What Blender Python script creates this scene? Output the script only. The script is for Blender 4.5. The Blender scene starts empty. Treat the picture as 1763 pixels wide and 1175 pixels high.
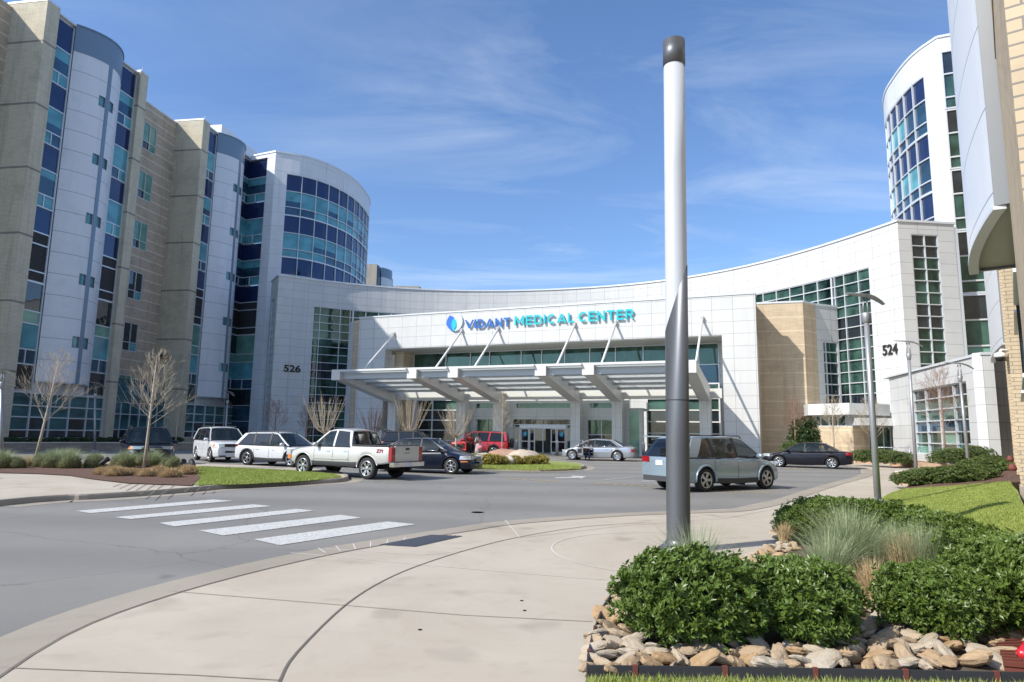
import bpy, bmesh, math, random
from mathutils import Vector, Matrix
random.seed(11)
R = random.Random(5)
SC = bpy.context.scene
COL = SC.collection
PI = math.pi
# ------------------------------------------------------------------ camera model (measured from the photograph)
F, CX, CY = 1130.0, 881.5, 587.5
PIT = math.atan(160/F); RL = 0.0155; EYE = 1.65
def ray(u, v):
    a = (u-CX)/F; b = -(v-CY)/F
    c, s = math.cos(RL), math.sin(RL)
    a2 = a*c-b*s; b2 = a*s+b*c
    return (a2, math.cos(PIT)-b2*math.sin(PIT), math.sin(PIT)+b2*math.cos(PIT))
def G(u, v, z=0.0):
    r = ray(u, v); t = (z-EYE)/r[2]; return Vector((r[0]*t, r[1]*t, z))
def GY(u, v, y):
    r = ray(u, v); t = y/r[1]; return Vector((r[0]*t, y, EYE+r[2]*t))
# ------------------------------------------------------------------ tagging
def tag(o, label=None, cat=None, group=None, kind=None):
    if label: o['label'] = label
    if cat: o['category'] = cat
    if group: o['group'] = group
    if kind: o['kind'] = kind
    return o
def empty(name, loc=(0,0,0), rz=0.0, label=None, cat=None, group=None):
    o = bpy.data.objects.new(name, None); COL.objects.link(o)
    o.location = loc; o.rotation_euler = (0,0,rz); o.empty_display_size = .1
    return tag(o, label, cat, group)
def copy_tree(o, parent=None):
    c = o.copy(); COL.objects.link(c); c.parent = parent
    for ch in o.children: copy_tree(ch, c)
    return c
class MB:
    def __init__(s): s.v=[]; s.f=[]; s.m=[]; s.uv=[]; s.sm=[]
    def face(s, idx, mat=0, uv=None, smooth=False):
        s.f.append(tuple(idx)); s.m.append(mat); s.uv.append(uv); s.sm.append(smooth)
    def quad(s, a, b, c, d, mat=0, uv=None, smooth=False):
        n=len(s.v); s.v += [tuple(a),tuple(b),tuple(c),tuple(d)]; s.face((n,n+1,n+2,n+3),mat,uv,smooth)
    def poly(s, pts, mat=0, uv=None):
        n=len(s.v); s.v += [tuple(p) for p in pts]; s.face(range(n,n+len(pts)),mat,uv)
    def box(s, c, h, M=None, mat=0):
        n=len(s.v)
        for z in (-1,1):
            for y in (-1,1):
                for x in (-1,1):
                    p=Vector((x*h[0],y*h[1],z*h[2]))
                    if M is not None: p=M@p
                    s.v.append((p.x+c[0],p.y+c[1],p.z+c[2]))
        for f in ((0,2,3,1),(4,5,7,6),(0,1,5,4),(2,6,7,3),(0,4,6,2),(1,3,7,5)):
            s.face([n+i for i in f],mat)
    def prism(s, poly, d, mat=0):
        "poly: list of 3D pts, extruded by vector d"
        n=len(s.v); k=len(poly); d=Vector(d)
        s.v += [tuple(p) for p in poly]; s.v += [tuple(Vector(p)+d) for p in poly]
        s.face(range(n,n+k),mat); s.face([n+k+i for i in reversed(range(k))],mat)
        for i in range(k):
            j=(i+1)%k; s.face((n+i,n+k+i,n+k+j,n+j),mat)
    def tube(s, pts, rad, seg=8, mat=0, cap=True, smooth=True):
        pts=[Vector(p) for p in pts]; k=len(pts)
        if not hasattr(rad,'__len__'): rad=[rad]*k
        n0=len(s.v); up=None
        for i,p in enumerate(pts):
            t=(pts[min(i+1,k-1)]-pts[max(i-1,0)])
            if t.length<1e-9: t=Vector((0,0,1))
            t.normalize()
            if up is None:
                up=Vector((0,0,1)) if abs(t.z)<.9 else Vector((1,0,0))
            x=t.cross(up)
            if x.length<1e-4: x=t.cross(Vector((1,0,0)))
            x.normalize(); y=x.cross(t); y.normalize(); up=y
            for j in range(seg):
                a=2*PI*j/seg; q=p+(x*math.cos(a)+y*math.sin(a))*rad[i]; s.v.append(tuple(q))
        for i in range(k-1):
            for j in range(seg):
                a=n0+i*seg+j; b=n0+i*seg+(j+1)%seg
                s.face((a,b,b+seg,a+seg),mat,None,smooth)
        if cap:
            s.face([n0+j for j in reversed(range(seg))],mat); s.face([n0+(k-1)*seg+j for j in range(seg)],mat)
    def lathe(s, prof, c=(0,0,0), seg=24, mat=0, M=None, smooth=True, cap=True):
        n0=len(s.v); k=len(prof)
        for r,z in prof:
            for j in range(seg):
                a=2*PI*j/seg; p=Vector((r*math.cos(a),r*math.sin(a),z))
                if M is not None: p=M@p
                s.v.append((p.x+c[0],p.y+c[1],p.z+c[2]))
        for i in range(k-1):
            for j in range(seg):
                a=n0+i*seg+j; b=n0+i*seg+(j+1)%seg
                s.face((a,b,b+seg,a+seg),mat,None,smooth)
        if cap and prof[0][0]>1e-4: s.face([n0+j for j in reversed(range(seg))],mat)
        if cap and prof[-1][0]>1e-4: s.face([n0+(k-1)*seg+j for j in range(seg)],mat)
    def build(s, name, mats, parent=None, loc=None, fix=False):
        me=bpy.data.meshes.new(name); me.from_pydata(s.v,[],s.f)
        if not isinstance(mats,(list,tuple)): mats=[mats]
        for m in mats: me.materials.append(m)
        if any(u is not None for u in s.uv):
            ul=me.uv_layers.new(name='UVMap').data
            for p in me.polygons:
                u=s.uv[p.index]
                if u is not None:
                    for li,q in zip(p.loop_indices,u): ul[li].uv=q
        for p in me.polygons:
            p.material_index=min(s.m[p.index],len(mats)-1); p.use_smooth=s.sm[p.index]
        if fix:
            bm=bmesh.new(); bm.from_mesh(me); bmesh.ops.recalc_face_normals(bm,faces=bm.faces); bm.to_mesh(me); bm.free()
        me.update()
        o=bpy.data.objects.new(name,me); COL.objects.link(o)
        if parent is not None: o.parent=parent
        if loc is not None: o.location=loc
        return o
# ------------------------------------------------------------------ paths in plan
class Path:
    def __init__(s, pts, flip=False):
        s.p=[Vector((p[0],p[1])) for p in pts]; s.c=[0.0]
        for a,b in zip(s.p,s.p[1:]): s.c.append(s.c[-1]+(b-a).length)
        s.L=s.c[-1]; s.sg=-1 if flip else 1
        s.tn=[(b-a).normalized() for a,b in zip(s.p,s.p[1:])]
        s.lin=len(s.p)==2
    def seg(s,x):
        for i in range(len(s.tn)):
            if x<=s.c[i+1]: return i
        return len(s.tn)-1
    def at(s,x,o=0.0,z=0.0):
        i=s.seg(x); t=s.tn[i]; p=s.p[i]+t*(x-s.c[i])
        # blended normal for smooth curves
        if s.lin: n=t
        else:
            L=s.c[i+1]-s.c[i]; f=(x-s.c[i])/L
            if f<.5: a=s.tn[max(i-1,0)]; w=.5+f; n=(a*(1-w)+t*w)
            else: a=s.tn[min(i+1,len(s.tn)-1)]; w=f-.5; n=(t*(1-w)+a*w)
            n.normalize()
        nn=Vector((n.y,-n.x))*s.sg      # right of travel = towards viewer when going left->right
        return Vector((p.x+nn.x*o,p.y+nn.y*o,z))
    def stations(s,a,b):
        r=[a]+[c for c in s.c if a+1e-4<c<b-1e-4]+[b]; return r
    def pix(s,u,v):
        r=ray(u,v); best=None
        for i,(a,t) in enumerate(zip(s.p,s.tn)):
            nx,ny=-t.y,t.x; d=r[0]*nx+r[1]*ny
            if abs(d)<1e-9: continue
            k=(a.x*nx+a.y*ny)/d; x,y=r[0]*k,r[1]*k
            q=(x-a.x)*t.x+(y-a.y)*t.y; L=s.c[i+1]-s.c[i]
            ok=(-1e-3<=q<=L+1e-3) or (i==0 and q<0) or (i==len(s.tn)-1 and q>L)
            if ok and k>0:
                if best is None or k<best[0]: best=(k,s.c[i]+q,EYE+r[2]*k)
        return (best[1],best[2]) if best else (0,0)
def pbox(mb,P,s0,s1,z0,z1,o0,o1,mat=0):
    st=P.stations(s0,s1); n=len(mb.v)
    for x in st:
        for o,z in ((o0,z0),(o1,z0),(o1,z1),(o0,z1)): mb.v.append(tuple(P.at(x,o,z)))
    for i in range(len(st)-1):
        a=n+4*i; b=a+4; A,B=st[i],st[i+1]
        mb.face((a+1,b+1,b+2,a+2),mat,((A,z0),(B,z0),(B,z1),(A,z1)))
        mb.face((a+2,b+2,b+3,a+3),mat,((A,o1),(B,o1),(B,o0),(A,o0)))
        mb.face((a+3,b+3,b,a),mat,((A,z1),(B,z1),(B,z0),(A,z0)))
        mb.face((a,b,b+1,a+1),mat,((A,o0),(B,o0),(B,o1),(A,o1)))
    e=n+4*(len(st)-1)
    mb.face((n,n+1,n+2,n+3),mat,((o0,z0),(o1,z0),(o1,z1),(o0,z1)))
    mb.face((e+1,e,e+3,e+2),mat,((o1,z0),(o0,z0),(o0,z1),(o1,z1)))
def pwall(mb,P,s0,s1,z0,z1,o0,o1,holes=(),mat=0):
    "wall with rectangular openings, no internal faces"
    holes=[(max(a,s0),min(b,s1),max(c,z0),min(d,z1)) for a,b,c,d in holes]
    xs=sorted(set([round(x,4) for x in [s0,s1]+[h[0] for h in holes]+[h[1] for h in holes]]))
    base=[round(c,4) for c in P.c if s0<c<s1]
    xs=sorted(set(xs+base)); zs=sorted(set([round(z,4) for z in [z0,z1]+[h[2] for h in holes]+[h[3] for h in holes]]))
    def solid(i,j):
        if i<0 or j<0 or i>=len(xs)-1 or j>=len(zs)-1: return False
        cx=(xs[i]+xs[i+1])/2; cz=(zs[j]+zs[j+1])/2
        return not any(a<cx<b and c<cz<d for a,b,c,d in holes)
    for i in range(len(xs)-1):
        if xs[i+1]-xs[i]<1e-3: continue
        A,B=xs[i],xs[i+1]
        for j in range(len(zs)-1):
            if not solid(i,j): continue
            C,D=zs[j],zs[j+1]
            f=lambda x,o,z:P.at(x,o,z)
            mb.quad(f(A,o1,C),f(B,o1,C),f(B,o1,D),f(A,o1,D),mat,((A,C),(B,C),(B,D),(A,D)))
            mb.quad(f(B,o0,C),f(A,o0,C),f(A,o0,D),f(B,o0,D),mat,((B,C),(A,C),(A,D),(B,D)))
            if not solid(i-1,j): mb.quad(f(A,o0,C),f(A,o1,C),f(A,o1,D),f(A,o0,D),mat,((o0,C),(o1,C),(o1,D),(o0,D)))
            if not solid(i+1,j): mb.quad(f(B,o1,C),f(B,o0,C),f(B,o0,D),f(B,o1,D),mat,((o1,C),(o0,C),(o0,D),(o1,D)))
            if not solid(i,j-1): mb.quad(f(A,o0,C),f(B,o0,C),f(B,o1,C),f(A,o1,C),mat,((A,o0),(B,o0),(B,o1),(A,o1)))
            if not solid(i,j+1): mb.quad(f(A,o1,D),f(B,o1,D),f(B,o0,D),f(A,o0,D),mat,((A,o1),(B,o1),(B,o0),(A,o0)))
def grid_window(name,P,xs,zs,mats,parent,cells=None,o=-.12,fw=.06,fd=.1,fmat=None,rim=None,skipz=()):
    "one window: glass cells (thin slab) + child frame of mullions at xs and zs"
    g=MB()
    for i in range(len(xs)-1):
        for j in range(len(zs)-1):
            k=cells(i,j) if cells else 0
            if k is None: continue
            pbox(g,P,xs[i],xs[i+1],zs[j],zs[j+1],o-.03,o,k)
    w=g.build(name,mats,parent)
    m=MB(); rw=rim or fw
    for i,x in enumerate(xs):
        q=rw if i in (0,len(xs)-1) else fw
        a=x if i==0 else (x-q if i==len(xs)-1 else x-q/2)
        pbox(m,P,a,a+q,zs[0],zs[-1],o+.004,o+fd)
    for j,z in enumerate(zs):
        if j in skipz: continue
        q=rw if j in (0,len(zs)-1) else fw
        a=z if j==0 else (z-q if j==len(zs)-1 else z-q/2)
        pbox(m,P,xs[0]+rw,xs[-1]-rw,a,a+q,o+.006,o+fd-.004)
    m.build('window_frame',fmat or M['alu'],w)
    return w
def frange(a,b,n): return [a+(b-a)*i/n for i in range(n+1)]
# ------------------------------------------------------------------ materials
M={}
def newmat(name):
    m=bpy.data.materials.new(name); m.use_nodes=True; nt=m.node_tree
    b=nt.nodes['Principled BSDF']; M[name]=m; return m,nt,b
def nd(nt,t,**k):
    n=nt.nodes.new(t)
    for a,v in k.items():
        if a in n.inputs.keys() if hasattr(n.inputs,'keys') else False: n.inputs[a].default_value=v
        else: setattr(n,a,v)
    return n
def mix(nt,fac,a,b):
    n=nt.nodes.new('ShaderNodeMix'); n.data_type='RGBA'
    for sck,val in ((0,fac),(6,a),(7,b)):
        if isinstance(val,(int,float)): n.inputs[sck].default_value=val
        elif isinstance(val,tuple): n.inputs[sck].default_value=(*val,1) if len(val)==3 else val
        else: nt.links.new(val,n.inputs[sck])
    return n.outputs[2]
def noise(nt,scale,detail=4,rough=.55,vec=None,dist=0):
    n=nt.nodes.new('ShaderNodeTexNoise'); n.inputs['Scale'].default_value=scale; n.inputs['Detail'].default_value=detail
    n.inputs['Roughness'].default_value=rough; n.inputs['Distortion'].default_value=dist
    if vec is not None: nt.links.new(vec,n.inputs['Vector'])
    return n.outputs['Fac']
def ramp(nt,fac,pts):
    n=nt.nodes.new('ShaderNodeValToRGB'); nt.links.new(fac,n.inputs[0]); e=n.color_ramp.elements
    while len(e)<len(pts): e.new(.5)
    for x,(p,c) in zip(e,pts):
        x.position=p; x.color=(*c,1) if isinstance(c,tuple) else (c,c,c,1)
    return n.outputs[0]
def geo(nt,kind='obj',scale=None):
    if kind=='pos': n=nt.nodes.new('ShaderNodeNewGeometry').outputs['Position']
    elif kind=='uv': n=nt.nodes.new('ShaderNodeTexCoord').outputs['UV']
    else: n=nt.nodes.new('ShaderNodeTexCoord').outputs['Object']
    if scale:
        mp=nt.nodes.new('ShaderNodeMapping'); mp.inputs['Scale'].default_value=scale; nt.links.new(n,mp.inputs['Vector']); n=mp.outputs[0]
    return n
def bump(nt,b,h,strength=.3,dist=.01):
    n=nt.nodes.new('ShaderNodeBump'); n.inputs['Strength'].default_value=strength; n.inputs['Distance'].default_value=dist
    nt.links.new(h,n.inputs['Height']); nt.links.new(n.outputs[0],b.inputs['Normal'])
def simple(name,col,rough=.5,metal=0,var=.0,scale=3,spec=None,coat=0):
    m,nt,b=newmat(name); b.inputs['Base Color'].default_value=(*col,1); b.inputs['Roughness'].default_value=rough; b.inputs['Metallic'].default_value=metal
    if spec is not None: b.inputs['Specular IOR Level'].default_value=spec
    if coat: b.inputs['Coat Weight'].default_value=coat; b.inputs['Coat Roughness'].default_value=.03
    if var:
        f=noise(nt,scale,5,.6,geo(nt,'pos'))
        c=mix(nt,ramp(nt,f,[(.3,0.0),(.7,1.0)]),tuple(x*(1-var) for x in col),tuple(min(1,x*(1+var)) for x in col))
        nt.links.new(c,b.inputs['Base Color'])
    return m
def sock(nt,v):
    return v
def brickmat(name,c1,c2,mortar,w=.3,h=.1,ms=.008,bands=None,rough=.85,offset=.5,bumps=.4,stain=.15):
    m,nt,b=newmat(name); uv=geo(nt,'uv')
    t=nt.nodes.new('ShaderNodeTexBrick'); t.offset=offset; t.inputs['Scale'].default_value=1
    t.inputs['Brick Width'].default_value=w; t.inputs['Row Height'].default_value=h; t.inputs['Mortar Size'].default_value=ms; t.inputs['Mortar Smooth'].default_value=.1
    t.inputs['Color1'].default_value=(*c1,1); t.inputs['Color2'].default_value=(*c2,1); t.inputs['Mortar'].default_value=(*mortar,1)
    nt.links.new(uv,t.inputs['Vector']); col=t.outputs['Color']
    if bands:
        sp=nt.nodes.new('ShaderNodeSeparateXYZ'); nt.links.new(uv,sp.inputs[0])
        md=nt.nodes.new('ShaderNodeMath'); md.operation='WRAP'; nt.links.new(sp.outputs[1],md.inputs[0]); md.inputs[1].default_value=bands[0]; md.inputs[2].default_value=0
        lt=nt.nodes.new('ShaderNodeMath'); lt.operation='LESS_THAN'; nt.links.new(md.outputs[0],lt.inputs[0]); lt.inputs[1].default_value=bands[1]
        col=mix(nt,lt.outputs[0],col,bands[2])
    st=noise(nt,.6,5,.65,geo(nt,'pos')); sk=noise(nt,1,5,.6,geo(nt,'pos',(1.8,1.8,.12)))
    av=nt.nodes.new('ShaderNodeMath'); av.operation='MINIMUM'; nt.links.new(st,av.inputs[0]); nt.links.new(sk,av.inputs[1]); st=av.outputs[0]; mu=nt.nodes.new('ShaderNodeMix'); mu.data_type='RGBA'; mu.blend_type='MULTIPLY'
    mu.inputs[0].default_value=1; nt.links.new(col,mu.inputs[6]); nt.links.new(ramp(nt,st,[(.28,1-stain*1.7),(.5,1.0)]),mu.inputs[7])
    nt.links.new(mu.outputs[2],b.inputs['Base Color']); b.inputs['Roughness'].default_value=rough
    iv=nt.nodes.new('ShaderNodeMath'); iv.operation='SUBTRACT'; iv.inputs[0].default_value=1; nt.links.new(t.outputs['Fac'],iv.inputs[1])
    bump(nt,b,iv.outputs[0],bumps,.01)
    return m
def glassmat(name,col,rough=.03,spec=.9,var=.25,scale=(.9,.3,.9),wave=.012,tint=None):
    "opaque coated facade glass: mirror-like coat over a dim room colour"
    m,nt,b=newmat(name); p=geo(nt,'pos')
    mp=nt.nodes.new('ShaderNodeMapping'); mp.inputs['Scale'].default_value=scale; nt.links.new(p,mp.inputs['Vector'])
    f=noise(nt,1,3,.5,mp.outputs[0])
    c=mix(nt,ramp(nt,f,[(.35,0.),(.65,1.)]),tuple(x*(1-var) for x in col),tuple(x*(1+var) for x in col))
    nt.links.new(c,b.inputs['Base Color']); b.inputs['Roughness'].default_value=rough; b.inputs['Specular IOR Level'].default_value=spec
    b.inputs['IOR'].default_value=1.6
    if tint: b.inputs['Specular Tint'].default_value=(*tint,1)
    n2=noise(nt,.5,2,.5,p); bump(nt,b,n2,.25,wave*4)
    return m
brickmat('panel_sign',(.64,.64,.63),(.61,.615,.61),(.25,.255,.26),1.55,.95,.012,rough=.38,offset=0,bumps=.15,stain=.05)
brickmat('panel_main',(.62,.625,.62),(.58,.59,.59),(.24,.245,.25),1.6,.87,.012,rough=.38,offset=0,bumps=.15,stain=.06)
brickmat('panel_wing',(.74,.75,.78),(.72,.73,.76),(.26,.27,.29),40,1.683,.02,rough=.4,offset=0,bumps=.15,stain=.06)
brickmat('panel_drum',(.70,.71,.72),(.68,.69,.70),(.32,.33,.34),3.1,1.683,.012,rough=.4,offset=0,bumps=.12,stain=.06)
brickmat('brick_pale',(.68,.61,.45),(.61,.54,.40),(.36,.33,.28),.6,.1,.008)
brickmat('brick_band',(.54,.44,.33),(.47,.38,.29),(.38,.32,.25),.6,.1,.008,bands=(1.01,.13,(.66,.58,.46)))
brickmat('brick_entry',(.66,.53,.37),(.58,.46,.32),(.45,.37,.27),.6,.1,.008,bands=(1.12,.11,(.70,.58,.42)))
brickmat('brick_yellow',(.56,.45,.30),(.47,.37,.25),(.24,.21,.18),.41,.102,.009,stain=.12)
simple('alu',(.66,.69,.72),.35,.3)
simple('alu_dark',(.20,.22,.24),.4,.4)
simple('alu_blue',(.19,.26,.34),.4,.2)
simple('coping',(.70,.73,.76),.4,.2)
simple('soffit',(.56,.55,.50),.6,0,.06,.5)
simple('white_paint',(.70,.70,.69),.35)
simple('roof_grey',(.5,.5,.5),.8)
glassmat('glass_navy',(.012,.020,.065),.04,.7,.12,tint=(.55,.7,1))
glassmat('glass_teal',(.10,.30,.34),.05,.7,.25,tint=(.7,.9,1))
glassmat('glass_dim',(.02,.05,.085),.03,.9,.5,tint=(.6,.85,1))
glassmat('glass_dark',(.012,.02,.028),.03,.8,.4)
glassmat('glass_teal_dark',(.045,.12,.13),.05,.6,.5,tint=(.7,.9,1))  # teal glass again, with the shade of the ground storey put into its colour
glassmat('glass_green',(.028,.062,.050),.03,.8,.85,(.7,.7,.45),tint=(.7,1,.9))
glassmat('glass_pale_green',(.15,.31,.25),.05,.6,.2,tint=(.8,1,.9))
simple('louvre',(.05,.05,.055),.6)
simple('bell_red',(.45,.03,.03),.4)
simple('beam_paint',(.62,.62,.58),.5)
simple('lobby_dark',(.10,.11,.11),.7)
simple('panel_flat',(.64,.65,.645),.4)
brickmat('panel_vest',(.66,.68,.67),(.64,.66,.65),(.34,.36,.36),1.7,1.05,.012,rough=.35,offset=0,bumps=.1,stain=.05)
brickmat('panel_col',(.70,.71,.70),(.68,.69,.68),(.4,.41,.42),.42,1.15,.01,rough=.4,offset=0,bumps=.1,stain=.05)
# ================================================================== BUILDINGS
FH=5.05; ZT=34.0
def floors(): return [31.42-FH*k for k in range(6)]   # bottom of each navy band
def strip(P,s0,s1,parent,seed,wide=False,low=True,o=-.1,gmat='wing'):
    "tall window strip of a wing: repeated spandrel + window per storey, a louvred storey, lobby storeys"
    rr=random.Random(seed)
    mats=[M['glass_teal'],M['glass_dim'],M['glass_dark'],M['glass_pale_green']]
    for k in range(4):
        zb=31.42-FH*k; top=ZT-.25 if k==0 else zb+1.95
        sp=MB(); pbox(sp,P,s0,s1,zb,top,o-.05,o); sp.build('spandrel_panel',M['glass_navy'],parent)
        if k==3 : break
        mid=(s0+s1)/2
        blind=rr.choice([1.0,.45,.65,1.0,.3])
        z0=zb-3.0; z1=zb-2.0
        g=MB(); zz=z1+(zb-z1)*(1-blind)
        if blind<1: pbox(g,P,s0,s1,z1,zz,o-.05,o,1)
        pbox(g,P,s0,s1,zz,zb,o-.05,o,0)
        pbox(g,P,s0,mid,z0,z1,o-.05,o,rr.choice([0,1,0])); pbox(g,P,mid,s1,z0,z1,o-.05,o,rr.choice([0,1]))
        w=g.build('window',mats,parent)
        f=MB()
        for z in (z0,z1,zb): pbox(f,P,s0,s1,z-.045,z+.045,o,o+.07)
        pbox(f,P,mid-.035,mid+.035,z0+.04,z1-.04,o,o+.068)
        for x in (s0+.06,s1-.09): pbox(f,P,x,x+.03,z0,zb,o,o+.066)
        f.build('window_frame',M['alu'],w)
    # louvre storey 16.2 -> 12.5, then lower window groups
    g=MB()
    for i in range(22): 
        z=12.6+i*.165; pbox(g,P,s0,s1,z,z+.09,o-.08,o)
    pbox(g,P,s0,s1,12.5,16.3,o-.14,o-.1); l=g.build('louvre',M['louvre'],parent)
    f=MB()
    for z in (16.3,15.4,13.3,12.5): pbox(f,P,s0,s1,z-.05,z+.05,o+.002,o+.08)
    for x in (s0+.06,s1-.09): pbox(f,P,x,x+.03,12.5,16.3,o+.002,o+.076)
    f.build('window_frame',M['alu'],l)
    if low:
        for (a,b,c) in ((10.25,12.45,[1,2,3][rr.randrange(3)]),(9.3,10.25,3),(7.35,9.3,0),(6.25,7.35,1),(4.4,6.25,2)):
            g=MB(); pbox(g,P,s0,s1,a,b,o-.05,o,c); w=g.build('window',mats,parent)
            f=MB(); pbox(f,P,s0,s1,b-.045,b+.045,o,o+.07)
            if b==7.35: pbox(f,P,(s0+s1)/2-.035,(s0+s1)/2+.035,a,b-.04,o,o+.068)
            f.build('window_frame',M['alu'],w)
    j=MB()
    for x in (s0-.02,s1-.06): pbox(j,P,x,x+.08,4.2,ZT-.2,o-.05,o+.1)
    j.build('jamb',M['alu'],parent)
def bay(P,s0,s1,parent,bulge=1.25,zb=5.0,zt=ZT+.1,sofmat='soffit'):
    "curved white bay: a shallow arc panel wall with a vertical seam, four pairs of small windows and a blue-grey arched cap"
    n=20; pts=[]
    for i in range(n+1):
        t=i/n; x=s0+(s1-s0)*t; o=bulge*(1-(2*t-1)**2)+.05
        p=P.at(x,o); pts.append((p.x,p.y))
    Q=Path(pts,flip=P.sg<0)
    w=MB(); mid=Q.L/2
    holes=[]
    for k in range(6):
        z=28.5-FH*k
        if z>6.5:
            holes += [(mid-.78,mid-.22,z-.45,z+.45),(mid+.22,mid+.78,z-.45,z+.45)]
    pwall(w,Q,0,Q.L,zb,zt-2.2,-.25,0,holes)
    wall=w.build('bay_wall',M['panel_wing'],parent)
    for h in holes:
        g=MB(); pbox(g,Q,h[0],h[1],h[2],h[3],-.16,-.1); ww=g.build('bay_window',M['glass_teal'],parent)
        f=MB(); pbox(f,Q,h[0],h[0]+.04,h[2],h[3],-.098,.02); pbox(f,Q,h[1]-.04,h[1],h[2],h[3],-.098,.02); pbox(f,Q,h[0]+.04,h[1]-.04,h[3]-.04,h[3],-.098,.018); pbox(f,Q,h[0]+.04,h[1]-.04,h[2],h[2]+.04,-.098,.018)
        f.build('window_frame',M['alu_dark'],ww)
    s=MB(); pbox(s,Q,mid-.17,mid+.17,zb+.02,zt-2.2,.004,.05); s.build('seam_fin',M['alu_blue'],parent)
    c=MB(); pbox(c,Q,0,Q.L,zt-2.2,zt,-.2,.03); pbox(c,Q,0,Q.L,zt,zt+.12,-.3,.09); c.build('bay_cap',M['alu_blue'],parent)
    # horizontal twin grooves (real strips)
    # soffit and roof lids
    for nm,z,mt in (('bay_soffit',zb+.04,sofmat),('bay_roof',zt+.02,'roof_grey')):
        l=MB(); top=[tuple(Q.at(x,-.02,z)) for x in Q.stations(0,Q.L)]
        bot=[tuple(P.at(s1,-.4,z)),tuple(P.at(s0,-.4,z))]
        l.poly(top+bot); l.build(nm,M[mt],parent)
def wing(P,parent,s0,seed,ground=True,last=False):
    "one 19.5 m module: pier, strip, bay, strip, pier, recess with punched windows"
    a=s0; pw=1.15
    # pier (brick) front and return
    for k,(x0,x1) in enumerate(((a-pw,a),(a+8.95,a+9.95))):
        m=MB(); pbox(m,P,x0,x1,0,ZT+.15,-3.2,.35); pier=m.build('brick_pier',M['brick_pale'],parent)
        for z in [5.5+FH*i for i in range(6)]: j=MB(); pbox(j,P,x0-.006,x1+.006,z,z+.16,-3.1,.356); j.build('pier_joint',M['brick_joint'],pier)
        c=MB(); pbox(c,P,x0-.03,x1+.03,ZT+.15,ZT+.3,-3.2,.38); c.build('coping',M['coping'],pier)
    strip(P,a+.0,a+1.85,parent,seed); strip(P,a+7.1,a+8.95,parent,seed+1)
    bay(P,a+1.9,a+7.05,parent)
    # solid core
    m=MB(); pbox(m,P,a,a+8.95,4.2,ZT,-3,-.26); m.build('core_wall',M['panel_wing'],parent)
    c=MB(); pbox(c,P,a,a+8.95,ZT-.02,ZT+.15,-3,.1); c.build('coping',M['coping'],parent)
    # ground storey glazing
    if ground:
        cells=lambda i,j:(2 if j==0 else (2 if (j==1 and i%2) else 0))
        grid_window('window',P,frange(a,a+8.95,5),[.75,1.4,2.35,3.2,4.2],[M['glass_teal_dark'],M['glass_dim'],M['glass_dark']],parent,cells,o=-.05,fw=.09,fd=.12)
        m=MB(); pbox(m,P,a,a+8.95,0,.75,-.3,.0); m.build('plinth',M['brick_pale'],parent)
    if last: return
    # recess wall
    r0,r1=a+9.95,a+19.5-pw; o=-2.8
    ws=r0+3.8
    holes=[(ws,ws+1.9,31.9-FH*k-2.75,31.9-FH*k) for k in range(6)]
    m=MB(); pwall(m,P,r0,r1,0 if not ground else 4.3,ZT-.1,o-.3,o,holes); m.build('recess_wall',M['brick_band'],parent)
    c=MB(); pbox(c,P,r0,r1,ZT-.1,ZT+.05,o-.35,o+.05); c.build('coping',M['coping'],parent)
    rr=random.Random(seed)
    for h in holes:
        tl=rr.random()<.6
        grid_window('window',P,[h[0],(h[0]+h[1])/2,h[1]] ,[h[2],h[2]+.85,h[3]],[M['glass_pale_green' if tl else 'glass_teal'],M['glass_dark']],parent,lambda i,j,tl=tl:(0 if (j==1 and tl) or (i==1 and j==0) else 1),o=o-.12,fw=.06)
    if ground:
        cells=lambda i,j:(2 if j==0 else 0)
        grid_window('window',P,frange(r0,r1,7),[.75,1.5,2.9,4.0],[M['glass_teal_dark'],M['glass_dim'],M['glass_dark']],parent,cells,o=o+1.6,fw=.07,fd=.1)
        # lean-to glass roof over the recess
        g=MB(); n=8
        for i in range(n):
            x0=r0+(r1-r0)*i/n; x1=r0+(r1-r0)*(i+1)/n
            g.quad(P.at(x0,o+1.75,4.0),P.at(x1,o+1.75,4.0),P.at(x1,o+.02,6.3),P.at(x0,o+.02,6.3))
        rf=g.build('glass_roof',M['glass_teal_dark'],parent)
        f=MB()
        for i in range(n+1):
            x=r0+(r1-r0)*i/n; f.tube([P.at(x,o+1.78,4.03),P.at(x,o+.05,6.33)],.035,4)
        f.build('roof_bar',M['alu'],rf)
brickmat('brick_joint',(.30,.27,.22),(.27,.24,.2),(.25,.22,.2),.3,.3,.01)
# ---- left patient wing
A0=Vector((-36.28,47.62)); B0=Vector((-33.1,67.5)); dL=(B0-A0).normalized()
PL=Path([A0-dL*20,A0+dL*27.2]); OFF=20.0
wl=empty('hospital_wing',(A0.x,A0.y,0),label='tall pale brick hospital wing with two curved white bays on the left',cat='building')
def reparent(root,fn):
    fn(root)
def local_root(o):
    "shift children of an empty so that the empty's origin is at its location"
    Mi=Matrix.Translation(-Vector(o.location))
    for c in o.children: c.matrix_parent_inverse=Mi
wing(PL,wl,OFF+0,3); wing(PL,wl,OFF+19.5,9,last=True)
# recess before first pier
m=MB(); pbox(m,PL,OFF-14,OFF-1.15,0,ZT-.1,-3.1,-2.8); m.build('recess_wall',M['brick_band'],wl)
# link to the drum: corner glass after second bay and facing strip
lk=PL.at(OFF+19.5+9.9,0); dc=G(475,265,34.0)
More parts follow.
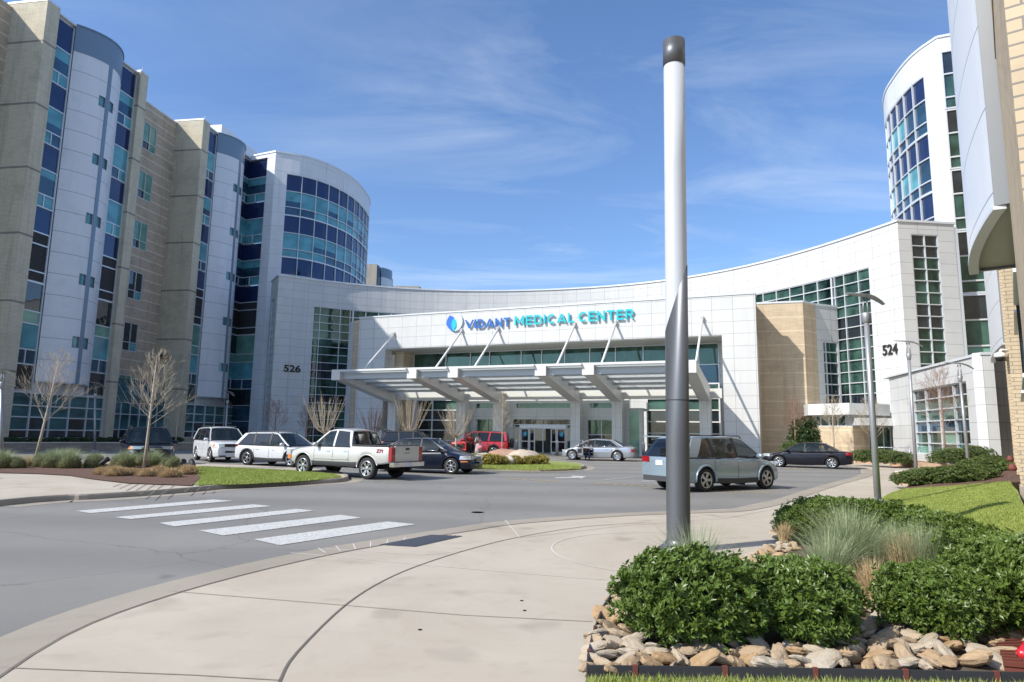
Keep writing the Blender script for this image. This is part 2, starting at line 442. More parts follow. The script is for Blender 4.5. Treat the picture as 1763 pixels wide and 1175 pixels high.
# end mass behind roof: small white penthouse
for (a,b,o0,o1,z1) in ((OFF+24.6,OFF+40,-3.6,-1.8,36.8),):
    m=MB(); pbox(m,PL,a,b,ZT,z1,o0,o1); m.build('penthouse',M['panel_wing'],wl)
m=MB(); pbox(m,PL,OFF-1,OFF+27.2,ZT-2.2,ZT-1.9,-14,-3.15); m.build('roof',M['roof_grey'],wl)
m=MB(); pbox(m,PL,OFF-14,OFF+27.2,0,ZT-2.3,-14,-3.2); m.build('rear_wall',M['brick_pale'],wl)
# lightning rods on parapet
m=MB()
for s in (OFF+6,OFF+9.5,OFF+19,OFF+22,OFF+26): m=MB(); m.tube([PL.at(s,0,ZT),PL.at(s,0,ZT+.9)],.03,4); m.build('lightning_rod',M['alu'],wl)
# ---- drum towers
def drum(root,front,side,seed,flip=False,zt=34.0,mirror=False):
    "front: curved path (window band); side: straight path carrying the window strip; "
    n=9; L=front.L; s0=1.35; s1=L-.3
    xs=frange(s0,s1,int((s1-s0)/1.75))
    m=MB(); pwall(m,front,0,L,0,zt+.2,-.5,0,[(s0,s1,0.2,31.8)]); m.build('curved_wall',M['panel_drum'],root)
    c=MB(); pbox(c,front,0,L,zt+.2,zt+.4,-.6,.08); c.build('coping',M['coping'],root)
    rr=random.Random(seed); mats=[M['glass_navy'],M['glass_teal'],M['glass_dim'],M['glass_pale_green']]
    for k in range(4):
        zb=29.7-FH*k
        tb=[rr.choice([1,2,2,1]) for _ in xs]
        lv=[rr.choice([1,2,2,1]) for _ in xs]
        grid_window('window',front,xs,[zb-2.95,zb-1.95,zb-1.2,zb,zb+2.1],mats,root,
            lambda i,j,tb=tb,lv=lv:(0 if j==3 else (lv[i] if j==0 else (1 if j==2 else tb[i]))),o=-.15,fw=.075,fd=.14,skipz=(2,))
    grid_window('window',front,xs,[.2,2.5,5,8,11.6],mats,root,lambda i,j:2,o=-.15,fw=.09,fd=.14)
    # side with strip
    S=side.L
    st0,st1=(.35,3.55) if not mirror else (1.1,4.6)
    strip(side,st0,st1,root,seed+5,o=-.12)
    m=MB(); pwall(m,side,0,S,0,zt+.2,-.5,0,[(st0,st1,.2,zt-.25)]); m.build('side_wall',M['panel_drum'],root)
    c=MB(); pbox(c,side,0,S,zt+.2,zt+.4,-.6,.08); c.build('coping',M['coping'],root)
    grid_window('window',side,[st0,st1],[.2,2.6,4.4],mats,root,lambda i,j:2,o=-.12)
def arc_through(pts,n=4):
    "catmull-rom densify"
    P=[Vector(p) for p in pts]; P=[P[0]*2-P[1]]+P+[P[-1]*2-P[-2]]; out=[]
    for i in range(1,len(P)-2):
        for k in range(n):
            t=k/n; a,b,c,d=P[i-1],P[i],P[i+1],P[i+2]
            out.append(.5*((2*b)+(c-a)*t+(2*a-5*b+4*c-d)*t*t+(3*b-a-3*c+d)*t**3))
    out.append(P[-2]); return out
dt=empty('drum_tower',(-24,80,0),label='round glass-banded drum tower rising left of the sign wall, beside the brick wing',cat='building')
fr=arc_through([(-28.23,73.73),(-24.93,75.26),(-22.6,77.9),(-20.94,82.08),(-20.45,87.36),(-20.9,91.5),(-23,97)],4)
drum(dt,Path(fr),Path([(-32.6,75.6),(-28.23,73.73)]),21)
m=MB(); pth=PL.at(OFF+27,-.3); q=[(pth.x,pth.y),(-32.6,75.6)]
lp=Path(q); pbox(m,lp,0,lp.L*.75,0,ZT,-.4,-.02); m.build('corner_glass',M['glass_teal'],dt)
grid_window('corner_window',lp,[lp.L*.05,lp.L*.72],[.3]+[x for k in range(7) for x in (1.2+FH*k-.0,3.2+FH*k)][1:13]+[33.7],[M['glass_dim'],M['glass_pale_green'],M['glass_dark']],dt,lambda i,j:(j*7)%3,o=.1,fw=.09)
m=MB(); pbox(m,lp,lp.L*.75,lp.L,0,ZT+.1,-.5,.25); m.build('brick_pier',M['brick_pale'],dt)
m=MB(); m.poly([(p[0],p[1],33.6) for p in fr]+[(-34,97,33.6),(-34,76,33.6)]); m.build('roof',M['roof_grey'],dt)
# ---- right drum tower
dr=empty('drum_tower',(38,55,0),label='round glass-banded drum tower on the right, above the 524 wall',cat='building')
fr2=arc_through([(46,69),(40,65.6),(36.9,61.8),(35.1,58.4),(34.35,55.6),(33.95,53.2),(33.95,51.4),(34.35,49.6)],4)
def flipdrum():
    f=Path(fr2)
    L=f.L
    xs=[L-1.45-1.6*i for i in range(int((L-3)/1.6))][::-1]
    m=MB(); pwall(m,f,0,L,0,34.2,-.5,0,[(xs[0],xs[-1],.2,31.8)]); m.build('curved_wall',M['panel_drum'],dr)
    c=MB(); pbox(c,f,0,L,34.2,34.4,-.6,.08); c.build('coping',M['coping'],dr)
    rr=random.Random(4); mats=[M['glass_navy'],M['glass_teal'],M['glass_dim'],M['glass_pale_green']]
    for k in range(5):
        zb=29.7-FH*k; tb=[rr.choice([1,2,2]) for _ in xs]
        grid_window('window',f,xs,[zb-2.95,zb-1.95,zb,zb+2.1],mats,dr,lambda i,j,tb=tb:(0 if j==2 else (2 if j==0 else tb[i])),o=-.15,fw=.1,fd=.14)
flipdrum()
rs=Path([(34.35,49.6),(42.5,46.0)])
m=MB(); pwall(m,rs,0,rs.L,0,34.2,-.5,0,[(.15,4.7,.2,33.0)]); m.build('side_wall',M['panel_drum'],dr)
c=MB(); pbox(c,rs,0,rs.L,34.2,34.4,-.6,.08); c.build('coping',M['coping'],dr)
mats=[M['glass_pale_green'],M['glass_dim'],M['glass_dark'],M['glass_green']]
for k in range(6):
    zb=31.0-FH*k
    grid_window('window',rs,[.15,3.1,4.7],[zb-3.0,zb-2.0,zb,zb+2.0],mats,dr,lambda i,j,k=k:([1,0,2][j] if k%2 else [0,3,2][j]) if k>3 else [3,3,2][j],o=-.12,fw=.12,fd=.14)
m=MB(); m.poly([(p[0],p[1],33.6) for p in fr2]+[(41.5,46.4,33.6),(60,60,33.6)]); m.build('roof',M['roof_grey'],dr)
# ---- far wings beyond the drum
for k,(u,Yd,lab) in enumerate(((652,124,'distant pale brick wing with one arched bay, just right of the left drum tower'),(724,160,'farthest brick wing top, a small stub above the white parapet'))):
    p=GY(u,455 if k==0 else 493,Yd); x=p.x; z=p.z
    fw=empty('far_wing',(x,Yd,0),label=lab,cat='building')
    Q=Path([(x,Yd),(x+1.5,Yd+26)])
    w=3.1 if k==0 else 6
    m=MB(); m.box((x-w/2-.3,Yd+.4,z/2),(w/2,.4,z/2)); m.build('brick_pier',M['brick_far'] if 'brick_far' in M else M['brick_pale'],fw)
    m=MB(); pbox(m,Q,0,26,0,z-1.2,-6,-.3); m.build('core_wall',M['brick_pale'],fw)
    m=MB(); pbox(m,Q,.3,2.1,0,z-.2,-.3,-.05); m.build('window',M['glass_dim'],fw)
    n=12; pts=[]
    for i in range(n+1):
        t=i/n; pp=Q.at(2.1+6*t,1.3*(1-(2*t-1)**2)+.05); pts.append((pp.x,pp.y))
    B=Path(pts); m=MB(); pbox(m,B,0,B.L,0,z-2,-.2,0); m.build('bay_wall',M['panel_wing'],fw)
    m=MB(); pbox(m,B,0,B.L,z-2,z-.1,-.2,.02); m.build('bay_cap',M['alu_blue'],fw)
    m=MB(); pbox(m,Q,8.2,10,0,z-.3,-.3,-.05); m.build('window',M['glass_dim'],fw)
    m=MB(); pbox(m,Q,10,11,0,z-.4,-3,.2); m.build('brick_pier',M['brick_pale'],fw)
# ---- main concave wall
HM=17.9
mp=[G(u,v,HM) for u,v in [(480,475),(540,484),(600,492),(700,500),(760,504),(850,505),(1000,502),(1100,494),(1200,481),(1300,463),(1400,433),(1500,398),(1545,382)]]
mp=[(p.x,p.y) for p in mp]
# smooth measurement noise
for _ in range(3):
    mp=[mp[0]]+[((a[0]+2*b[0]+c[0])/4,(a[1]+2*b[1]+c[1])/4) for a,b,c in zip(mp,mp[1:],mp[2:])]+[mp[-1]]
PM=Path(arc_through(mp,3))
mw=empty('curved_lobby_building',(0,60,0),label='long concave white lobby building behind the sign wall, numbered 526 and 524',cat='building')
row=.87
def sx(u,v): return PM.pix(u,v)[0]
zt1=PM.pix(560,528)[1]; zt2=PM.pix(1400,487)[1]
a0=sx(536,600); a1=sx(605,600); a2=sx(760,540)
c0=sx(1290,500); c1=sx(1431,500); c2=sx(1502,560)
print('main tops',zt1,zt2,'s',a0,a1,a2,c0,c1,c2,PM.L)
zt=(zt1+zt2)/2
holes=[(a0,a1,.3,zt),(a1,a2,zt-3*row,zt),(c0,c1,zt-4*row,zt),(c1,c2,3.4,zt)]
m=MB(); pwall(m,PM,0,PM.L,0,HM,-.6,0,holes); m.build('curved_wall',M['panel_main'],mw)
c=MB(); pbox(c,PM,0,PM.L,HM,HM+.16,-.7,.1); c.build('coping',M['coping'],mw)
gm=[M['glass_green'],M['glass_dim'],M['glass_dark'],M['glass_pale_green']]
rr=random.Random(8)
def rowz(z0,z1): 
    n=round((z1-z0)/row); return frange(z0,z1,n)
grid_window('window',PM,[a0,a0+(a1-a0)*.17,a0+(a1-a0)*.68,a0+(a1-a0)*.93,a1],rowz(.3,zt),gm,mw,lambda i,j:(2 if j in(8,9,1,5) else 0),o=-.2,fw=.065,fd=.16)
grid_window('window',PM,frange(a1,a2,7),rowz(zt-3*row,zt),gm,mw,lambda i,j:3 if (i+j)%4==0 else 0,o=-.2,fw=.09,fd=.16)
grid_window('window',PM,frange(c0,c1,6),rowz(zt-4*row,zt),gm,mw,lambda i,j:0,o=-.2,fw=.08,fd=.16)
w3=c2-c1
grid_window('window',PM,[c1,c1+.08*w3,c1+w3*.33,c1+w3*.70,c2],rowz(3.4,zt),gm,mw,lambda i,j:(2 if j in(7,8,0,1) else 0),o=-.2,fw=.065,fd=.16)
# left return face and right end face
LR=Path([(mp[0][0]-1.9,mp[0][1]+3.2),(mp[0][0],mp[0][1])])
m=MB(); pwall(m,LR,0,LR.L,0,HM,-.5,0,[(.8,2.5,.3,HM-2.2)]); m.build('end_wall',M['panel_main'],mw)
c=MB(); pbox(c,LR,0,LR.L,HM,HM+.16,-.6,.1); c.build('coping',M['coping'],mw)
grid_window('window',LR,[.8,1.65,2.5],rowz(.3,HM-2.2),gm,mw,lambda i,j:1,o=-.15)
e0=mp[-1]; e1=G(1642,387,HM)
RR=Path([e0,(e1.x,e1.y)])
wx0=RR.pix(1568,405)[0]; wx1=RR.pix(1615,405)[0]; wz1=RR.pix(1590,404)[1]
m=MB(); pwall(m,RR,0,RR.L,0,HM,-.5,0,[(wx0,wx1,6.3,wz1)]); m.build('end_wall',M['panel_main'],mw)
c=MB(); pbox(c,RR,-.1,RR.L+.1,HM,HM+.16,-.6,.1); c.build('coping',M['coping'],mw)
grid_window('window',RR,[wx0,(wx0+wx1)/2,wx1],rowz(6.3,wz1),gm,mw,lambda i,j:(2 if j in(4,5,10,11) else 0),o=-.15,fw=.07,fd=.13)
m=MB(); pbox(m,RR,RR.L-.02,RR.L+.3,0,HM-.2,-6,-.03); m.build('end_trim',M['coping'],mw)
m=MB(); m.poly([tuple(PM.at(s,-.5,HM-1)) for s in PM.stations(0,PM.L)]+[(e1.x,e1.y+6,HM-1),(10,95,HM-1),(-22,85,HM-1)]); m.build('roof',M['roof_grey'],mw)
# ---- entrance block E
EA=Vector((-11.1,61.1)); EB=Vector((15,50.3)); ed=(EB-EA).normalized(); en=Vector((ed.y,-ed.x))   # en points to viewer
PE=Path([EA-ed*10,EA+ed*45]); EO=10.0
def ex(s,out=0,z=0): p=EA+ed*s+en*out; return Vector((p.x,p.y,z))
eb=empty('entrance_block',(1,56,0),label='white sign wall block over the main entrance doors with recessed glazing',cat='building')
SL,SR=-3.97,31.95; ZS=12.5; ZSo=9.42
m=MB(); pwall(m,PE,EO+SL,EO+SR,0,ZS,-1.2,0,[(EO-.93,EO+29.45,-.1,ZSo)]); m.build('sign_wall',M['panel_sign'],eb)
c=MB(); pbox(c,PE,EO+SL-.05,EO+SR+.05,ZS,ZS+.12,-1.3,.06); c.build('coping',M['coping'],eb)
RD=-3.6
m=MB(); pbox(m,PE,EO+SL,EO+SR,ZSo+.005,ZS-.3,-4.5,-1.205); pbox(m,PE,EO+SR-.35,EO+SR,0,ZS-.4,-4.2,-1.205); pbox(m,PE,EO+SL,EO+SL+.35,0,ZS-.4,-7,-1.205); m.build('block_body',M['soffit'],eb)
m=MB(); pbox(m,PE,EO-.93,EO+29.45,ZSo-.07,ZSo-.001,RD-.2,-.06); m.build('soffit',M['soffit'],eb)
# recess left cheek in brick
m=MB(); pbox(m,PE,EO-.93,EO+.05,0,ZSo-.08,RD-.1,-1.7); m.build('brick_cheek',M['brick_entry'],eb)
m=MB(); pbox(m,PE,EO+28.9,EO+29.44,0,ZSo-.08,RD-.3,RD+.05); m.build('jamb',M['panel_sign'],eb)
# recessed glazing: upper lobby strip and side bays
grid_window('lobby_window',PE,[EO+.1+x for x in (0,3.6,6.2,8.2,11.4,13.4,15.6,17.9,20.2,22.6,24.9,27.2,28.8)],[6.0,7.55,ZSo-.1],gm,eb,lambda i,j:0 if j else (1 if i>6 else 0),o=RD,fw=.07,fd=.1,fmat=M['alu'])
grid_window('lobby_window',PE,[EO+.6,EO+2.4,EO+5.6],[.1,.95,1.9,2.85,3.8,4.75,6.0],gm,eb,lambda i,j:(2 if j<4 else 0),o=RD,fw=.1,fd=.14,fmat=M['white_paint'])
grid_window('lobby_window',PE,[EO+23.0,EO+25.3,EO+28.9],[.1,.95,1.9,2.85,3.8,4.75,6.0],gm,eb,lambda i,j:(2 if j<4 else 0),o=RD+.3,fw=.1,fd=.14,fmat=M['white_paint'])
m=MB(); 
for s in (4.2,11.9,18.6,26): m=MB(); m.tube([ex(s,RD-1.2,.1),ex(s,RD-1.2,9.3)],.38,14); m.build('lobby_column',M['glass_pale_green'],eb)
# vestibule: panel band, slot windows, piers, doors
VS0,VS1=6.0,22.9; VO=-1.5
m=MB(); holes=[(EO+8.0,EO+9.7,3.92,4.32),(EO+11.9,EO+17.0,3.92,4.32),(EO+18.6,EO+20.8,3.92,4.32),(EO+8.0,EO+10.15,.55,2.95),(EO+11.6,EO+17.05,-.1,2.95),(EO+18.3,EO+20.75,.55,2.95)]
pwall(m,PE,EO+VS0+1.0,EO+VS1-1.0,0,6.0,VO-.5,VO,holes); m.build('vestibule_wall',M['panel_vest'] if 'panel_vest' in M else M['panel_sign'],eb)
for a_,b_ in ((VS1-1.0,VS1-.2),(VS0+.2,VS0+1.0)): m=MB(); pbox(m,PE,EO+a_,EO+b_,0,3.7,RD,VO); m.build('vestibule_side',M['glass_pale_green'],eb)
m=MB(); pbox(m,PE,EO+VS1-.2,EO+VS1+.1,0,3.7,VO-.3,VO+.05); pbox(m,PE,EO+VS1-1,EO+VS1+.1,3.7,3.9,RD,VO+.05); m.build('corner_post',M['panel_sign'],eb)
for a,b in ((8.0,9.7),(11.9,17.0),(18.6,20.8)):
    m=MB(); pbox(m,PE,EO+a,EO+b,3.92,4.32,VO-.2,VO-.15); m.build('slot_window',M['glass_green'],eb)
for a,b in ((8.0,10.15),(18.3,20.75)):
    grid_window('window',PE,[EO+a,EO+(a+b)/2,EO+b],[.55,1.7,2.95],gm,eb,lambda i,j:0 if j else 2,o=VO-.25,fw=.06,fmat=M['white_paint'])
# doors
D0,D1=11.6,17.05
m=MB(); 
for a,b in ((D0,D0+.55),(D0+.6,D0+2.7),(D0+2.75,D1-.6),(D1-.55,D1)): pbox(m,PE,EO+a,EO+b,2.5,2.95,VO-.33,VO-.3)
w=m.build('transom_window',M['glass_dark'],eb)
m=MB(); 
for z in (2.46,2.92): pbox(m,PE,EO+D0,EO+D1,z,z+.06,VO-.3,VO-.2)
for s in (D0,D0+.55,D0+2.7,D1-.6,D1-.06): pbox(m,PE,EO+s,EO+s+.06,.0,2.46,VO-.296,VO-.204)
m.build('window_frame',M['alu'],w)
m=MB(); pbox(m,PE,EO+D0+.62,EO+D1-.62,2.16,2.45,VO-.3,VO-.1); m.build('door_header',M['alu'],eb)
def leaf(s0,s1,decal):
    m=MB(); pbox(m,PE,EO+s0+.06,EO+s1-.06,.12,2.1,VO-.24,VO-.21); d=m.build('sliding_door',M['glass_dark'],eb)
    m=MB()
    for s in (s0,s1-.09): pbox(m,PE,EO+s,EO+s+.09,.02,2.16,VO-.26,VO-.18)
    for z in (.02,1.0,2.08): pbox(m,PE,EO+s0+.09,EO+s1-.09,z,z+.08+.1*(z<.1),VO-.257,VO-.183)
    m.build('door_frame',M['white_paint'],d)
    if decal:
        c=(s0+s1)/2
        for k,(dx,mt) in enumerate(((-.06,'logo_blue'),(.05,'logo_teal'))):
            m=MB(); m.poly([ex(c+dx+.13*math.cos(t),VO-.2+.002*k,1.68+.2*math.sin(t)) for t in [2*PI*i/14 for i in range(14)]]); m.build('door_decal',M[mt],d)
simple('logo_blue',(.03,.16,.62),.35); simple('logo_teal',(.02,.52,.62),.35); simple('logo_pale',(.62,.82,.95),.35)
leaf(D0+.66,D0+1.45,True); leaf(D0+1.48,D0+2.0,False); leaf(D1-1.45-.0,D1-.66,True); leaf(D1-2.0,D1-1.48,False)
m=MB(); pbox(m,PE,EO+VS0+1.2,EO+VS1-1.2,.0,3.6,RD-3.2,RD-3.0); m.build('lobby_rear_wall',M['lobby_dark'] if 'lobby_dark' in M else M['glass_dark'],eb)
# rear beam linking columns, columns
BS=[0.0,7.13,10.7,17.7,21.2,28.05]
m=MB(); pbox(m,PE,EO-.9,EO+29.3,4.6,5.35,-.75,-.35); m.build('ring_beam',M['beam_paint'] if 'beam_paint' in M else M['soffit'],eb)
for s in BS:
    m=MB(); pbox(m,PE,EO+s-.42,EO+s+.42,0,4.6,-.95,-.1); m.build('column',M['panel_col'] if 'panel_col' in M else M['panel_sign'],eb)
# ---- canopy
cn=empty('entrance_canopy',(1,51,0),label='flat white steel canopy on six tapered beams over the drop-off lane',cat='canopy')
simple('canopy_white',(.66,.66,.64),.4)
simple('canopy_steel',(.50,.53,.56),.45,.1)
m,nt,b=newmat('slat_white'); tl=nt.nodes.new('ShaderNodeBsdfTranslucent'); tl.inputs[0].default_value=(.88,.9,.88,1); ms_=nt.nodes.new('ShaderNodeMixShader'); ms_.inputs[0].default_value=.75; b.inputs['Base Color'].default_value=(.8,.8,.8,1); nt.links.new(b.outputs[0],ms_.inputs[1]); nt.links.new(tl.outputs[0],ms_.inputs[2]); nt.links.new(ms_.outputs[0],nt.nodes['Material Output'].inputs[0])
def cpt(s,t,z): return ex(s,8.4-t,z)   # t from front edge
for s in BS:
    m=MB(); w=.42
    poly=[cpt(s-w,0,6.62),cpt(s-w,0,5.78),cpt(s-w,.75,5.74),cpt(s-w,7.9,4.42),cpt(s-w,8.4,4.42),cpt(s-w,8.4,5.50)]
    m.prism([tuple(p) for p in poly],Vector((ed.x,ed.y,0))*2*w); b=m.build('tapered_beam',M['canopy_white'],cn,fix=True)
for i in range(5):
    a,b=BS[i]+.42,BS[i+1]-.42
    for t,d in ((.45,.44),(2.1,.17),(3.8,.17),(5.5,.17),(7.2,.17)):
        m=MB()
        def bar(t0,t1,z0,z1):
            m.prism([tuple(cpt(a,t0,z0)),tuple(cpt(a,t1,z0)),tuple(cpt(a,t1,z1)),tuple(cpt(a,t0,z1))],Vector((ed.x,ed.y,0))*(b-a))
        z1=6.40-1.15*t/8.4; bar(t-.01,t+.03,z1-d,z1-.03); bar(t-.1,t+.12,z1-d-.03,z1-d); bar(t-.1,t+.12,z1-.03,z1)
        m.build('purlin',M['canopy_steel'],cn,fix=True)
    m=MB(); n=int((b-a)/.17)
    for k in range(n):
        s0=a+(b-a)*k/n; s1=s0+(b-a)/n*.82
        m.prism([tuple(cpt(s0,.05,6.43)),tuple(cpt(s1,.05,6.43)),tuple(cpt(s1,.05,6.49)),tuple(cpt(s0,.05,6.49))],Vector((-en.x*8.2,-en.y*8.2,-1.12)))
    m.build('roof_slats',M['slat_white'],cn,fix=True)
    m=MB(); m.prism([tuple(cpt(a,-.25,6.43)),tuple(cpt(a,.03,6.43)),tuple(cpt(a,.03,6.62)),tuple(cpt(a,-.25,6.52))],Vector((ed.x,ed.y,0))*(b-a)); m.build('front_flashing',M['canopy_white'],cn,fix=True)
for s in BS:
    m=MB(); p0=ex(s,.02,10.77); p1=cpt(s,2.9,6.25); m.tube([p0,p1],.085,10); m.tube([ex(s,0,10.9),ex(s,.25,10.78)],.13,8); m.tube([p1+Vector((0,0,.25)),p1-Vector((0,0,.02))],.12,8); m.build('tie_rod',M['white_paint'],cn)
# ---- brick block right of the sign wall
bz=12.4
b0=GY(1300,521,50.6); b1=G(1382,521,bz); b2=G(1403,526,bz); b3=G(1441,530,bz)
bb=empty('brick_side_block',(22,51,0),label='tan banded brick block between the sign wall and the tall 524 window',cat='building')
b0=Vector((19.85,52.4)); 
PB=Path([(b0.x,b0.y),(b1.x,b1.y)]); m=MB(); pbox(m,PB,0,PB.L,0,bz,-.6,0); m.build('brick_wall',M['brick_entry'],bb)
PB2=Path([(b1.x,b1.y),(b2.x,b2.y)]); m=MB(); pbox(m,PB2,0,PB2.L,0,bz,-.6,0); m.build('brick_wall',M['brick_entry'],bb)
PB3=Path([(b2.x,b2.y),(b3.x,b3.y)]); m=MB(); wz=PB3.pix(1420,588)[1]; pwall(m,PB3,0,PB3.L,0,bz,-.5,0,[(.6,PB3.L-.1,3.4,wz)]); m.build('panel_wall',M['panel_main'],bb)
grid_window('window',PB3,[.6,.95,PB3.L-.1],rowz(3.4,wz),gm,bb,lambda i,j:0 if j>4 else 2,o=-.12,fw=.09)
c=MB(); 
for q in (PB,PB2,PB3): pbox(c,q,0,q.L,bz,bz+.15,-.7,.05)
c.build('coping',M['coping'],bb)
# left mirrored brick strip behind 526 window / sign wall
bl=empty('brick_side_block',(-17,66,0),label='narrow brick block between the 526 window and the left end of the sign wall',cat='building')
q0=GY(601,560,66); q1=GY(609,560,64.6); q2=GY(622,560,63.2)
Q=Path([(q0.x,q0.y),(q1.x,q1.y)]); zz=GY(609,553,64.6).z
m=MB(); pbox(m,Q,0,Q.L,0,zz,-.5,0); m.build('panel_wall',M['panel_main'],bl)
Q=Path([(q1.x,q1.y),(q2.x+.4,q2.y-.2)]); m=MB(); pbox(m,Q,0,Q.L,0,zz,-.5,0); m.build('brick_wall',M['brick_entry'],bl)
# ---- annex by 524 with side entrance
an=empty('side_annex',(32,42,0),label='low white annex with a gridded window in front of the right drum, beside number 524',cat='building')
aL=GY(1531,655,46.6); aR=GY(1690,606,33.2); print('annex z',aL.z,aR.z)
PA=Path([(aL.x,aL.y),(aR.x,aR.y)]); az=(aL.z+aR.z)/2
x0=PA.pix(1571,720)[0]; x1=PA.pix(1668,720)[0]; z1=PA.pix(1620,664)[1]; z0=PA.pix(1620,784)[1]
print('annex win',x0,x1,z0,z1,PA.L)
m=MB(); pwall(m,PA,0,PA.L,0,az,-.5,0,[(x0,x1,z0,z1)])
# sloping look: top handled by true perspective
m.build('annex_wall',M['panel_main'],an)
nr=6; grid_window('window',PA,frange(x0,x1,4),frange(z0,z1,6),gm,an,lambda i,j:(2 if j==5 else (0 if (i+j)%3 else 3) if j<2 else (1 if j in(2,) else 0)),o=-.25,fw=.075,fd=.14)
c=MB(); pbox(c,PA,-.1,PA.L+.05,az,az+.14,-.6,.08); c.build('coping',M['coping'],an)
aE=(aR.x+6.6,aR.y+3.1)
PA2=Path([(aR.x,aR.y),aE]); m=MB(); pbox(m,PA2,0,PA2.L,0,az,-.5,0); m.build('annex_wall',M['panel_main'],an)
c=MB(); pbox(c,PA2,0.05,PA2.L,az,az+.138,-.5,.08); c.build('coping',M['coping'],an)
m=MB(); m.poly([(aL.x,aL.y+1,az),(aR.x,aR.y+.1,az),(aE[0],aE[1],az),(40,46,az),(29,47.2,az)]); m.build('roof',M['roof_grey'],an)
# side entrance (low white roof slabs + brick base) in front of tall 524 window
se=empty('side_entrance',(26,48,0),label='low side entrance with white roof slabs and tan brick base under the tall 524 window',cat='building')
def slab(name,pts,z0,z1,mat,par):
    m=MB(); m.prism([(p[0],p[1],z0) for p in pts],(0,0,z1-z0)); return m.build(name,M[mat],par,fix=True)
def at(u,Y,v=700): p=GY(u,v,Y); return (p.x,p.y)
Ys=47.0
s_tl=at(1391,49.6); s_tm=at(1462,46.9); s_tr=at(1532,48.2)
zA=GY(1462,694,46.9).z; zB=GY(1462,714,46.9).z; print('side slab',zA,zB)
slab('roof_slab',[s_tl,s_tm,s_tr,(s_tr[0],s_tr[1]+3),(s_tl[0]+1,s_tl[1]+4)],zB,zA,'panel_flat',se)
t0=at(1480,45.8); t1=at(1556,46.6); zC=GY(1500,719,45).z; zD=GY(1500,732,45).z
slab('door_canopy',[t0,t1,(t1[0],t1[1]+2),(t0[0]+.5,t0[1]+2.5)],zD,zC,'panel_flat',se)
PS=Path([at(1397,50.2),at(1466,47.6)]); zE=PS.pix(1430,735)[1]
m=MB(); pbox(m,PS,0,PS.L,0,zE,-.4,0); m.build('brick_base',M['brick_entry'],se)
grid_window('window',PS,frange(0,PS.L*.85,4),[zE,zB],gm,se,lambda i,j:0,o=-.15,fw=.08)
PS2=Path([at(1466,47.6),at(1492,48.6)]); m=MB(); pbox(m,PS2,0,PS2.L,0,zE,-.4,0); m.build('brick_base',M['brick_entry'],se)
PS3=Path([at(1466,47.7),at(1495,48.8)]); m=MB(); pbox(m,PS3,0,PS3.L,zE,zB,-.4,0); m.build('panel_wall',M['panel_flat'],se)
PS4=Path([at(1492,48.9),at(1531,48.3)]); grid_window('glass_door',PS4,frange(0,PS4.L,3),[.3,2.6],gm,se,lambda i,j:2 if i==0 else 0,o=-.1,fw=.07)
for k in range(2):
    m=MB(); p=GY(1554+k*6,734,46.0); m.lathe([(0,0),(.11,0),(.11,.1),(0,.12)],(p.x,p.y-.1,p.z),12,0,Matrix.Rotation(PI/2,3,'X')); m.build('alarm_bell',M['bell_red'],se)
# ================================================================== GROUND
from mathutils.geometry import tessellate_polygon
def flat(name,pts,mat,kind='structure',parent=None,thick=None,**k):
    vs=[Vector(p) for p in pts]; me=bpy.data.meshes.new(name)
    tr=tessellate_polygon([vs]); me.from_pydata([tuple(v) for v in vs],[],[tuple(t) for t in tr]); me.materials.append(M[mat])
    bm=bmesh.new(); bm.from_mesh(me)
    for f in bm.faces:
        if f.normal.z<0: f.normal_flip()
    bm.to_mesh(me); bm.free()
    o=bpy.data.objects.new(name,me); COL.objects.link(o); o.parent=parent
    return tag(o,kind=kind,**k) if kind or k else o
def pxs(l,z): return [G(u,v,z) for u,v in l]
# asphalt
m,nt,b=newmat('asphalt'); p=geo(nt,'pos')
f1=noise(nt,260,2,.7,p); f2=noise(nt,.35,5,.6,p,.6); f3=noise(nt,2.2,4,.6,p)
c=mix(nt,ramp(nt,f1,[(.35,0.),(.7,1.)]),(.155,.149,.138),(.275,.266,.248)); c=mix(nt,ramp(nt,f2,[(.35,0.),(.7,.5)]),c,(.27,.262,.245)); c=mix(nt,ramp(nt,f3,[(.6,0.),(.85,.35)]),c,(.10,.10,.10))
vo=nt.nodes.new('ShaderNodeTexVoronoi'); vo.inputs['Scale'].default_value=.22; vo.feature='DISTANCE_TO_EDGE'; nt.links.new(mix(nt,.06,p,noise(nt,.8,4,.6,p)),vo.inputs['Vector'])
w_=nt.nodes.new('ShaderNodeTexWave'); w_.wave_type='BANDS'; w_.bands_direction='Y'; w_.inputs['Scale'].default_value=.09; w_.inputs['Distortion'].default_value=3; w_.inputs['Detail'].default_value=3; nt.links.new(p,w_.inputs['Vector'])
c=mix(nt,ramp(nt,w_.outputs['Fac'],[(.3,.0),(.9,.35)]),c,(.13,.128,.125))
cr=nt.nodes.new('ShaderNodeVectorMath'); cr.operation='ADD'; nn_=nt.nodes.new('ShaderNodeTexNoise'); nn_.inputs['Scale'].default_value=.9; nn_.inputs['Detail'].default_value=6; nt.links.new(p,nn_.inputs['Vector']); nt.links.new(p,cr.inputs[0]); nt.links.new(nn_.outputs['Color'],cr.inputs[1])
vo2=nt.nodes.new('ShaderNodeTexVoronoi'); vo2.feature='DISTANCE_TO_EDGE'; vo2.inputs['Scale'].default_value=.16; nt.links.new(cr.outputs[0],vo2.inputs['Vector'])
c=mix(nt,ramp(nt,vo2.outputs['Distance'],[(.0,.4),(.003,0.)]),c,(.06,.058,.055))
sp_=noise(nt,1.1,2,.5,p); c=mix(nt,ramp(nt,sp_,[(.70,0.),(.78,.45)]),c,(.07,.07,.07))
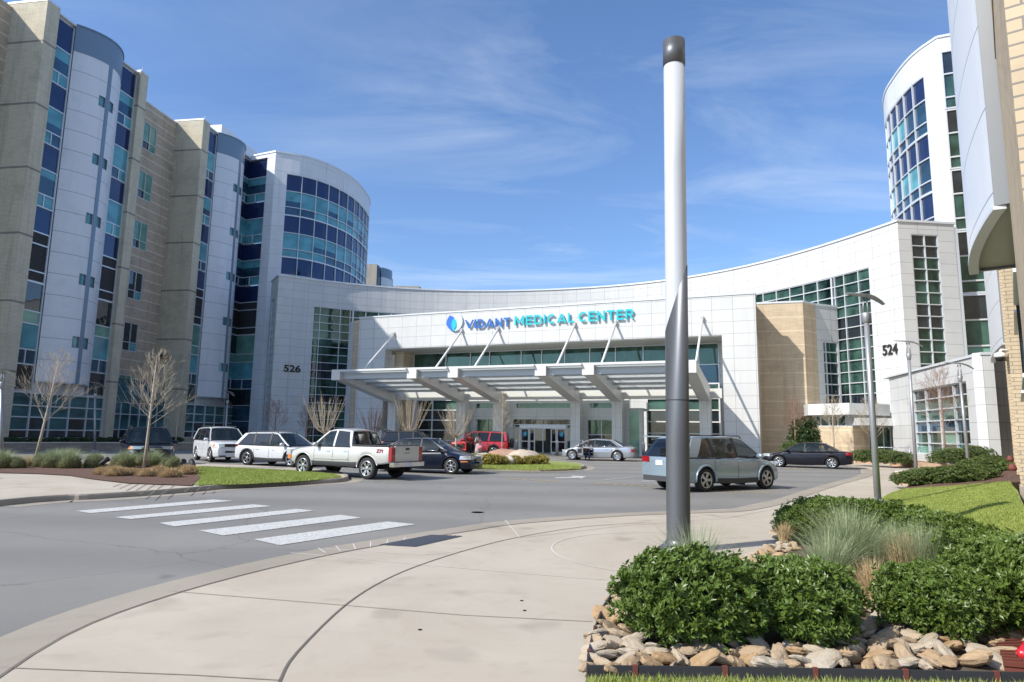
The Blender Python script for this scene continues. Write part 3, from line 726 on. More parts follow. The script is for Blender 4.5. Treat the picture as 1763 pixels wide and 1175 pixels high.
nt.links.new(c,b.inputs['Base Color']); b.inputs['Roughness'].default_value=.85; bump(nt,b,f1,.5,.004)
# concrete
def concrete(name,c1,c2,st):
    m,nt,b=newmat(name); p=geo(nt,'pos')
    f1=noise(nt,90,3,.7,p); f2=noise(nt,.5,6,.65,p,.8); f3=noise(nt,3.1,5,.7,p,.3)
    f4=noise(nt,1.3,2,.5,p); f5=noise(nt,.18,4,.6,p)
    c=mix(nt,ramp(nt,f2,[(.3,0.),(.7,1.)]),c1,c2); c=mix(nt,ramp(nt,f4,[(.60,0.),(.72,.45)]),c,tuple(x*.72 for x in st)); c=mix(nt,ramp(nt,f5,[(.4,0.),(.7,.5)]),c,tuple(x*1.08 for x in c2)); c=mix(nt,ramp(nt,f1,[(.5,0.),(.8,.25)]),c,tuple(x*.75 for x in c1)); c=mix(nt,ramp(nt,f3,[(.55,0.),(.8,.4)]),c,st)
    nt.links.new(c,b.inputs['Base Color']); b.inputs['Roughness'].default_value=.9; bump(nt,b,f1,.25,.003)
concrete('concrete',(.385,.33,.262),(.475,.425,.35),(.30,.25,.195)); concrete('kerb',(.27,.235,.19),(.35,.31,.255),(.21,.18,.14)); concrete('plaza',(.36,.34,.305),(.42,.40,.36),(.31,.29,.255))
simple('joint_dark',(.13,.115,.095),.9); simple('joint_faint',(.27,.235,.19),.9); simple('joint_light',(.60,.58,.54),.9)
m,nt,b=newmat('road_paint'); p=geo(nt,'pos'); f=noise(nt,38,6,.75,p,.4); g=noise(nt,1.5,3,.6,p)
c=mix(nt,ramp(nt,f,[(.40,0.),(.54,1.)]),(.27,.265,.255),(.62,.62,.60)); c=mix(nt,ramp(nt,g,[(.45,0.),(.8,.5)]),c,(.45,.45,.44)); nt.links.new(c,b.inputs['Base Color']); b.inputs['Roughness'].default_value=.8
m,nt,b=newmat('yellow_paint'); p=geo(nt,'pos'); f=noise(nt,14,6,.75,p,.4)
c=mix(nt,ramp(nt,f,[(.42,0.),(.56,1.)]),(.17,.165,.155),(.42,.30,.09)); nt.links.new(c,b.inputs['Base Color']); b.inputs['Roughness'].default_value=.8
m,nt,b=newmat('faded_paint'); p=geo(nt,'pos'); f=noise(nt,14,6,.75,p,.4)
c=mix(nt,ramp(nt,f,[(.42,0.),(.56,1.)]),(.18,.18,.175),(.42,.42,.41)); nt.links.new(c,b.inputs['Base Color']); b.inputs['Roughness'].default_value=.8
def lawnmat():
    m,nt,b=newmat('lawn'); p=geo(nt,'pos'); f=noise(nt,60,4,.8,p); g=noise(nt,.9,5,.65,p,.5); h=noise(nt,4,4,.7,p)
    c=mix(nt,ramp(nt,f,[(.3,0.),(.7,1.)]),(.17,.23,.04),(.33,.39,.10)); c=mix(nt,ramp(nt,g,[(.5,0.),(.75,.55)]),c,(.50,.44,.20)); c=mix(nt,ramp(nt,h,[(.55,0.),(.8,.4)]),c,(.20,.25,.06))
    nt.links.new(c,b.inputs['Base Color']); b.inputs['Roughness'].default_value=.9; bump(nt,b,f,.9,.03)
lawnmat()
m,nt,b=newmat('mulch'); p=geo(nt,'pos'); f=noise(nt,42,5,.8,geo(nt,'obj',(1,2.2,1)),1.5); g=noise(nt,1.7,3,.6,p)
c=mix(nt,ramp(nt,f,[(.3,0.),(.48,.5),(.72,1.)]),(.05,.026,.018),(.26,.145,.105)); c=mix(nt,ramp(nt,g,[(.5,0.),(.8,.4)]),c,(.15,.085,.055)); nt.links.new(c,b.inputs['Base Color']); b.inputs['Roughness'].default_value=1; bump(nt,b,f,1,.03)
simple('ground_far',(.22,.22,.20),.9,0,.2,.05)
flat('ground',[(-400,-60,-.06),(400,-60,-.06),(400,900,-.06),(-400,900,-.06)],'ground_far')
ZR=-.02
east=[(-260,1240),(0,1098),(180,1033),(361,985),(529,949),(655,928),(782,909),(872,897),(1060,884),(1200,879),(1260,876),(1330,862),(1380,846),(1429,832),(1470,822),(1484,816),(1482,809),(1450,800),(1400,795),(1330,789),(1230,787),(1130,788),(1040,787),(950,785.5),(862,783),(780,781),(600,778),(330,775),(0,775),(-200,775)]
ea=pxs(east,ZR)
flat('road',ea+[Vector((-60,20,ZR)),Vector((-40,-20,ZR)),Vector((-14,-20,ZR))],'asphalt')
# concrete: near pavement + entrance plaza are one sheet each
near=[(-30,-14,0),(60,-14,0),(60,45,0),(44,50,0)]
ne=[G(u,v,0) for u,v in east[1:17]]
flat('pavement',[Vector((-9,-14,-.001)),Vector((40,-14,-.001)),Vector((44,46,-.001)),Vector((30,56,-.001))]+[G(u,v,-.001) for u,v in reversed(east[1:19])]+[G(-260,1240,-.001)],'concrete')
flat('plaza',[G(u,v,-.004) for u,v in east[16:30]]+[Vector((-60,60,-.004)),Vector((-50,95,-.004)),Vector((60,95,-.004)),Vector((60,40,-.004))],'plaza')
def ribbon(name,pts,w,z,mat,kind='structure',side=0):
    "a thin sheet strip along ground points"
    P=Path([(p[0],p[1]) for p in pts]); m=MB(); st=P.c; n=0
    for x in st:
        a=P.at(x,-w/2+side,z); b=P.at(x,w/2+side,z); m.v += [tuple(a),tuple(b)]
    for i in range(len(st)-1): m.face((2*i,2*i+1,2*i+3,2*i+2))
    o=m.build(name,M[mat]); return tag(o,kind=kind)
g=pxs(east[0:20],0)
gut=arc_through([(p.x,p.y) for p in g],3)
ribbon('gutter',gut,.46,.003,'kerb',side=.23)
ribbon('gutter_joint',gut,.016,.007,'joint_dark',side=.47)
ribbon('pavement_joint',arc_through([tuple(G(u,v,0))[:2] for u,v in [(470,1200),(481,1175),(511,1124),(595,1042),(661,1000),(727,972),(809,946),(890,926),(1000,908),(1110,900)]],4),.02,.004,'joint_dark')
def jl(l,w=.014,mat='joint_light',z=.004): ribbon('pavement_joint',[tuple(G(u,v,0))[:2] for u,v in l],w,z,mat)
jl([(500,952),(727,973),(1000,996),(1090,1001)]); jl([(290,1018),(595,1043),(800,1060),(1020,1071)],.012,'joint_faint'); jl([(0,1150),(330,1163),(482,1172)],.012,'joint_faint'); jl([(560,945),(727,956),(800,948)]); jl([(870,896),(895,926)])
jl([(895,927),(1080,905),(1250,893),(1370,870)],.012,'joint_faint')
for i in range(6): jl([(560+26*i,952-3*i),(548+30*i,944-3.6*i)])
cc=G(1170,950,0)
ribbon('pavement_joint',[(cc.x+1.85*math.cos(t),cc.y+1.85*math.sin(t)) for t in [PI*.35+i*.12 for i in range(35)]],.02,.0045,'joint_light')
for u,v in ((898,1034),(903,1051),(723,1084)):
    m=MB(); p=G(u,v,.004); m.lathe([(0,.004),(.018,.004)],(p.x,p.y,0),10); tag(m.build('pavement_spot',M['joint_dark']),kind='structure')
# crosswalk
st=[[(215,50),(260,56),(668,21),(610,17)],[(325,68),(375,73),(778,36),(725,31)],[(455,84),(500,94),(900,49),(850,44)],[(570,106),(640,120),(1035,69),(975,61)],[(727,131),(800,148),(1190,88),(1110,80)]]
for s in st: flat('crosswalk_stripe',[G(x/1.663,y/1.663+850,-.012) for x,y in s],'road_paint')
flat('road_arrow',pxs([(955,822.5),(985,821.5),(984,819.5),(1010,820.5),(1000,824),(998,822.8),(957,823.7)],-.012),'road_paint')
flat('road_line',pxs([(1040,826),(1096,821),(1096,822),(1042,827)],-.012),'faded_paint'); flat('road_line',pxs([(1105,828),(1150,826),(1150,828),(1108,830)],-.012),'faded_paint')
def yrow(a,b,n):
    for i in range(n):
        u0=a[0]+(b[0]-a[0])*i/n; v0=a[1]+(b[1]-a[1])*i/n; w=(b[0]-a[0])/n*.6
        flat('yellow_marking',pxs([(u0,v0),(u0+w,v0+.3),(u0+w,v0+1.8),(u0,v0+1.5)],-.012),'yellow_paint')
yrow((872,823),(968,829),7); yrow((1025,832),(1130,837),7); yrow((1246,845),(1330,849),8); yrow((1352,806),(1392,808),3)
# utility patches on the road
for u,v in ((822,881),(1408,842)):
    p=G(u,v,0); m=MB(); m.lathe([(0,ZR+.006),(.13,ZR+.006)],(p.x,p.y,0),20); tag(m.build('manhole_cover',M['joint_dark']),kind='structure')
# tactile plates
m,nt,b=newmat('tactile'); b.inputs['Base Color'].default_value=(.055,.065,.085,1); b.inputs['Roughness'].default_value=.6
for l in ([(652,938),(715.5,941.4),(797,923),(742,921)],[(117,851),(138,859),(237,852),(216,845)]):
    q=pxs(l,.006); root=flat('tactile_plate',q,'tactile')
    m=MB(); n1=26; n2=7
    for i in range(n1):
        for j in range(n2):
            a=(i+.5)/n1; c=(j+.5)/n2; pA=q[0].lerp(q[3],a); pB=q[1].lerp(q[2],a); p=pA.lerp(pB,c)
            m.lathe([(.016,.006),(.011,.012),(0,.012)],(p.x,p.y,0),6)
    m.build('dome_studs',M['tactile'],root)
# kerbed islands
def kerb(pts,h=.13,w=.16,name='kerb',closed=True,z0=ZR):
    P=[Vector((p[0],p[1])) for p in pts]; n=len(P)
    # inward normals
    area=sum(P[i].x*P[(i+1)%n].y-P[(i+1)%n].x*P[i].y for i in range(n)); sg=1 if area>0 else -1
    m=MB(); prof=[(0,z0),(.012,h-.03),(.035,h),(w,h),(w,z0)]
    inner=[]
    for i in range(n):
        t=(P[(i+1)%n]-P[i-1]).normalized(); nn=Vector((-t.y,t.x))*sg
        for o,z in prof: q=P[i]+nn*o; m.v.append((q.x,q.y,z))
        q=P[i]+nn*(w-.003); inner.append(Vector((q.x,q.y,h-.01)))
    k=len(prof)
    for i in range(n):
        a=i*k; b=((i+1)%n)*k
        for j in range(k-1): m.face((a+j,b+j,b+j+1,a+j+1))
    tag(m.build(name,M['kerb'],fix=True),kind='structure'); return inner
isl=[(-150,886),(0,872),(60,866),(117,862),(150,861),(242,855),(330,848),(393,842),(470,838),(540,834),(580,831.5),(597,828.5),(600,824),(588,818.5),(555,814),(520,811),(400,805),(315,801.5),(200,798),(0,793),(-150,790)]
ip=arc_through([(p.x,p.y) for p in pxs(isl,ZR)]+[],3)
inn=kerb(ip,.11)
flat('island_pavement',[(p.x,p.y,.095) for p in inn],'concrete')
ZI=.11
ribbon('island_gutter',[(p[0],p[1]) for p in ip[3:36]],.5,ZR+.005,'kerb',side=.25)
flat('island_lawn',pxs([(342,836),(420,834),(500,830),(560,825.5),(588,821.5),(578,817.5),(550,814),(515,811.5),(400,806),(315,803),(200,799.5),(0,795),(-150,792),(-150,800),(0,804),(200,806)],ZI),'lawn')
mul=[(-150,806),(0,814),(60,815.5),(118,818.5),(160,825),(220,832),(330,836),(345,823),(338,812),(310,804),(200,800.5),(100,799),(0,798),(-150,795)]
flat('mulch_bed',pxs(mul,ZI+.01),'mulch')
for a,b in [((1145,580),(1225,548)),((1210,598),(1325,550)),((1280,618),(1400,552)),((1345,635),(1480,555)),((1415,655),(1565,558)),((1505,668),(1650,562)),((1630,657),(1760,570))]:
    ribbon('island_joint',[tuple(G(x/5.877,y/5.877+740,.1))[:2] for x,y in (a,b)],.03,.1,'joint_dark')
for a,b in [((1245,575),(1290,542)),((1325,568),(1355,545)),((1395,560),(1415,545))]:
    ribbon('island_joint',[tuple(G(x/3.917,y/3.917+700,.1))[:2] for x,y in (a,b)],.03,.1,'joint_dark')
# centre island
cis=[(690,802),(760,806),(820,808.5),(910,812),(960,811.5),(1000,809),(1008,806),(1003,803),(985,800),(943,797.5),(900,795),(850,793),(780,791),(700,792)]
cp=arc_through([(p.x,p.y) for p in pxs(cis,ZR)],3); ci=kerb(cp,.12)
flat('island_lawn',[(p.x,p.y,.11) for p in ci],'lawn')
flat('mulch_bed',pxs([(800,799.5),(870,800.5),(940,799.5),(948,797.5),(925,793),(870,789.5),(800,789),(780,793)],.125),'mulch')
ribbon('island_gutter',[(p[0],p[1]) for p in cp[3:22]],.5,ZR+.005,'kerb',side=.25)
# right lawn (rises towards the building) and its mulch
def lz(u,v): return 0
LW=[(1400,868,.01),(1500,868,.01),(1530,852,.02),(1555,843,.05),(1640,838,.25),(1738,830,.45),(1752,845,.45),(1766,880,.4),(1800,960,.3),(1900,1100,.2),(1700,1000,.1),(1600,930,.05),(1480,890,.02)]
flat('lawn',[G(*q) for q in LW],'lawn')
flat('mulch_bed',[G(*q) for q in [(1553,843.5,.055),(1600,812,.30),(1690,790,.60),(1745,796,.75),(1760,830,.62),(1740,831,.46),(1640,839,.26)]],'mulch')
# ================================================================== VEHICLES
def paint(name,col,metal=.35,rough=.32,flake=0):
    m,nt,b=newmat(name); b.inputs['Base Color'].default_value=(*col,1); b.inputs['Metallic'].default_value=metal; b.inputs['Roughness'].default_value=rough
    b.inputs['Coat Weight'].default_value=1; b.inputs['Coat Roughness'].default_value=.04; b.inputs['Coat IOR'].default_value=1.5
    p=geo(nt,'pos'); f=noise(nt,3,3,.6,p); c=mix(nt,ramp(nt,f,[(.35,0.),(.75,.12)]),col,tuple(x*.7+.02*min(1,x*5) for x in col)); nt.links.new(c,b.inputs['Base Color'])
    return m
paint('paint_white',(.62,.63,.64),.0,.35); paint('paint_pewter',(.58,.575,.55),.25,.35); paint('paint_navy',(.005,.008,.020),.0,.35); paint('paint_black',(.008,.009,.016),.0,.3)
paint('paint_red',(.50,.02,.025),.1,.3); paint('paint_silver',(.42,.44,.48),.6,.3); paint('paint_bluegrey',(.30,.385,.45),.45,.32); paint('paint_blue',(.03,.08,.3),.2,.3); paint('paint_greycap',(.22,.22,.22),.2,.5)
paint('paint_purple',(.004,.004,.010),.0,.35)
for q_ in ('paint_purple','paint_navy','paint_black'): M[q_].node_tree.nodes['Principled BSDF'].inputs['Coat Weight'].default_value=.45; M[q_].node_tree.nodes['Principled BSDF'].inputs['Specular IOR Level'].default_value=.3
simple('rubber',(.018,.018,.018),.85,0,.3,9); simple('trim_black',(.02,.02,.021),.6); simple('cladding',(.045,.046,.05),.7); simple('chrome',(.75,.76,.78),.15,1.0); simple('alloy',(.55,.56,.58),.28,.85)
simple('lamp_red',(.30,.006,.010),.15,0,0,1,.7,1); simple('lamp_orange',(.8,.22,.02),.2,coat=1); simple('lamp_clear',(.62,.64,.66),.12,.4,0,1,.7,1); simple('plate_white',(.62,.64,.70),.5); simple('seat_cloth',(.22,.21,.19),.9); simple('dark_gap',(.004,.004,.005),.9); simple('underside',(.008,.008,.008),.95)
def carglass(name,col,alpha):
    m,nt,b=newmat(name); b.inputs['Base Color'].default_value=(*col,1); b.inputs['Roughness'].default_value=.02; b.inputs['Specular IOR Level'].default_value=.75; b.inputs['Alpha'].default_value=alpha
carglass('glass_car',(.012,.022,.024),.55); carglass('glass_private',(.008,.010,.012),.93)
def lerp_tab(tab,x):
    if x<=tab[0][0]: return tab[0][1]
    for (a,b),(c,d) in zip(tab,tab[1:]):
        if x<=c: t=(x-a)/(c-a) if c>a else 0; return b+(d-b)*t
    return tab[-1][1]
def smooth_tab(tab,x,r=.09):
    return sum(lerp_tab(tab,x+d*r)*w for d,w in ((-1,.12),(-.5,.22),(0,.32),(.5,.22),(1,.12)))
class Car:
    def __init__(s,name,label,cat,spec,loc,head,group=None):
        s.k=spec; s.root=empty(name,loc,head,label,cat,group); s.p=spec['paint']
        s.xr,s.xf=spec['xr'],spec['xf']; s.r=spec['wr']; s.Ra=s.r+spec.get('gap',.055); s.wx=spec['wb']/2
        s.make()
    def hw(s,x): return smooth_tab(s.k['hw'],x)
    def top(s,x): return smooth_tab(s.k['top'],x,.06)
    def sh(s,x): return s.top(x)-smooth_tab(s.k['crown'],x)
    def zb(s,x): return smooth_tab(s.k['zb'],x)
    def arch(s,x):
        z=s.zb(x)
        for w in (-s.wx,s.wx):
            d=abs(x-w)
            if d<s.Ra: z=max(z,s.r+math.sqrt(s.Ra**2-d*d)*1.0)
        return z
    def sect(s,x):
        h,zs,zt,zb,za=s.hw(x),s.sh(x),s.top(x),s.zb(x),s.arch(x)
        zm=max(zb+.5*(zs-zb),za+.03)
        inn=max(h-.27,.1)
        return [(0,zb),(inn,zb),(inn,max(za,zb+.001)),(h-.045,max(za,zb+.001)),(h-.012,max(za+.02,zb+.07)),(h,zm),(h-.004,zm+(zs-zm)*.45),(h-.02,zs-.09),(h-.035,zs-.03),(h-.075,zs),(h*.80,zs+(zt-zs)*.55),(h*.5,zs+(zt-zs)*.88),(0,zt)]
    def side(s,x,z):
        q=s.sect(x)[3:10]
        if z<=q[0][1]: return q[0][0]
        for (a,b),(c,d) in zip(q,q[1:]):
            if z<=d: return a+(c-a)*((z-b)/(d-b) if d>b else 0)
        return q[-1][0]
    def patch(s,name,x0,x1,z0,z1,mat,off=.007,sides=(1,-1),parent=None,nx=8,nz=4,taper=None,lab=None):
        for sd in sides:
            m=MB()
            for i in range(nx+1):
                x=x0+(x1-x0)*i/nx
                za=z0 if not callable(z0) else z0(x); zc=z1 if not callable(z1) else z1(x)
                for j in range(nz+1):
                    z=za+(zc-za)*j/nz; m.v.append((x,sd*(s.side(x,z)+off),z))
            for i in range(nx):
                for j in range(nz):
                    a=i*(nz+1)+j; m.face((a,a+nz+1,a+nz+2,a+1),0,None,True)
            m.build(name,M[mat],parent or s.root)
    def endplate(s,name,front,y0,y1,z0,z1,mat,off=.012,parent=None,th=.02,round_=.0):
        x=s.xf if front else s.xr; sg=1 if front else -1
        m=MB(); m.box((x+sg*(off-th/2),(y0+y1)/2,(z0+z1)/2),(th/2,abs(y1-y0)/2,(z1-z0)/2)); return m.build(name,M[mat],parent or s.root)
    def make(s):
        k=s.k; xs=[]; n=90
        for i in range(n+1): xs.append(s.xr+(s.xf-s.xr)*i/n)
        for w in (-s.wx,s.wx):
            for d in (-s.Ra-.002,-s.Ra+.002,s.Ra-.002,s.Ra+.002): xs.append(w+d)
        xs=sorted(xs); m=MB(); rows=[]
        for x in xs:
            q=s.sect(x); pts=[(x,y,z) for y,z in q]+[(x,-y,z) for y,z in reversed(q[1:-1])]
            rows.append(len(m.v)); m.v+=pts; L=len(pts)
        for a,b in zip(rows,rows[1:]):
            for j in range(L):
                c=(j+1)%L; mt=1 if j in (0,1,2,L-1,L-2,L-3) else 0
                m.face((a+j,b+j,b+c,a+c),mt,None,not mt)
        m.face([rows[0]+j for j in range(L)],0); m.face([rows[-1]+j for j in reversed(range(L))],0)
        s.body=m.build('body',[M[s.p],M['underside']],s.root,fix=True)
        # rounded bumper noses
        for fr in (True,False):
            x=s.xf if fr else s.xr; sg=1 if fr else -1; m=MB(); q=s.sect(x-sg*.01)[4:10]; nn=10
            grid=[]
            for (y,z) in [(s.sect(x)[4][0],s.zb(x)+.01)]+q:
                for i in range(-nn,nn+1):
                    t=i/nn; bul=k.get('nose',.09 if fr else .07)*(1-abs(t)**2.6)*(1-.35*abs((z-s.zb(x))/(s.sh(x)-s.zb(x))-.35))
                    if z==q[-1][1]: bul*=.25
                    m.v.append((x+sg*bul,y*t,z if z!=q[-1][1] else z+(s.top(x)-z)*(1-t*t)))
            W=2*nn+1
            for r_ in range(len(q)):
                for i in range(W-1): a=r_*W+i; m.face((a,a+1,a+W+1,a+W),0,None,True)
            m.build('bumper' if not k.get('nobump') else 'end_panel',M[k.get('bump_f' if fr else 'bump_r',s.p)],s.root,fix=True)
        # arches
        for w in (-s.wx,s.wx):
            for sd in (1,-1):
                m=MB(); pts=[]; ra=s.Ra+(.02 if not k.get('flare') else .03)
                for i in range(19):
                    a=-.12+ (PI+.24)*i/18; x=w+ra*math.cos(a); z=s.r+ra*math.sin(a)
                    pts.append((x,sd*(s.side(x,max(z,s.zb(x)+.05))+.002),max(z,s.zb(x)-.02)))
                m.tube(pts,.02 if not k.get('flare') else .04,6); m.build('wheel_arch',M[k.get('archmat',s.p)],s.root)
        if k.get('clad'):
            s.patch('sill_cladding',-s.wx+s.Ra+.01,s.wx-s.Ra-.01,lambda x:s.zb(x)-.0,lambda x:s.zb(x)+.16,k['clad'],.012)
        for w in (-s.wx,s.wx):
            for sd in (1,-1): s.wheel(w,sd*(lerp_tab(k['hw'],0)-.12),sd)
        s.cabin()
        # seams
        for x in k.get('doors',[]):
            s.patch('door_seam',x-.006,x+.006,lambda q:s.zb(q)+.12,lambda q:s.sh(q)-.02,'dark_gap',.004,nx=1,nz=8)
        z=k.get('crease')
        for x in k.get('handles',[]):
            zz=s.sh(x)-.14
            s.patch('door_handle',x-.09,x+.09,zz-.018,zz+.018,k.get('handlemat',s.p),.035,nx=3,nz=1)
    def wheel(s,x,y,sd):
        r=s.r; k=s.k; Mx=Matrix.Rotation(-sd*PI/2,3,'X'); tw=.11; root=None
        m=MB(); m.lathe([(r*.66,-tw),(r*.93,-tw),(r*.985,-tw*.75),(r,-tw*.4),(r,tw*.4),(r*.985,tw*.75),(r*.93,tw),(r*.66,tw*.9)],(x,y,r),32,0,Mx,True,False)
        t=m.build('wheel',M['rubber'],s.root)
        m=MB(); m.lathe([(r*.67,tw*.92),(r*.63,tw*.9),(r*.60,tw*.5),(r*.58,tw*.1),(.03,tw*.05)],(x,y,r),28,0,Mx,True,False); m.build('rim_barrel',M['alloy' if k.get('spokes',5)>9 else 'trim_black'],t)
        m=MB(); n=k.get('spokes',5)
        m.lathe([(r*.69,tw*.9),(r*.69,tw*.97),(r*.62,tw*.97),(r*.62,tw*.86)],(x,y,r),28,0,Mx,True,False)
        for i in range(n):
            a0=2*PI*i/n
            for d in ((-.16,.16) if k.get('twin') else (0,)):
                a=a0+d; w1=r*(.055 if k.get('twin') else .10*5/n); w2=r*(.05 if k.get('twin') else .13*5/n)
                ca,sa=math.cos(a),math.sin(a); ra,rb=r*.10,r*.655
                a_in=a0+d*.5; ci,si=math.cos(a_in),math.sin(a_in)
                P=[]
                for (rr_,c_,s_,w_,z_) in ((ra,ci,si,w1,tw*.78),(rb,ca,sa,w2,tw*.92)):
                    for q in (-1,1): P.append(Vector((rr_*c_-q*w_*s_,rr_*s_+q*w_*c_,z_)))
                lo=[p-Vector((0,0,.03)) for p in P]
                n0=len(m.v)
                for p in P+lo:
                    p=Mx@p; m.v.append((p.x+x,p.y+y,p.z+r))
                for f in ((0,1,3,2),(4,6,7,5),(0,4,5,1),(2,3,7,6),(0,2,6,4),(1,5,7,3)): m.face([n0+i_ for i_ in f])
        m.lathe([(r*.17,tw*.6),(r*.17,tw*.84),(r*.12,tw*.9),(0,tw*.9)],(x,y,r),14,0,Mx)
        m.build('rim',M[k.get('rimmat','alloy')],t)
    def cabin(s):
        k=s.k; c=k['cab']; zbel=c['belt']; zr=c['roof']; wb,wr=c['wb'],c['wt']; A0,A1,D0,D1=c['A0'],c['A1'],c['D0'],c['D1']
        bel=lambda x: smooth_tab(zbel,x) if isinstance(zbel,list) else zbel
        roofz=lambda x: smooth_tab(zr,x) if isinstance(zr,list) else zr
        S=lambda xb,xt,t,o=0:(xb+(xt-xb)*t,(wb+(wr-wb)*(t**1.35)+o),bel(xb)+(roofz(xt)-.05-bel(xb))*t)
        # roof
        m=MB(); nx,ny=16,12; 
        for i in range(nx+1):
            x=D1+(A1-D1)*i/nx; e=.0
            for j in range(-ny//2,ny//2+1):
                t=j/(ny/2); y=(wr+.012)*t; zz=roofz(x)+.012-.055*abs(t)**3.2-.012*(abs(i/nx*2-1)**6)
                m.v.append((x+(.05*(1-t*t) if i==nx else (-.05*(1-t*t) if i==0 else 0)),y,zz))
        W=ny+1
        for i in range(nx):
            for j in range(ny): a=i*W+j; m.face((a,a+1,a+W+1,a+W),0,None,True)
        n0=len(m.v); m.v+=[(v[0],v[1],v[2]-.05) for v in m.v[:n0]]
        for i in range(nx):
            for j in range(ny): a=n0+i*W+j; m.face((a,a+W,a+W+1,a+1),0,None,True)
        for i in range(nx):
            for j in (0,ny): a=i*W+j; m.face((a,a+W,a+W+n0,a+n0),0)
        for j in range(ny):
            for i in (0,nx): a=i*W+j; m.face((a,a+1,a+1+n0,a+n0),0)
        m.build('roof',M[k.get('roofmat',s.p)],s.root,fix=True)
        # pillars
        pil=c['pillars']    # (xb,xt,wb,wt,mat)
        for (xb,xt,w0,w1,mt) in pil:
            for sd in (1,-1):
                m=MB(); N=5
                for i in range(N+1):
                    t=i/N; w=w0+(w1-w0)*t
                    for (dx,o) in ((-w/2,.012),(w/2,.012),(w/2,-.03),(-w/2,-.03)):
                        p=S(xb,xt,t,o); m.v.append((p[0]+dx,sd*p[1],p[2]))
                for i in range(N):
                    for j in range(4): a=i*4+j; b=i*4+(j+1)%4; m.face((a,b,b+4,a+4))
                m.face((0,1,2,3)); m.face((N*4+3,N*4+2,N*4+1,N*4)); m.build('pillar',M[mt or s.p],s.root,fix=True)
        for a,b in zip(pil,pil[1:]):
            # a further forward
            gm_='glass_private' if (c.get('private') and b[0]<c['private']) else 'glass_car'
            if a[0]-a[2]/2-(b[0]+b[2]/2)<.06: continue
            for sd in (1,-1):
                m=MB(); N=6
                for i in range(N+1):
                    t=i/N; xa_b,xa_t=a[0]-a[2]/2,a[1]-a[3]/2; xb_b,xb_t=b[0]+b[2]/2,b[1]+b[3]/2
                    p=S(xa_b,xa_t,t); q=S(xb_b,xb_t,t); m.v+=[(p[0],sd*p[1],p[2]),(q[0],sd*q[1],q[2])]
                for i in range(N): m.face((2*i,2*i+1,2*i+3,2*i+2),0,None,True)
                g=m.build('side_window',M[gm_],s.root)
                # rubber/ chrome beltline
                m=MB(); m.tube([(xa_b if 0 else a[0]-a[2]/2,sd*(wb+.012),bel(a[0])+.005),(b[0]+b[2]/2,sd*(wb+.012),bel(b[0])+.005)],.011,5); m.build('window_trim',M[k.get('beltmat','trim_black')],g)
        def screen(name,x0,x1,gm2,bul):
            m=MB(); N,Wn=6,10
            z0=bel(x0)
            for i in range(N+1):
                t=i/N; p=S(x0,x1,t)
                for j in range(-Wn//2,Wn//2+1):
                    u=j/(Wn/2); m.v.append((p[0]+bul*(1-u*u)*(1-.4*t),(p[1]-.01)*u,p[2]+(.03*(1-u*u))*t))
            for i in range(N):
                for j in range(Wn): a=i*(Wn+1)+j; m.face((a,a+1,a+Wn+2,a+Wn+1),0,None,True)
            return m.build(name,M[gm2],s.root)
        screen('windshield',A0,A1,'glass_car',.13); s.rw=screen('rear_window',D0,D1,'glass_private' if c.get('private') else 'glass_car',-.07)
        # interior
        m=MB(); m.box(((A0+D0)/2,0,s.zb(0)+.28),((A0-D0)/2*.85,wb-.14,.2)); m.build('cabin_floor',M['trim_black'],s.root)
        m=MB(); m.box((A0-.32,0,(bel(A0)-.05)),(.28,wb-.1,.09)); m.build('dashboard',M['trim_black'],s.root)
        for x in c.get('seats',[.05,-.85]):
            for y in (-.36,.36):
                m=MB(); zt=roofz(0); m.tube([(x-.05,y,.5),(x-.16,y,bel(0)-.02),(x-.22,y,bel(0)+.1)],[.2,.2,.17],10); m.tube([(x-.22,y,bel(0)+.12),(x-.24,y,zt-.2)],[.1,.11],8); m.tube([(x+.3,y,.52),(x-.05,y,.5)],.17,8); m.build('seat',M['seat_cloth'],s.root)
        # mirrors
        mx=A0-.28 if not c.get('mirx') else c['mirx']
        for sd in (1,-1):
            m=MB(); y=sd*(s.hw(mx)+.09); z=bel(mx)+.06
            n0=len(m.v); m.lathe([(.0,-.11),(.075,-.10),(.095,-.03),(.095,.05),(.07,.10),(0,.115)],(mx,y,z),12,0,Matrix.Rotation(PI/2,3,'X')@Matrix.Diagonal((.8,.85,1)).to_3x3()); 
            m.tube([(mx+.02,sd*(s.hw(mx)-.06),z-.04),(mx,y,z-.02)],.03,6); m.build('wing_mirror',M[k.get('mirmat',s.p)],s.root)
        if c.get('rails'):
            for sd in (1,-1):
                m=MB(); y=sd*(wr-.03); a,b=c['rails']; m.tube([(a,y,roofz(a)-.02),(a-.08,y,roofz(a)+.055),(b+.08,y,roofz(b)+.055),(b,y,roofz(b)-.02)],.018,6); m.build('roof_rail',M[c.get('railmat','trim_black')],s.root)
def place(c1,z1,c2,z2,front,r,wbase,halfw,side):
    "c1 rear wheel centre px, c2 front wheel centre px on the visible side -> location & heading; size follows the true wheelbase"
    a=G(c1[0],c1[1],r); b=G(c2[0],c2[1],r); d=(b-a); return a,b,d
def carpose(rear,frnt,r,wb,hw,side,fix=None):
    a=G(*rear,r); b=G(*frnt,r); d=Vector((b.x-a.x,b.y-a.y)); h=math.atan2(d.y,d.x) if fix is None else fix
    mid=(a+b)/2; dirv=Vector((math.cos(h),math.sin(h))); left=Vector((-dirv.y,dirv.x))
    c=Vector((mid.x,mid.y))-left*side*hw
    print('pose',round(d.length,2),'wb',wb,'head',round(math.degrees(h),1),'at',round(c.x,1),round(c.y,1))
    return (c.x,c.y,ZR),h
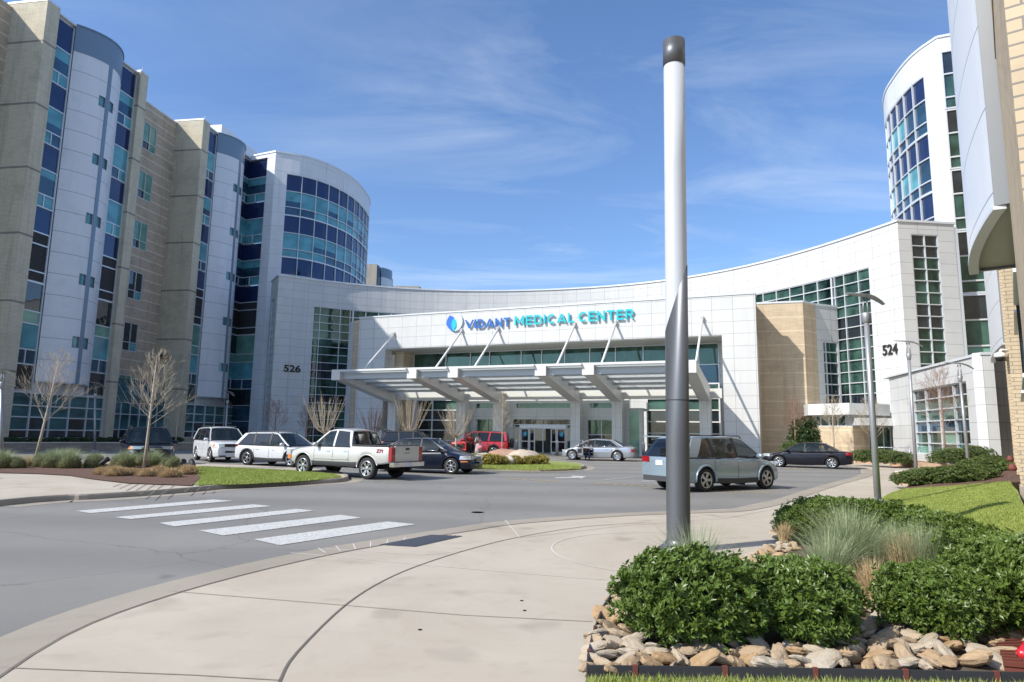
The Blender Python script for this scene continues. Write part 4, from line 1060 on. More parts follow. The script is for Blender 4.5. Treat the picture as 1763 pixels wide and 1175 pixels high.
def text3(name,s,size,ext,mat,parent,Mx,width=None,bold=0):
    cu=bpy.data.curves.new(name,'FONT'); cu.body=s; cu.size=size; cu.extrude=ext; cu.offset=bold; cu.align_x='CENTER'; cu.align_y='BOTTOM_BASELINE'
    t=bpy.data.objects.new(name,cu); COL.objects.link(t); bpy.context.view_layer.update()
    dg=bpy.context.evaluated_depsgraph_get(); me=bpy.data.meshes.new_from_object(t.evaluated_get(dg)); bpy.data.objects.remove(t)
    xs=[v.co.x for v in me.vertices]; w=max(xs)-min(xs); cx_=(max(xs)+min(xs))/2
    f=width/w if width else 1
    for v in me.vertices: v.co.x=(v.co.x-cx_)*f
    me.transform(Mx); me.materials.clear(); me.materials.append(M[mat])
    o=bpy.data.objects.new(name,me); COL.objects.link(o); o.parent=parent; return o
def suv_common(c,**k): pass
# ---- white/pewter crew-cab pickup
sp=dict(paint='paint_pewter',xr=-2.62,xf=2.50,wr=.385,wb=3.2,gap=.075,hw=[(-2.62,.80),(-2.5,.86),(0,.87),(1.9,.86),(2.3,.80),(2.5,.66)],
 top=[(-2.62,1.17),(-.80,1.17),(-.78,1.12),(.95,1.12),(1.1,1.14),(1.9,1.09),(2.35,1.02),(2.5,.93)],crown=[(-2.6,.0),(.8,.02),(1.3,.05),(2.5,.12)],zb=[(-2.62,.60),(-2.3,.55),(-1.0,.42),(1.2,.42),(2.1,.46),(2.5,.55)],
 doors=[1.02,.06,-.72],handles=[.30,-.55],handlemat='chrome',spokes=6,twin=True,bump_f='cladding',bump_r='paint_pewter',clad='cladding',nobump=True,
 cab=dict(belt=1.12,roof=[(-.8,1.71),(-.2,1.78),(.3,1.77),(.55,1.71)],wb=.82,wt=.64,A0=1.12,A1=.42,D0=-.83,D1=-.66,private=-.5,seats=[.1,-.6],mirx=.86,
  pillars=[(1.10,.44,.09,.07,None),(.05,.03,.09,.08,None),(-.80,-.64,.09,.12,None)]))
loc,h=carpose((635.6,806),(520,800),.385,3.2,.80,1); 
tr=Car('pickup_truck','pewter white crew-cab pickup beside the grass tip, red Z71 badge on its bed','pickup truck',sp,loc,h)
# painted bed shade and tailgate
m=MB(); m.box((-1.72,0,1.166),(.83,.70,.004)); m.build('bed_shade',M['dark_gap'],tr.root)  # flat near-black sheet over the closed bed, standing for shade inside it
m=MB(); 
for y in (-.78,.78): m.box((-1.72,y,1.185),(.86,.075,.022))
m.box((-2.60,0,1.185),(.035,.70,.02)); m.box((-.84,0,1.19),(.04,.74,.03)); m.build('bed_rail',M['cladding'],tr.root)
m=MB(); m.box((-2.695,0,.90),(.03,.655,.285)); tg=m.build('tailgate',M['paint_pewter'],tr.root)
m=MB(); m.box((-2.728,0,1.08),(.012,.10,.035)); m.build('tailgate_handle',M['trim_black'],tg)
text3('tailgate_lettering','GMC',.12,.004,'paint_silver',tg,Matrix.Translation((-2.728,0,.90))@Matrix.Rotation(-PI/2,4,'Z')@Matrix.Rotation(PI/2,4,'X'),.34,.003)
m=MB(); m.box((-2.74,0,.545),(.10,.84,.075)); bm_=m.build('rear_bumper',M['chrome'],tr.root); m=MB(); m.box((-2.74,0,.63),(.09,.82,.012)); m.build('bumper_step',M['trim_black'],bm_)
m=MB(); m.box((-2.846,.0,.54),(.004,.15,.075)); m.build('licence_plate',M['plate_white'],tr.root)
for sd in (1,-1):
    m=MB(); m.box((-2.655,sd*.755,.90),(.07,.10,.25)); m.build('tail_lamp',M['lamp_red'],tr.root)
    m=MB(); m.box((2.44,sd*.70,.86),(.10,.12,.10)); m.build('headlight',M['lamp_clear'],tr.root)
    m=MB(); m.box((2.38,sd*.775,.70),(.07,.045,.075)); m.build('turn_lamp',M['lamp_orange'],tr.root)
    m=MB(); m.tube([(-2.3,sd*.3,.5),(-2.6,sd*.35,.42)],.04,6); m.build('exhaust_pipe' if sd<0 else 'hitch_bar',M['underside'],tr.root)
m=MB(); m.box((-.72,0,1.675),(.02,.12,.02)); m.build('brake_light',M['lamp_red'],tr.root)
m=MB(); m.box((-.1,0,.45),(2.3,.45,.10)); m.build('chassis',M['underside'],tr.root)
tr.patch('door_moulding',-.68,1.0,.66,.72,'paint_pewter',.02,nx=6,nz=1)
text3('bed_badge','Z71',.17,.003,'lamp_red',tr.root,Matrix.Translation((-2.18,.868,.95))@Matrix.Rotation(PI,4,'Z')@Matrix.Rotation(PI/2,4,'X'),.30,.006)
tr.endplate('grille',True,-.5,.5,.72,.92,'trim_black',.10)
def lights(c,front=(.30,.66,.12,.35),rear=None,y=.5,hl='lamp_clear',zr=None):
    "headlights wrap from nose to side; tail lamps likewise"
    z0,z1,xl=front[1],front[1]+front[2],front[3]
    for sd in (1,-1):
        c.patch('headlight',c.xf-xl,c.xf-.0,z0,z1,hl,.012,(sd,))
        x=c.xf; yy=c.hw(x); m=MB()
        for i in range(6):
            t=1-(1-front[0])*i/5; b=c.k.get('nose',.09)*(1-abs(t)**2.6)
            m.v+=[(x+b+.006,sd*yy*t,z0+.01),(x+b+.0,sd*yy*t,z1)]
        for i in range(5): m.face((2*i,2*i+1,2*i+3,2*i+2),0,None,True)
        m.build('headlight',M[hl],c.root)
    z0,z1,xl,yi=rear
    for sd in (1,-1):
        c.patch('tail_lamp',c.xr+.0,c.xr+xl,z0,z1,'lamp_red',.012,(sd,))
        x=c.xr; yy=c.hw(x); m=MB()
        for i in range(6):
            t=1-(1-yi)*i/5; b=c.k.get('nose',.07)*(1-abs(t)**2.6)
            m.v+=[(x-b-.010,sd*yy*t,z0+.01),(x-b-.004,sd*yy*t,z1)]
        for i in range(5): m.face((2*i,2*i+1,2*i+3,2*i+2),0,None,True)
        m.build('tail_lamp',M['lamp_red'],c.root)
def plate(c,front,z):
    b=c.k.get('nose',.09 if front else .07)
    c.endplate('licence_plate',front,-.15,.15,z-.075,z+.075,'plate_white',b+.012)
def grille(c,y,z0,z1,mat='trim_black',bars=3,trim='chrome'):
    b=c.k.get('nose',.09)
    g=c.endplate('grille',True,-y,y,z0,z1,mat,b*.92+.01)
    m=MB()
    for i in range(bars): m.box((c.xf+b*.92+.014,0,z0+(z1-z0)*(i+.5)/bars),(.006,y*.95,.008))
    m.build('grille_bar',M[trim],g); return g
# generic specs
def suv(p,L,W,H,wb,wr=.365,fo=.88,**k):
    xf=wb/2+fo; xr=xf-L; hw=W/2; sp=dict(paint=p,xr=xr+.07,xf=xf-.09,wr=wr,wb=wb,
     hw=[(xr,hw-.12),(xr+.3,hw-.02),(0,hw),(wb/2,hw-.01),(xf-.35,hw-.08),(xf-.09,hw-.24)],
     top=k.get('top',[(xr,H*.60),(xr+.25,H*.62),(0,H*.60),(wb/2-.35,H*.60),(xf-.5,H*.545),(xf-.09,H*.47)]),crown=[(xr,.03),(wb/2-.5,.04),(xf-.6,.06),(xf,.12)],
     zb=[(xr,.34),(xr+.5,.27),(0,.22),(wb/2,.24),(xf,.30)],doors=k.get('doors',[wb/2-.42,.02,-wb/2+.42]),handles=k.get('handles',[.25,-.72]),clad=k.get('clad','cladding'),spokes=k.get('spokes',5),twin=k.get('twin',False),archmat=k.get('archmat',p),flare=k.get('flare'),
     cab=dict(belt=[(xr,H*.615),(wb/2-.3,H*.60)],roof=[(xr+.1,H*.955),(xr+.8,H*.985),(0,H),(wb/2-1.0,H*.975),(wb/2-.7,H*.95)],wb=hw-.055,wt=hw-.25,A0=wb/2-.18,A1=wb/2-1.02,D0=xr+.12,D1=xr+k.get('dt',.42),private=k.get('private',-.1),rails=k.get('rails',(.35,xr+.65)),
       pillars=[(wb/2-.20,wb/2-1.0,.10,.07,k.get('apil')),(.02,-.02,.10,.09,'trim_black'),(-wb/2+.42,-wb/2+.30,.11,.10,k.get('cpil','trim_black')),(xr+.20,xr+k.get('dt',.42)+.1,.20,.20,None)]))
    sp.update(k.get('extra',{})); return sp
def sedan(p,L,W,H,wb,wr=.33,fo=.92,**k):
    xf=wb/2+fo; xr=xf-L; hw=W/2
    return dict(dict(paint=p,xr=xr+.07,xf=xf-.09,wr=wr,wb=wb,
     hw=[(xr,hw-.16),(xr+.3,hw-.05),(0,hw),(wb/2,hw-.01),(xf-.35,hw-.07),(xf-.09,hw-.24)],
     top=k.get('top',[(xr,H*.60),(xr+.15,H*.66),(xr+.55,H*.68),(-wb/2+.2,H*.66),(0,H*.63),(wb/2-.25,H*.65),(xf-.6,H*.56),(xf-.09,H*.44)]),crown=[(xr,.05),(-wb/2,.05),(wb/2-.5,.04),(xf-.6,.06),(xf,.10)],
     zb=[(xr,.30),(xr+.5,.22),(0,.17),(wb/2,.19),(xf,.24)],doors=[wb/2-.40,.02,-wb/2+.35],handles=[.22,-.75],clad=None,spokes=k.get('spokes',7),twin=False,beltmat=k.get('beltmat','chrome'),
     cab=dict(belt=[(xr,H*.665),(wb/2-.3,H*.64)],roof=[(-wb/2-.0,H*.95),(-.5,H*.99),(0,H),(wb/2-1.05,H*.97),(wb/2-.85,H*.94)],wb=hw-.07,wt=hw-.29,A0=wb/2-.22,A1=wb/2-1.05,D0=-wb/2-.42,D1=-wb/2+.32,seats=[.05,-.85],
       pillars=[(wb/2-.24,wb/2-1.03,.09,.06,None),(.02,-.04,.08,.07,'trim_black'),(-wb/2-.12,-wb/2+.50,.06,.05,None),(-wb/2-.36,-wb/2+.36,.12,.12,None)])),**k.get('extra',{}))
# ---- dark SUV facing the camera on the left
S1=suv('paint_navy',4.68,1.89,1.73,2.70,.365,.90,clad='cladding'); loc,h=carpose((207.6,778),(236.9,782),.365,2.7,.82,-1,fix=math.radians(-56)); loc=(loc[0]*.84,loc[1]*.84,loc[2])
c=Car('parked_suv','dark navy SUV facing the camera behind the grass clumps on the left','SUV',S1,loc,h)
lights(c,(.45,.80,.13,.32),(.95,1.15,.18,.75)); g=grille(c,.40,.70,.88,bars=2); plate(c,True,.46); c.endplate('lower_grille',True,-.45,.45,.36,.5,'trim_black',.085)
m=MB(); m.lathe([(.055,0),(.075,.0),(.075,.012),(.055,.012)],(c.xf+.10,0,.80),16,0,Matrix.Rotation(PI/2,3,'Y')@Matrix.Diagonal((.6,1,1)).to_3x3()); m.build('grille_emblem',M['chrome'],g)
for sd in (1,-1): c.patch('turn_lamp',c.xf-.40,c.xf-.22,.80,.92,'lamp_orange',.016,(sd,))
# ---- white boxy SUV
S2=suv('paint_white',4.81,1.84,1.82,2.89,.37,.90,clad='paint_white',private=-.3,spokes=5,top=[(-2.5,1.12),(1.0,1.10),(1.25,1.12),(2.0,1.05),(2.26,.92)],dt=.30,rails=(.3,-1.6)); loc,h=carpose((338.5,780),(366,783),.37,2.89,.80,-1,fix=math.radians(-52))
c=Car('parked_suv','boxy white SUV facing the camera, between the navy SUV and the white crossover','SUV',S2,loc,h)
lights(c,(.55,.78,.17,.28),(.85,1.15,.12,.8)); grille(c,.42,.80,.95,bars=6,trim='trim_black',mat='cladding'); c.endplate('lower_grille',True,-.38,.38,.50,.60,'trim_black',.085); c.endplate('bumper_skid',True,-.66,.66,.31,.37,'cladding',.07)
for sd in (1,-1): c.patch('turn_lamp',c.xf-.38,c.xf-.25,.78,.93,'lamp_orange',.016,(sd,))
# ---- white crossover
S3=suv('paint_white',4.44,1.82,1.60,2.67,.35,.85,clad='cladding',archmat='cladding',flare=True,spokes=5,twin=True,private=-.2,dt=.55,rails=(.3,-1.5),cpil='trim_black'); loc,h=carpose((430,788),(499.2,790.6),.35,2.67,.80,-1)
c=Car('parked_suv','rounded white crossover with black wheel arches and twin-spoke wheels, directly left of the pickup','SUV',S3,loc,h)
lights(c,(.5,.70,.14,.34),(.88,1.03,.20,.7)); grille(c,.3,.62,.80,bars=3)
# ---- black sedan behind the pickup
S4=sedan('paint_navy',4.83,1.82,1.45,2.85,.33,.86,spokes=7); h=math.radians(-19)
fw_=G(778,802,.33); dv=Vector((math.cos(h),math.sin(h))); lf=Vector((-dv.y,dv.x)); pc=Vector((fw_.x,fw_.y))-dv*1.425+lf*.79
c=Car('parked_sedan','glossy black-navy sedan with a chrome grille, half hidden behind the pickup','sedan',S4,(pc.x,pc.y,ZR),h)
lights(c,(.50,.60,.15,.42),(.75,.92,.2,.7)); grille(c,.26,.50,.72,bars=4)
for sd in (1,-1): c.patch('side_marker',c.xf-.36,c.xf-.10,.50,.545,'lamp_orange',.014,(sd,)); 
m=MB(); m.tube([(c.xf-.9,0,.93),(c.xf-.02,0,.72)],.004,4); m.build('bonnet_crease',M['trim_black'],c.root)
# ---- red SUV with open door
S6=suv('paint_red',4.66,1.80,1.84,2.76,.38,.80,clad='cladding',archmat='cladding',flare=True,spokes=6,private=-.8,cpil='paint_red',dt=.22,rails=(.5,-1.9),top=[(-2.5,1.13),(.9,1.11),(1.15,1.10),(1.9,1.04),(2.1,.92)]); loc,h=carpose((852,779.7),(791.7,773),.38,2.76,.78,1,fix=math.radians(173))
c=Car('parked_suv','red boxy SUV with a rear spare wheel and open driver door','SUV',S6,loc,h)
lights(c,(.6,.76,.14,.2),(.55,.75,.1,.8)); red=c
m=MB(); m.lathe([(0,-.13),(.30,-.13),(.36,-.08),(.37,0),(.36,.08),(.3,.12),(0,.12)],(c.xr-.24,.12,.98),24,0,Matrix.Rotation(PI/2,3,'Y')); m.build('spare_wheel_cover',M['trim_black'],c.root)
def opendoor(c,x0,x1,side,ang):
    c.patch('doorway_shade',x1,x0,lambda q:c.zb(q)+.16,lambda q:c.sh(q)-.01,'dark_gap',.010,(side,),nx=10,nz=6)  # near-black patch on the closed body; paints the shade inside the doorway
    # door leaf hinged at x0 (front)
    L=x0-x1; hy=side*(c.hw(x0)+.01); ca,sa=math.cos(ang),math.sin(ang)
    def P(d,z,t=0): return (x0-d*ca-0*t, hy+side*(d*sa)+t*ca*side*-1, z)
    m=MB(); z0=c.zb(x0)+.16; z1=c.sh(x0)-.02
    m.prism([P(0,z0),P(L,z0+.02),P(L,z1),P(0,z1)],(sa*.08,-side*ca*.08,0)); d=m.build('open_door',M[c.p],c.root,fix=True)
    zt=c.k['cab']['roof'][2][1]-.1
    m=MB(); m.tube([P(.03,z1),P(.62,zt),P(L-.04,zt),P(L-.02,z1)],.022,5); m.build('door_frame',M[c.p],d)
    m=MB(); m.poly([P(.06,z1),P(.62,zt-.02),P(L-.05,zt-.02),P(L-.04,z1)]); m.build('door_glass',M['glass_car'],d)
    m=MB(); m.prism([P(.1,z0+.15,-.09*0),P(L-.1,z0+.15),P(L-.1,z1-.1),P(.1,z1-.1)],(sa*.1,-side*ca*.1,0)); m.build('door_lining',M['trim_black'],d,fix=True)
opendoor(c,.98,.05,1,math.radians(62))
# ---- silver sedan with open door
S7=sedan('paint_silver',5.03,1.86,1.44,3.03,.34,.85,spokes=10); loc,h=carpose((1063.3,785),(985,783),.34,3.03,.82,1)
c=Car('parked_sedan','silver sedan with its driver door open in front of the entrance doors','sedan',S7,loc,h)
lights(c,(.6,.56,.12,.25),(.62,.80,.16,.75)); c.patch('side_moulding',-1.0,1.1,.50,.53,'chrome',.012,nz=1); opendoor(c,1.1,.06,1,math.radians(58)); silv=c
# ---- blue-grey crossover behind the light column
S8=suv('paint_bluegrey',4.89,1.86,1.71,2.89,.36,.92,clad='cladding',archmat='paint_bluegrey',flare=True,spokes=5,twin=True,private=-2,dt=.55,rails=(.5,-1.9),cpil='trim_black'); S8['cab']['pillars'][-1]=(S8['xr']+.42,S8['xr']+.86,.46,.42,None); S8['cab']['roof'][0]=(S8['xr']+.3,1.60); loc,h=carpose((1220.3,825.3),(1310,822.3),.36,2.89,.82,-1)
c=Car('parked_suv','blue-grey crossover seen from its right rear, partly hidden by the big light column','SUV',S8,loc,h); jou=c
lights(c,(.55,.74,.14,.34),(.86,1.04,.22,.55)); plate(c,False,.86)
c.endplate('rear_bumper_trim',False,-.72,.72,.30,.46,'cladding',.075,th=.06); m=MB(); m.box((c.xr-.02,0,1.66),(.13,.62,.018)); m.build('roof_spoiler',M['paint_bluegrey'],c.root); m=MB(); m.tube([(c.xr-.02,.02,1.10),(c.xr+.02,-.22,1.13)],.012,5); m.build('rear_wiper',M['trim_black'],c.root)
m=MB(); m.tube([(c.xr-.1,-.55,.36),(c.xr+.2,-.55,.36)],.035,8); m.build('exhaust_pipe',M['chrome'],c.root)
# ---- dark sedan by the stone wall
S9=sedan('paint_purple',4.81,1.82,1.46,2.78,.33,.98,spokes=7,beltmat='trim_black'); loc,h=carpose((1421,797),(1352.6,794),.33,2.78,.80,1,fix=math.radians(150))
c=Car('parked_sedan','dark plum-black sedan showing its left rear, parked by the low orange stone wall','sedan',S9,loc,h); cam=c
lights(c,(.6,.62,.14,.38),(.78,.92,.26,.5)); plate(c,False,.78); c.k['x']=1
m=MB(); m.box((c.xr-.02,0,1.01),(.06,.60,.015)); m.build('boot_spoiler',M['paint_purple'],c.root)
# ---- vehicles glimpsed behind
S5=suv('paint_black',4.7,1.86,1.74,2.75,.36,.9,dt=.3); p=G(716,788,0)
c=Car('parked_suv','black SUV behind the black sedan with its tailgate raised, only its roof showing','SUV',S5,(p.x-.3,p.y+2,ZR),math.radians(-8))
m=MB(); 
m.prism([(c.xr+.35,-.7,1.72),(c.xr+.35,.7,1.72),(c.xr-.65,.6,1.98),(c.xr-.65,-.6,1.98)],(0,0,.05)); m.build('raised_tailgate',M['paint_black'],c.root,fix=True)
lights(c,(.55,.74,.14,.34),(.86,1.04,.22,.55))
S10=suv('paint_blue',4.2,1.76,1.6,2.5,.33,.8); p=G(794,776,0)
c=Car('parked_suv','bright blue car mostly hidden behind the bonnet of the red SUV','car',S10,(p.x-.2,p.y+1.2,ZR),math.radians(95)); lights(c,(.55,.74,.14,.34),(.86,1.04,.22,.55))
# ================================================================== SIGNS, COLUMNS, LAMPS, STREET FURNITURE
sn=empty('building_sign',tuple(ex(14,0,11.4)),label='blue and teal letters on the white wall with a two-petal emblem before them',cat='sign')
WORLDROOTS=set(); WORLDROOTS.add('building_sign')
RZ=math.atan2(ed.y,ed.x)
def arcp(cx_,cy_,rx,ry,a0,a1,n=10): return [(cx_+rx*math.cos(math.radians(a0+(a1-a0)*i/n)),cy_+ry*math.sin(math.radians(a0+(a1-a0)*i/n))) for i in range(n+1)]
K=.085
GLY={'V':(.80,[[(0,1),(.40,K)],[(.40,K),(.80,1)]]),'I':(.17,[[(K,0),(K,1)]]),'N':(.74,[[(K,0),(K,1)],[(K,.97),(.74-K,.03)],[(.74-K,0),(.74-K,1)]]),
'A':(.84,[[(.04,0),(.42,.96)],[(.42,.96),(.80,0)],[(.19,.27),(.65,.27)]]),'T':(.70,[[(0,1-K),(.70,1-K)],[(.35,0),(.35,.93)]]),'E':(.62,[[(K,0),(K,1)],[(.1,1-K),(.62,1-K)],[(.1,.5),(.57,.5)],[(.1,K),(.62,K)]]),
'L':(.58,[[(K,0),(K,1)],[(.1,K),(.58,K)]]),'M':(.92,[[(K,0),(K,1)],[(K,.96),(.46,.25)],[(.46,.25),(.92-K,.96)],[(.92-K,0),(.92-K,1)]]),
'D':(.74,[[(K,0),(K,1)],[(.1,1-K),(.34,1-K)]+arcp(.34,.5,.40-K,.5-K,90,-90)+[(.1,K)]]),'C':(.74,[arcp(.40,.5,.40-K,.5-K,48,312,16)]),
'R':(.70,[[(K,0),(K,1)],[(.1,1-K),(.42,1-K)]+arcp(.42,.70,.28-K,.30-K,90,-90)+[(.1,.40+K)],[(.38,.44),(.64,0)]])}
def signtext(name,s,u0,v0,u1,v1,mat,h):
    a=PE.pix(u0,v0); b=PE.pix(u1,v1); s0,z0=a[0]-EO,a[1]; W=b[0]-a[0]; gap=.16
    tot=sum(GLY[c][0] for c in s)+gap*(len(s)-1); f=W/tot; x=0; zz=(a[1]+b[1])/2
    for ch in s:
        w,strokes=GLY[ch]; m=MB()
        for k,pl in enumerate(strokes):
            n=len(pl); L=[];Rr=[]
            for i,(px,py) in enumerate(pl):
                ax,ay=pl[max(i-1,0)]; bx,by=pl[min(i+1,n-1)]; dx,dy=(bx-ax)*f,(by-ay)*h; l=math.hypot(dx,dy); nx,ny=-dy/l,dx/l; t=K*h*1.02
                X,Z=(x+px)*f,py*h; L.append((X+nx*t,Z+ny*t)); Rr.append((X-nx*t,Z-ny*t))
            o0=.12+.0015*k
            for i in range(n-1):
                q=[L[i],L[i+1],Rr[i+1],Rr[i]]; m.prism([tuple(ex(s0+X,o0+.09,zz+max(0,min(h,Z)))) for X,Z in q],(-en.x*.09,-en.y*.09,0))
        m.build('letter',M[mat],sn,fix=True); x+=w+gap
simple('sign_blue',(.02,.15,.50),.3); simple('sign_teal',(.02,.50,.58),.3)
signtext('sign_word','VIDANT',803,566.5,880,563.5,'sign_blue',.80); signtext('sign_word','MEDICAL',887,561,990,556.5,'sign_teal',.82); signtext('sign_word','CENTER',997,555.5,1091.5,550.5,'sign_teal',.85)
def petal(pts,mat,out):
    q=[]
    for u,v in pts: s,z=PE.pix(u,v); q.append((s-EO,z))
    m=MB(); m.prism([tuple(ex(s,out,z)) for s,z in q],(-en.x*.1,-en.y*.1,0)); m.build('emblem_petal',M[mat],sn,fix=True)
def L5(l): return [(560+x/3.672,500+y/3.672) for x,y in l]
petal(L5([(793,160),(781,178),(773,196),(771,214),(776,230),(788,246),(806,258),(815,262),(822,250),(830,225),(833,200),(826,184),(812,170)]),'logo_blue',.16)
petal(L5([(859,158),(868,172),(873,196),(871,216),(860,237),(843,254),(822,262),(836,240),(838,215),(833,192),(822,180),(834,170)]),'logo_pale',.175)
petal(L5([(820,180),(832,190),(837,206),(834,228),(824,250),(817,263),(806,240),(803,216),(808,196)]),'sign_teal',.19)
def number(s,P,u0,v0,u1,v1,h,lab):
    a=P.pix(u0,v0); b=P.pix(u1,v1); sm=(a[0]+b[0])/2; z=(a[1]+b[1])/2; p=P.at(sm,.06); t=P.tn[P.seg(sm)]
    r_=empty('building_number',(p.x,p.y,z),0,lab,'sign'); 
    text3('digits',s,h,.03,'trim_black',r_,Matrix.Rotation(math.atan2(t.y,t.x),4,'Z')@Matrix.Rotation(PI/2,4,'X'),(b[0]-a[0]),.022)
number('526',PM,488,640,517,641,1.0,'black number 526 on the shaded white wall at the left end'); number('524',PM,1521,611,1547,610,1.08,'black number 524 on the sunlit white wall at the right end')
# ---- big light column
m,nt,b=newmat('frosted'); b.inputs['Base Color'].default_value=(.50,.52,.56,1); b.inputs['Roughness'].default_value=.35; b.inputs['Subsurface Weight'].default_value=.0
m,nt,b=newmat('column_grey'); b.inputs['Base Color'].default_value=(.135,.14,.15,1); b.inputs['Metallic'].default_value=.55; b.inputs['Roughness'].default_value=.42
p=geo(nt,'obj',(30,30,2)); f=noise(nt,2,4,.6,p); nt.links.new(ramp(nt,f,[(.2,.36),(.8,.5)]),b.inputs['Roughness'])
def light_column(x,y,lab):
    r=empty('light_column',(x,y,0),0,lab,'lamp post'); r.rotation_euler=(0,math.radians(.6),0); R0=.172; zl,zh=GY(1152,566,9.6).z,GY(1187,449,9.6).z; top=GY(1164,57,9.65).z
    m=MB(); m.lathe([(.27,0),(.27,.05),(.25,.075),(.20,.09),(.185,.15),(R0,.17)],(0,0,0),40); m.build('base_flange',M['column_grey'],r)
    n=48
    for part,(za,zb_) in enumerate((('lo',None),(None,'hi'))):
        m=MB()
        for j in range(n):
            a=2*PI*j/n; th0=math.radians(-14); cz=(zl+zh)/2+(zh-zl)/2*math.cos(a-th0)
            X,Y=math.cos(a),math.sin(a); rr=R0 if part==0 else R0-.006
            if part==0:
                for z in (.16,1.5,cz): m.v.append((rr*X,rr*Y,z))
                m.v.append(((rr-.012)*X,(rr-.012)*Y,cz))
            else:
                for z in (cz-.03,(cz+top)/2,top-.42): m.v.append((rr*X,rr*Y,z))
                m.v.append((.02*X,.02*Y,top-.42))
        for j in range(n):
            a=4*j; b_=4*((j+1)%n)
            for k in range(3): m.face((a+k,b_+k,b_+k+1,a+k+1),0,None,k<2)
        m.build('shaft' if part==0 else 'frosted_lens',M['column_grey' if part==0 else 'frosted'],r)
    m=MB(); m.lathe([(R0+.003,top-.43),(R0+.003,top)],(0,0,0),40); m.build('cap',M['column_grey'],r)
    m=MB(); m.lathe([(R0+.002,2.18),(R0+.002,2.195)],(0,0,0),40,0,None,True,False); m.build('joint_ring',M['trim_black'],r)
    for k in range(4):
        a=PI/4+k*PI/2; m=MB(); m.lathe([(.022,0),(.022,.03),(0,.035)],(.235*math.cos(a),.235*math.sin(a),.07),6); m.build('bolt',M['column_grey'],r)
light_column(cc.x,cc.y+.05,'tall grey light column with a frosted white upper half, standing on the near pavement')
tip=G(112,822,.1); light_column(tip.x-11.2*math.cos(math.radians(29)),tip.y-11.2*math.sin(math.radians(29)),'grey light column out of frame to the left whose shadow crosses the island pavement')
# ---- gull-wing street lamps
simple('lamp_grey',(.34,.35,.365),.45,.5,.08,3)
def street_lamp(u,v,zb,utop,vtop,ang,lab,sc=1.0,rad=.075):
    b=G(u,v,zb); H_=GY(utop,vtop,b.y).z-zb; tx=GY(utop,vtop,b.y).x-b.x
    r=empty('street_lamp',(b.x,b.y,zb),0,lab,'street lamp')
    m=MB(); m.lathe([(.20,0),(.20,.07),(.13,.10),(.10,.13)],(0,0,0),20); m.build('base_flange',M['lamp_grey'],r)
    sh=Vector((tx,0,H_-.72*sc)); m=MB(); m.tube([(0,0,.05),sh*.5,sh],[rad,rad*.92,rad*.8],16); m.build('pole',M['lamp_grey'],r)
    t=sh; m=MB(); m.lathe([(rad*.8,0),(rad*1.1,.03),(rad*1.45,.26),(rad*1.2,.29),(.02,.29)],tuple(t),16); m.build('lamp_housing',M['lamp_grey'],r)
    m=MB(); ca,sa=math.cos(ang),math.sin(ang)
    for d in (-.07,.07): m.tube([t+Vector((d*ca,d*sa,.25)),t+Vector((d*.6*ca,d*.6*sa,.72*sc))],.022,6)
    m.build('bracket',M['lamp_grey'],r)
    m=MB(); n=10; W=.5*sc
    for i in range(n+1):
        q=i/n*2-1; x=q*W; z=.78*sc-.18*q*abs(q)**.6*1.0*sc*.8-.10*q*q*sc; hw_=.15*(1-.55*q*q)*sc
        for sd in (-1,1):
            m.v.append((t.x+x*ca-sd*hw_*sa,t.y+x*sa+sd*hw_*ca,t.z+z)); 
    k=len(m.v); m.v+=[(a,b_,c-.02) for a,b_,c in m.v]
    for i in range(n):
        a=2*i; m.face((a,a+2,a+3,a+1)); m.face((k+a,k+a+1,k+a+3,k+a+2)); m.face((a,a+k,a+2+k,a+2)); m.face((a+1,a+3,a+3+k,a+1+k))
    m.face((0,1,1+k,k)); m.face((2*n,2*n+k,2*n+1+k,2*n+1)); m.build('reflector_wing',M['lamp_grey'],r,fix=True)
street_lamp(1512,868,0,1489,512,0,'nearest slim street lamp with a curved wing reflector, rising from the lawn corner',1.0,.085)
street_lamp(1578,820,.1,1563,590,math.radians(-25),'wing-reflector street lamp in front of the 524 wall, beside the hedge tip',1.1)
street_lamp(1669,815,.25,1651,628,math.radians(-20),'wing-reflector street lamp in front of the annex window, where the hairpin wall bends',1.1)
street_lamp(1519,795,.0,1508,655,math.radians(80),'farther street lamp half hidden behind the nearest lamp pole, beside the side entrance',1.15)
street_lamp(2,800,.12,6,640,math.radians(70),'street lamp cut off by the left edge of the photo',1.0)
street_lamp(163,778,0,166,662,math.radians(70),'street lamp in front of the first white bay of the left wing',1.3)
street_lamp(386,776,0,393,676,math.radians(70),'street lamp behind the white boxy SUV in front of the second white bay',1.3)
# ---- bollards
for i,(u,v,lab) in enumerate(((757,781,'grey bollard with a pale cap left of the red SUV'),(889,782,'grey bollard with a pale cap beside the left sliding door'),(959,785,'grey bollard with a pale cap between the doors and the silver sedan'),(1108,788,'grey bollard with a pale cap right of the silver sedan'))):
    p=G(u,v,0); r=empty('bollard',(p.x,p.y,0),0,lab,'bollard','bollards in front of the entrance')
    m=MB(); m.lathe([(.13,0),(.13,.95),(.11,.98)],(0,0,0),16); m.build('post',M['lamp_grey'],r); m=MB(); m.lathe([(.12,.98),(.12,1.12),(.09,1.18),(0,1.2)],(0,0,0),16); m.build('cap',M['white_paint'],r)
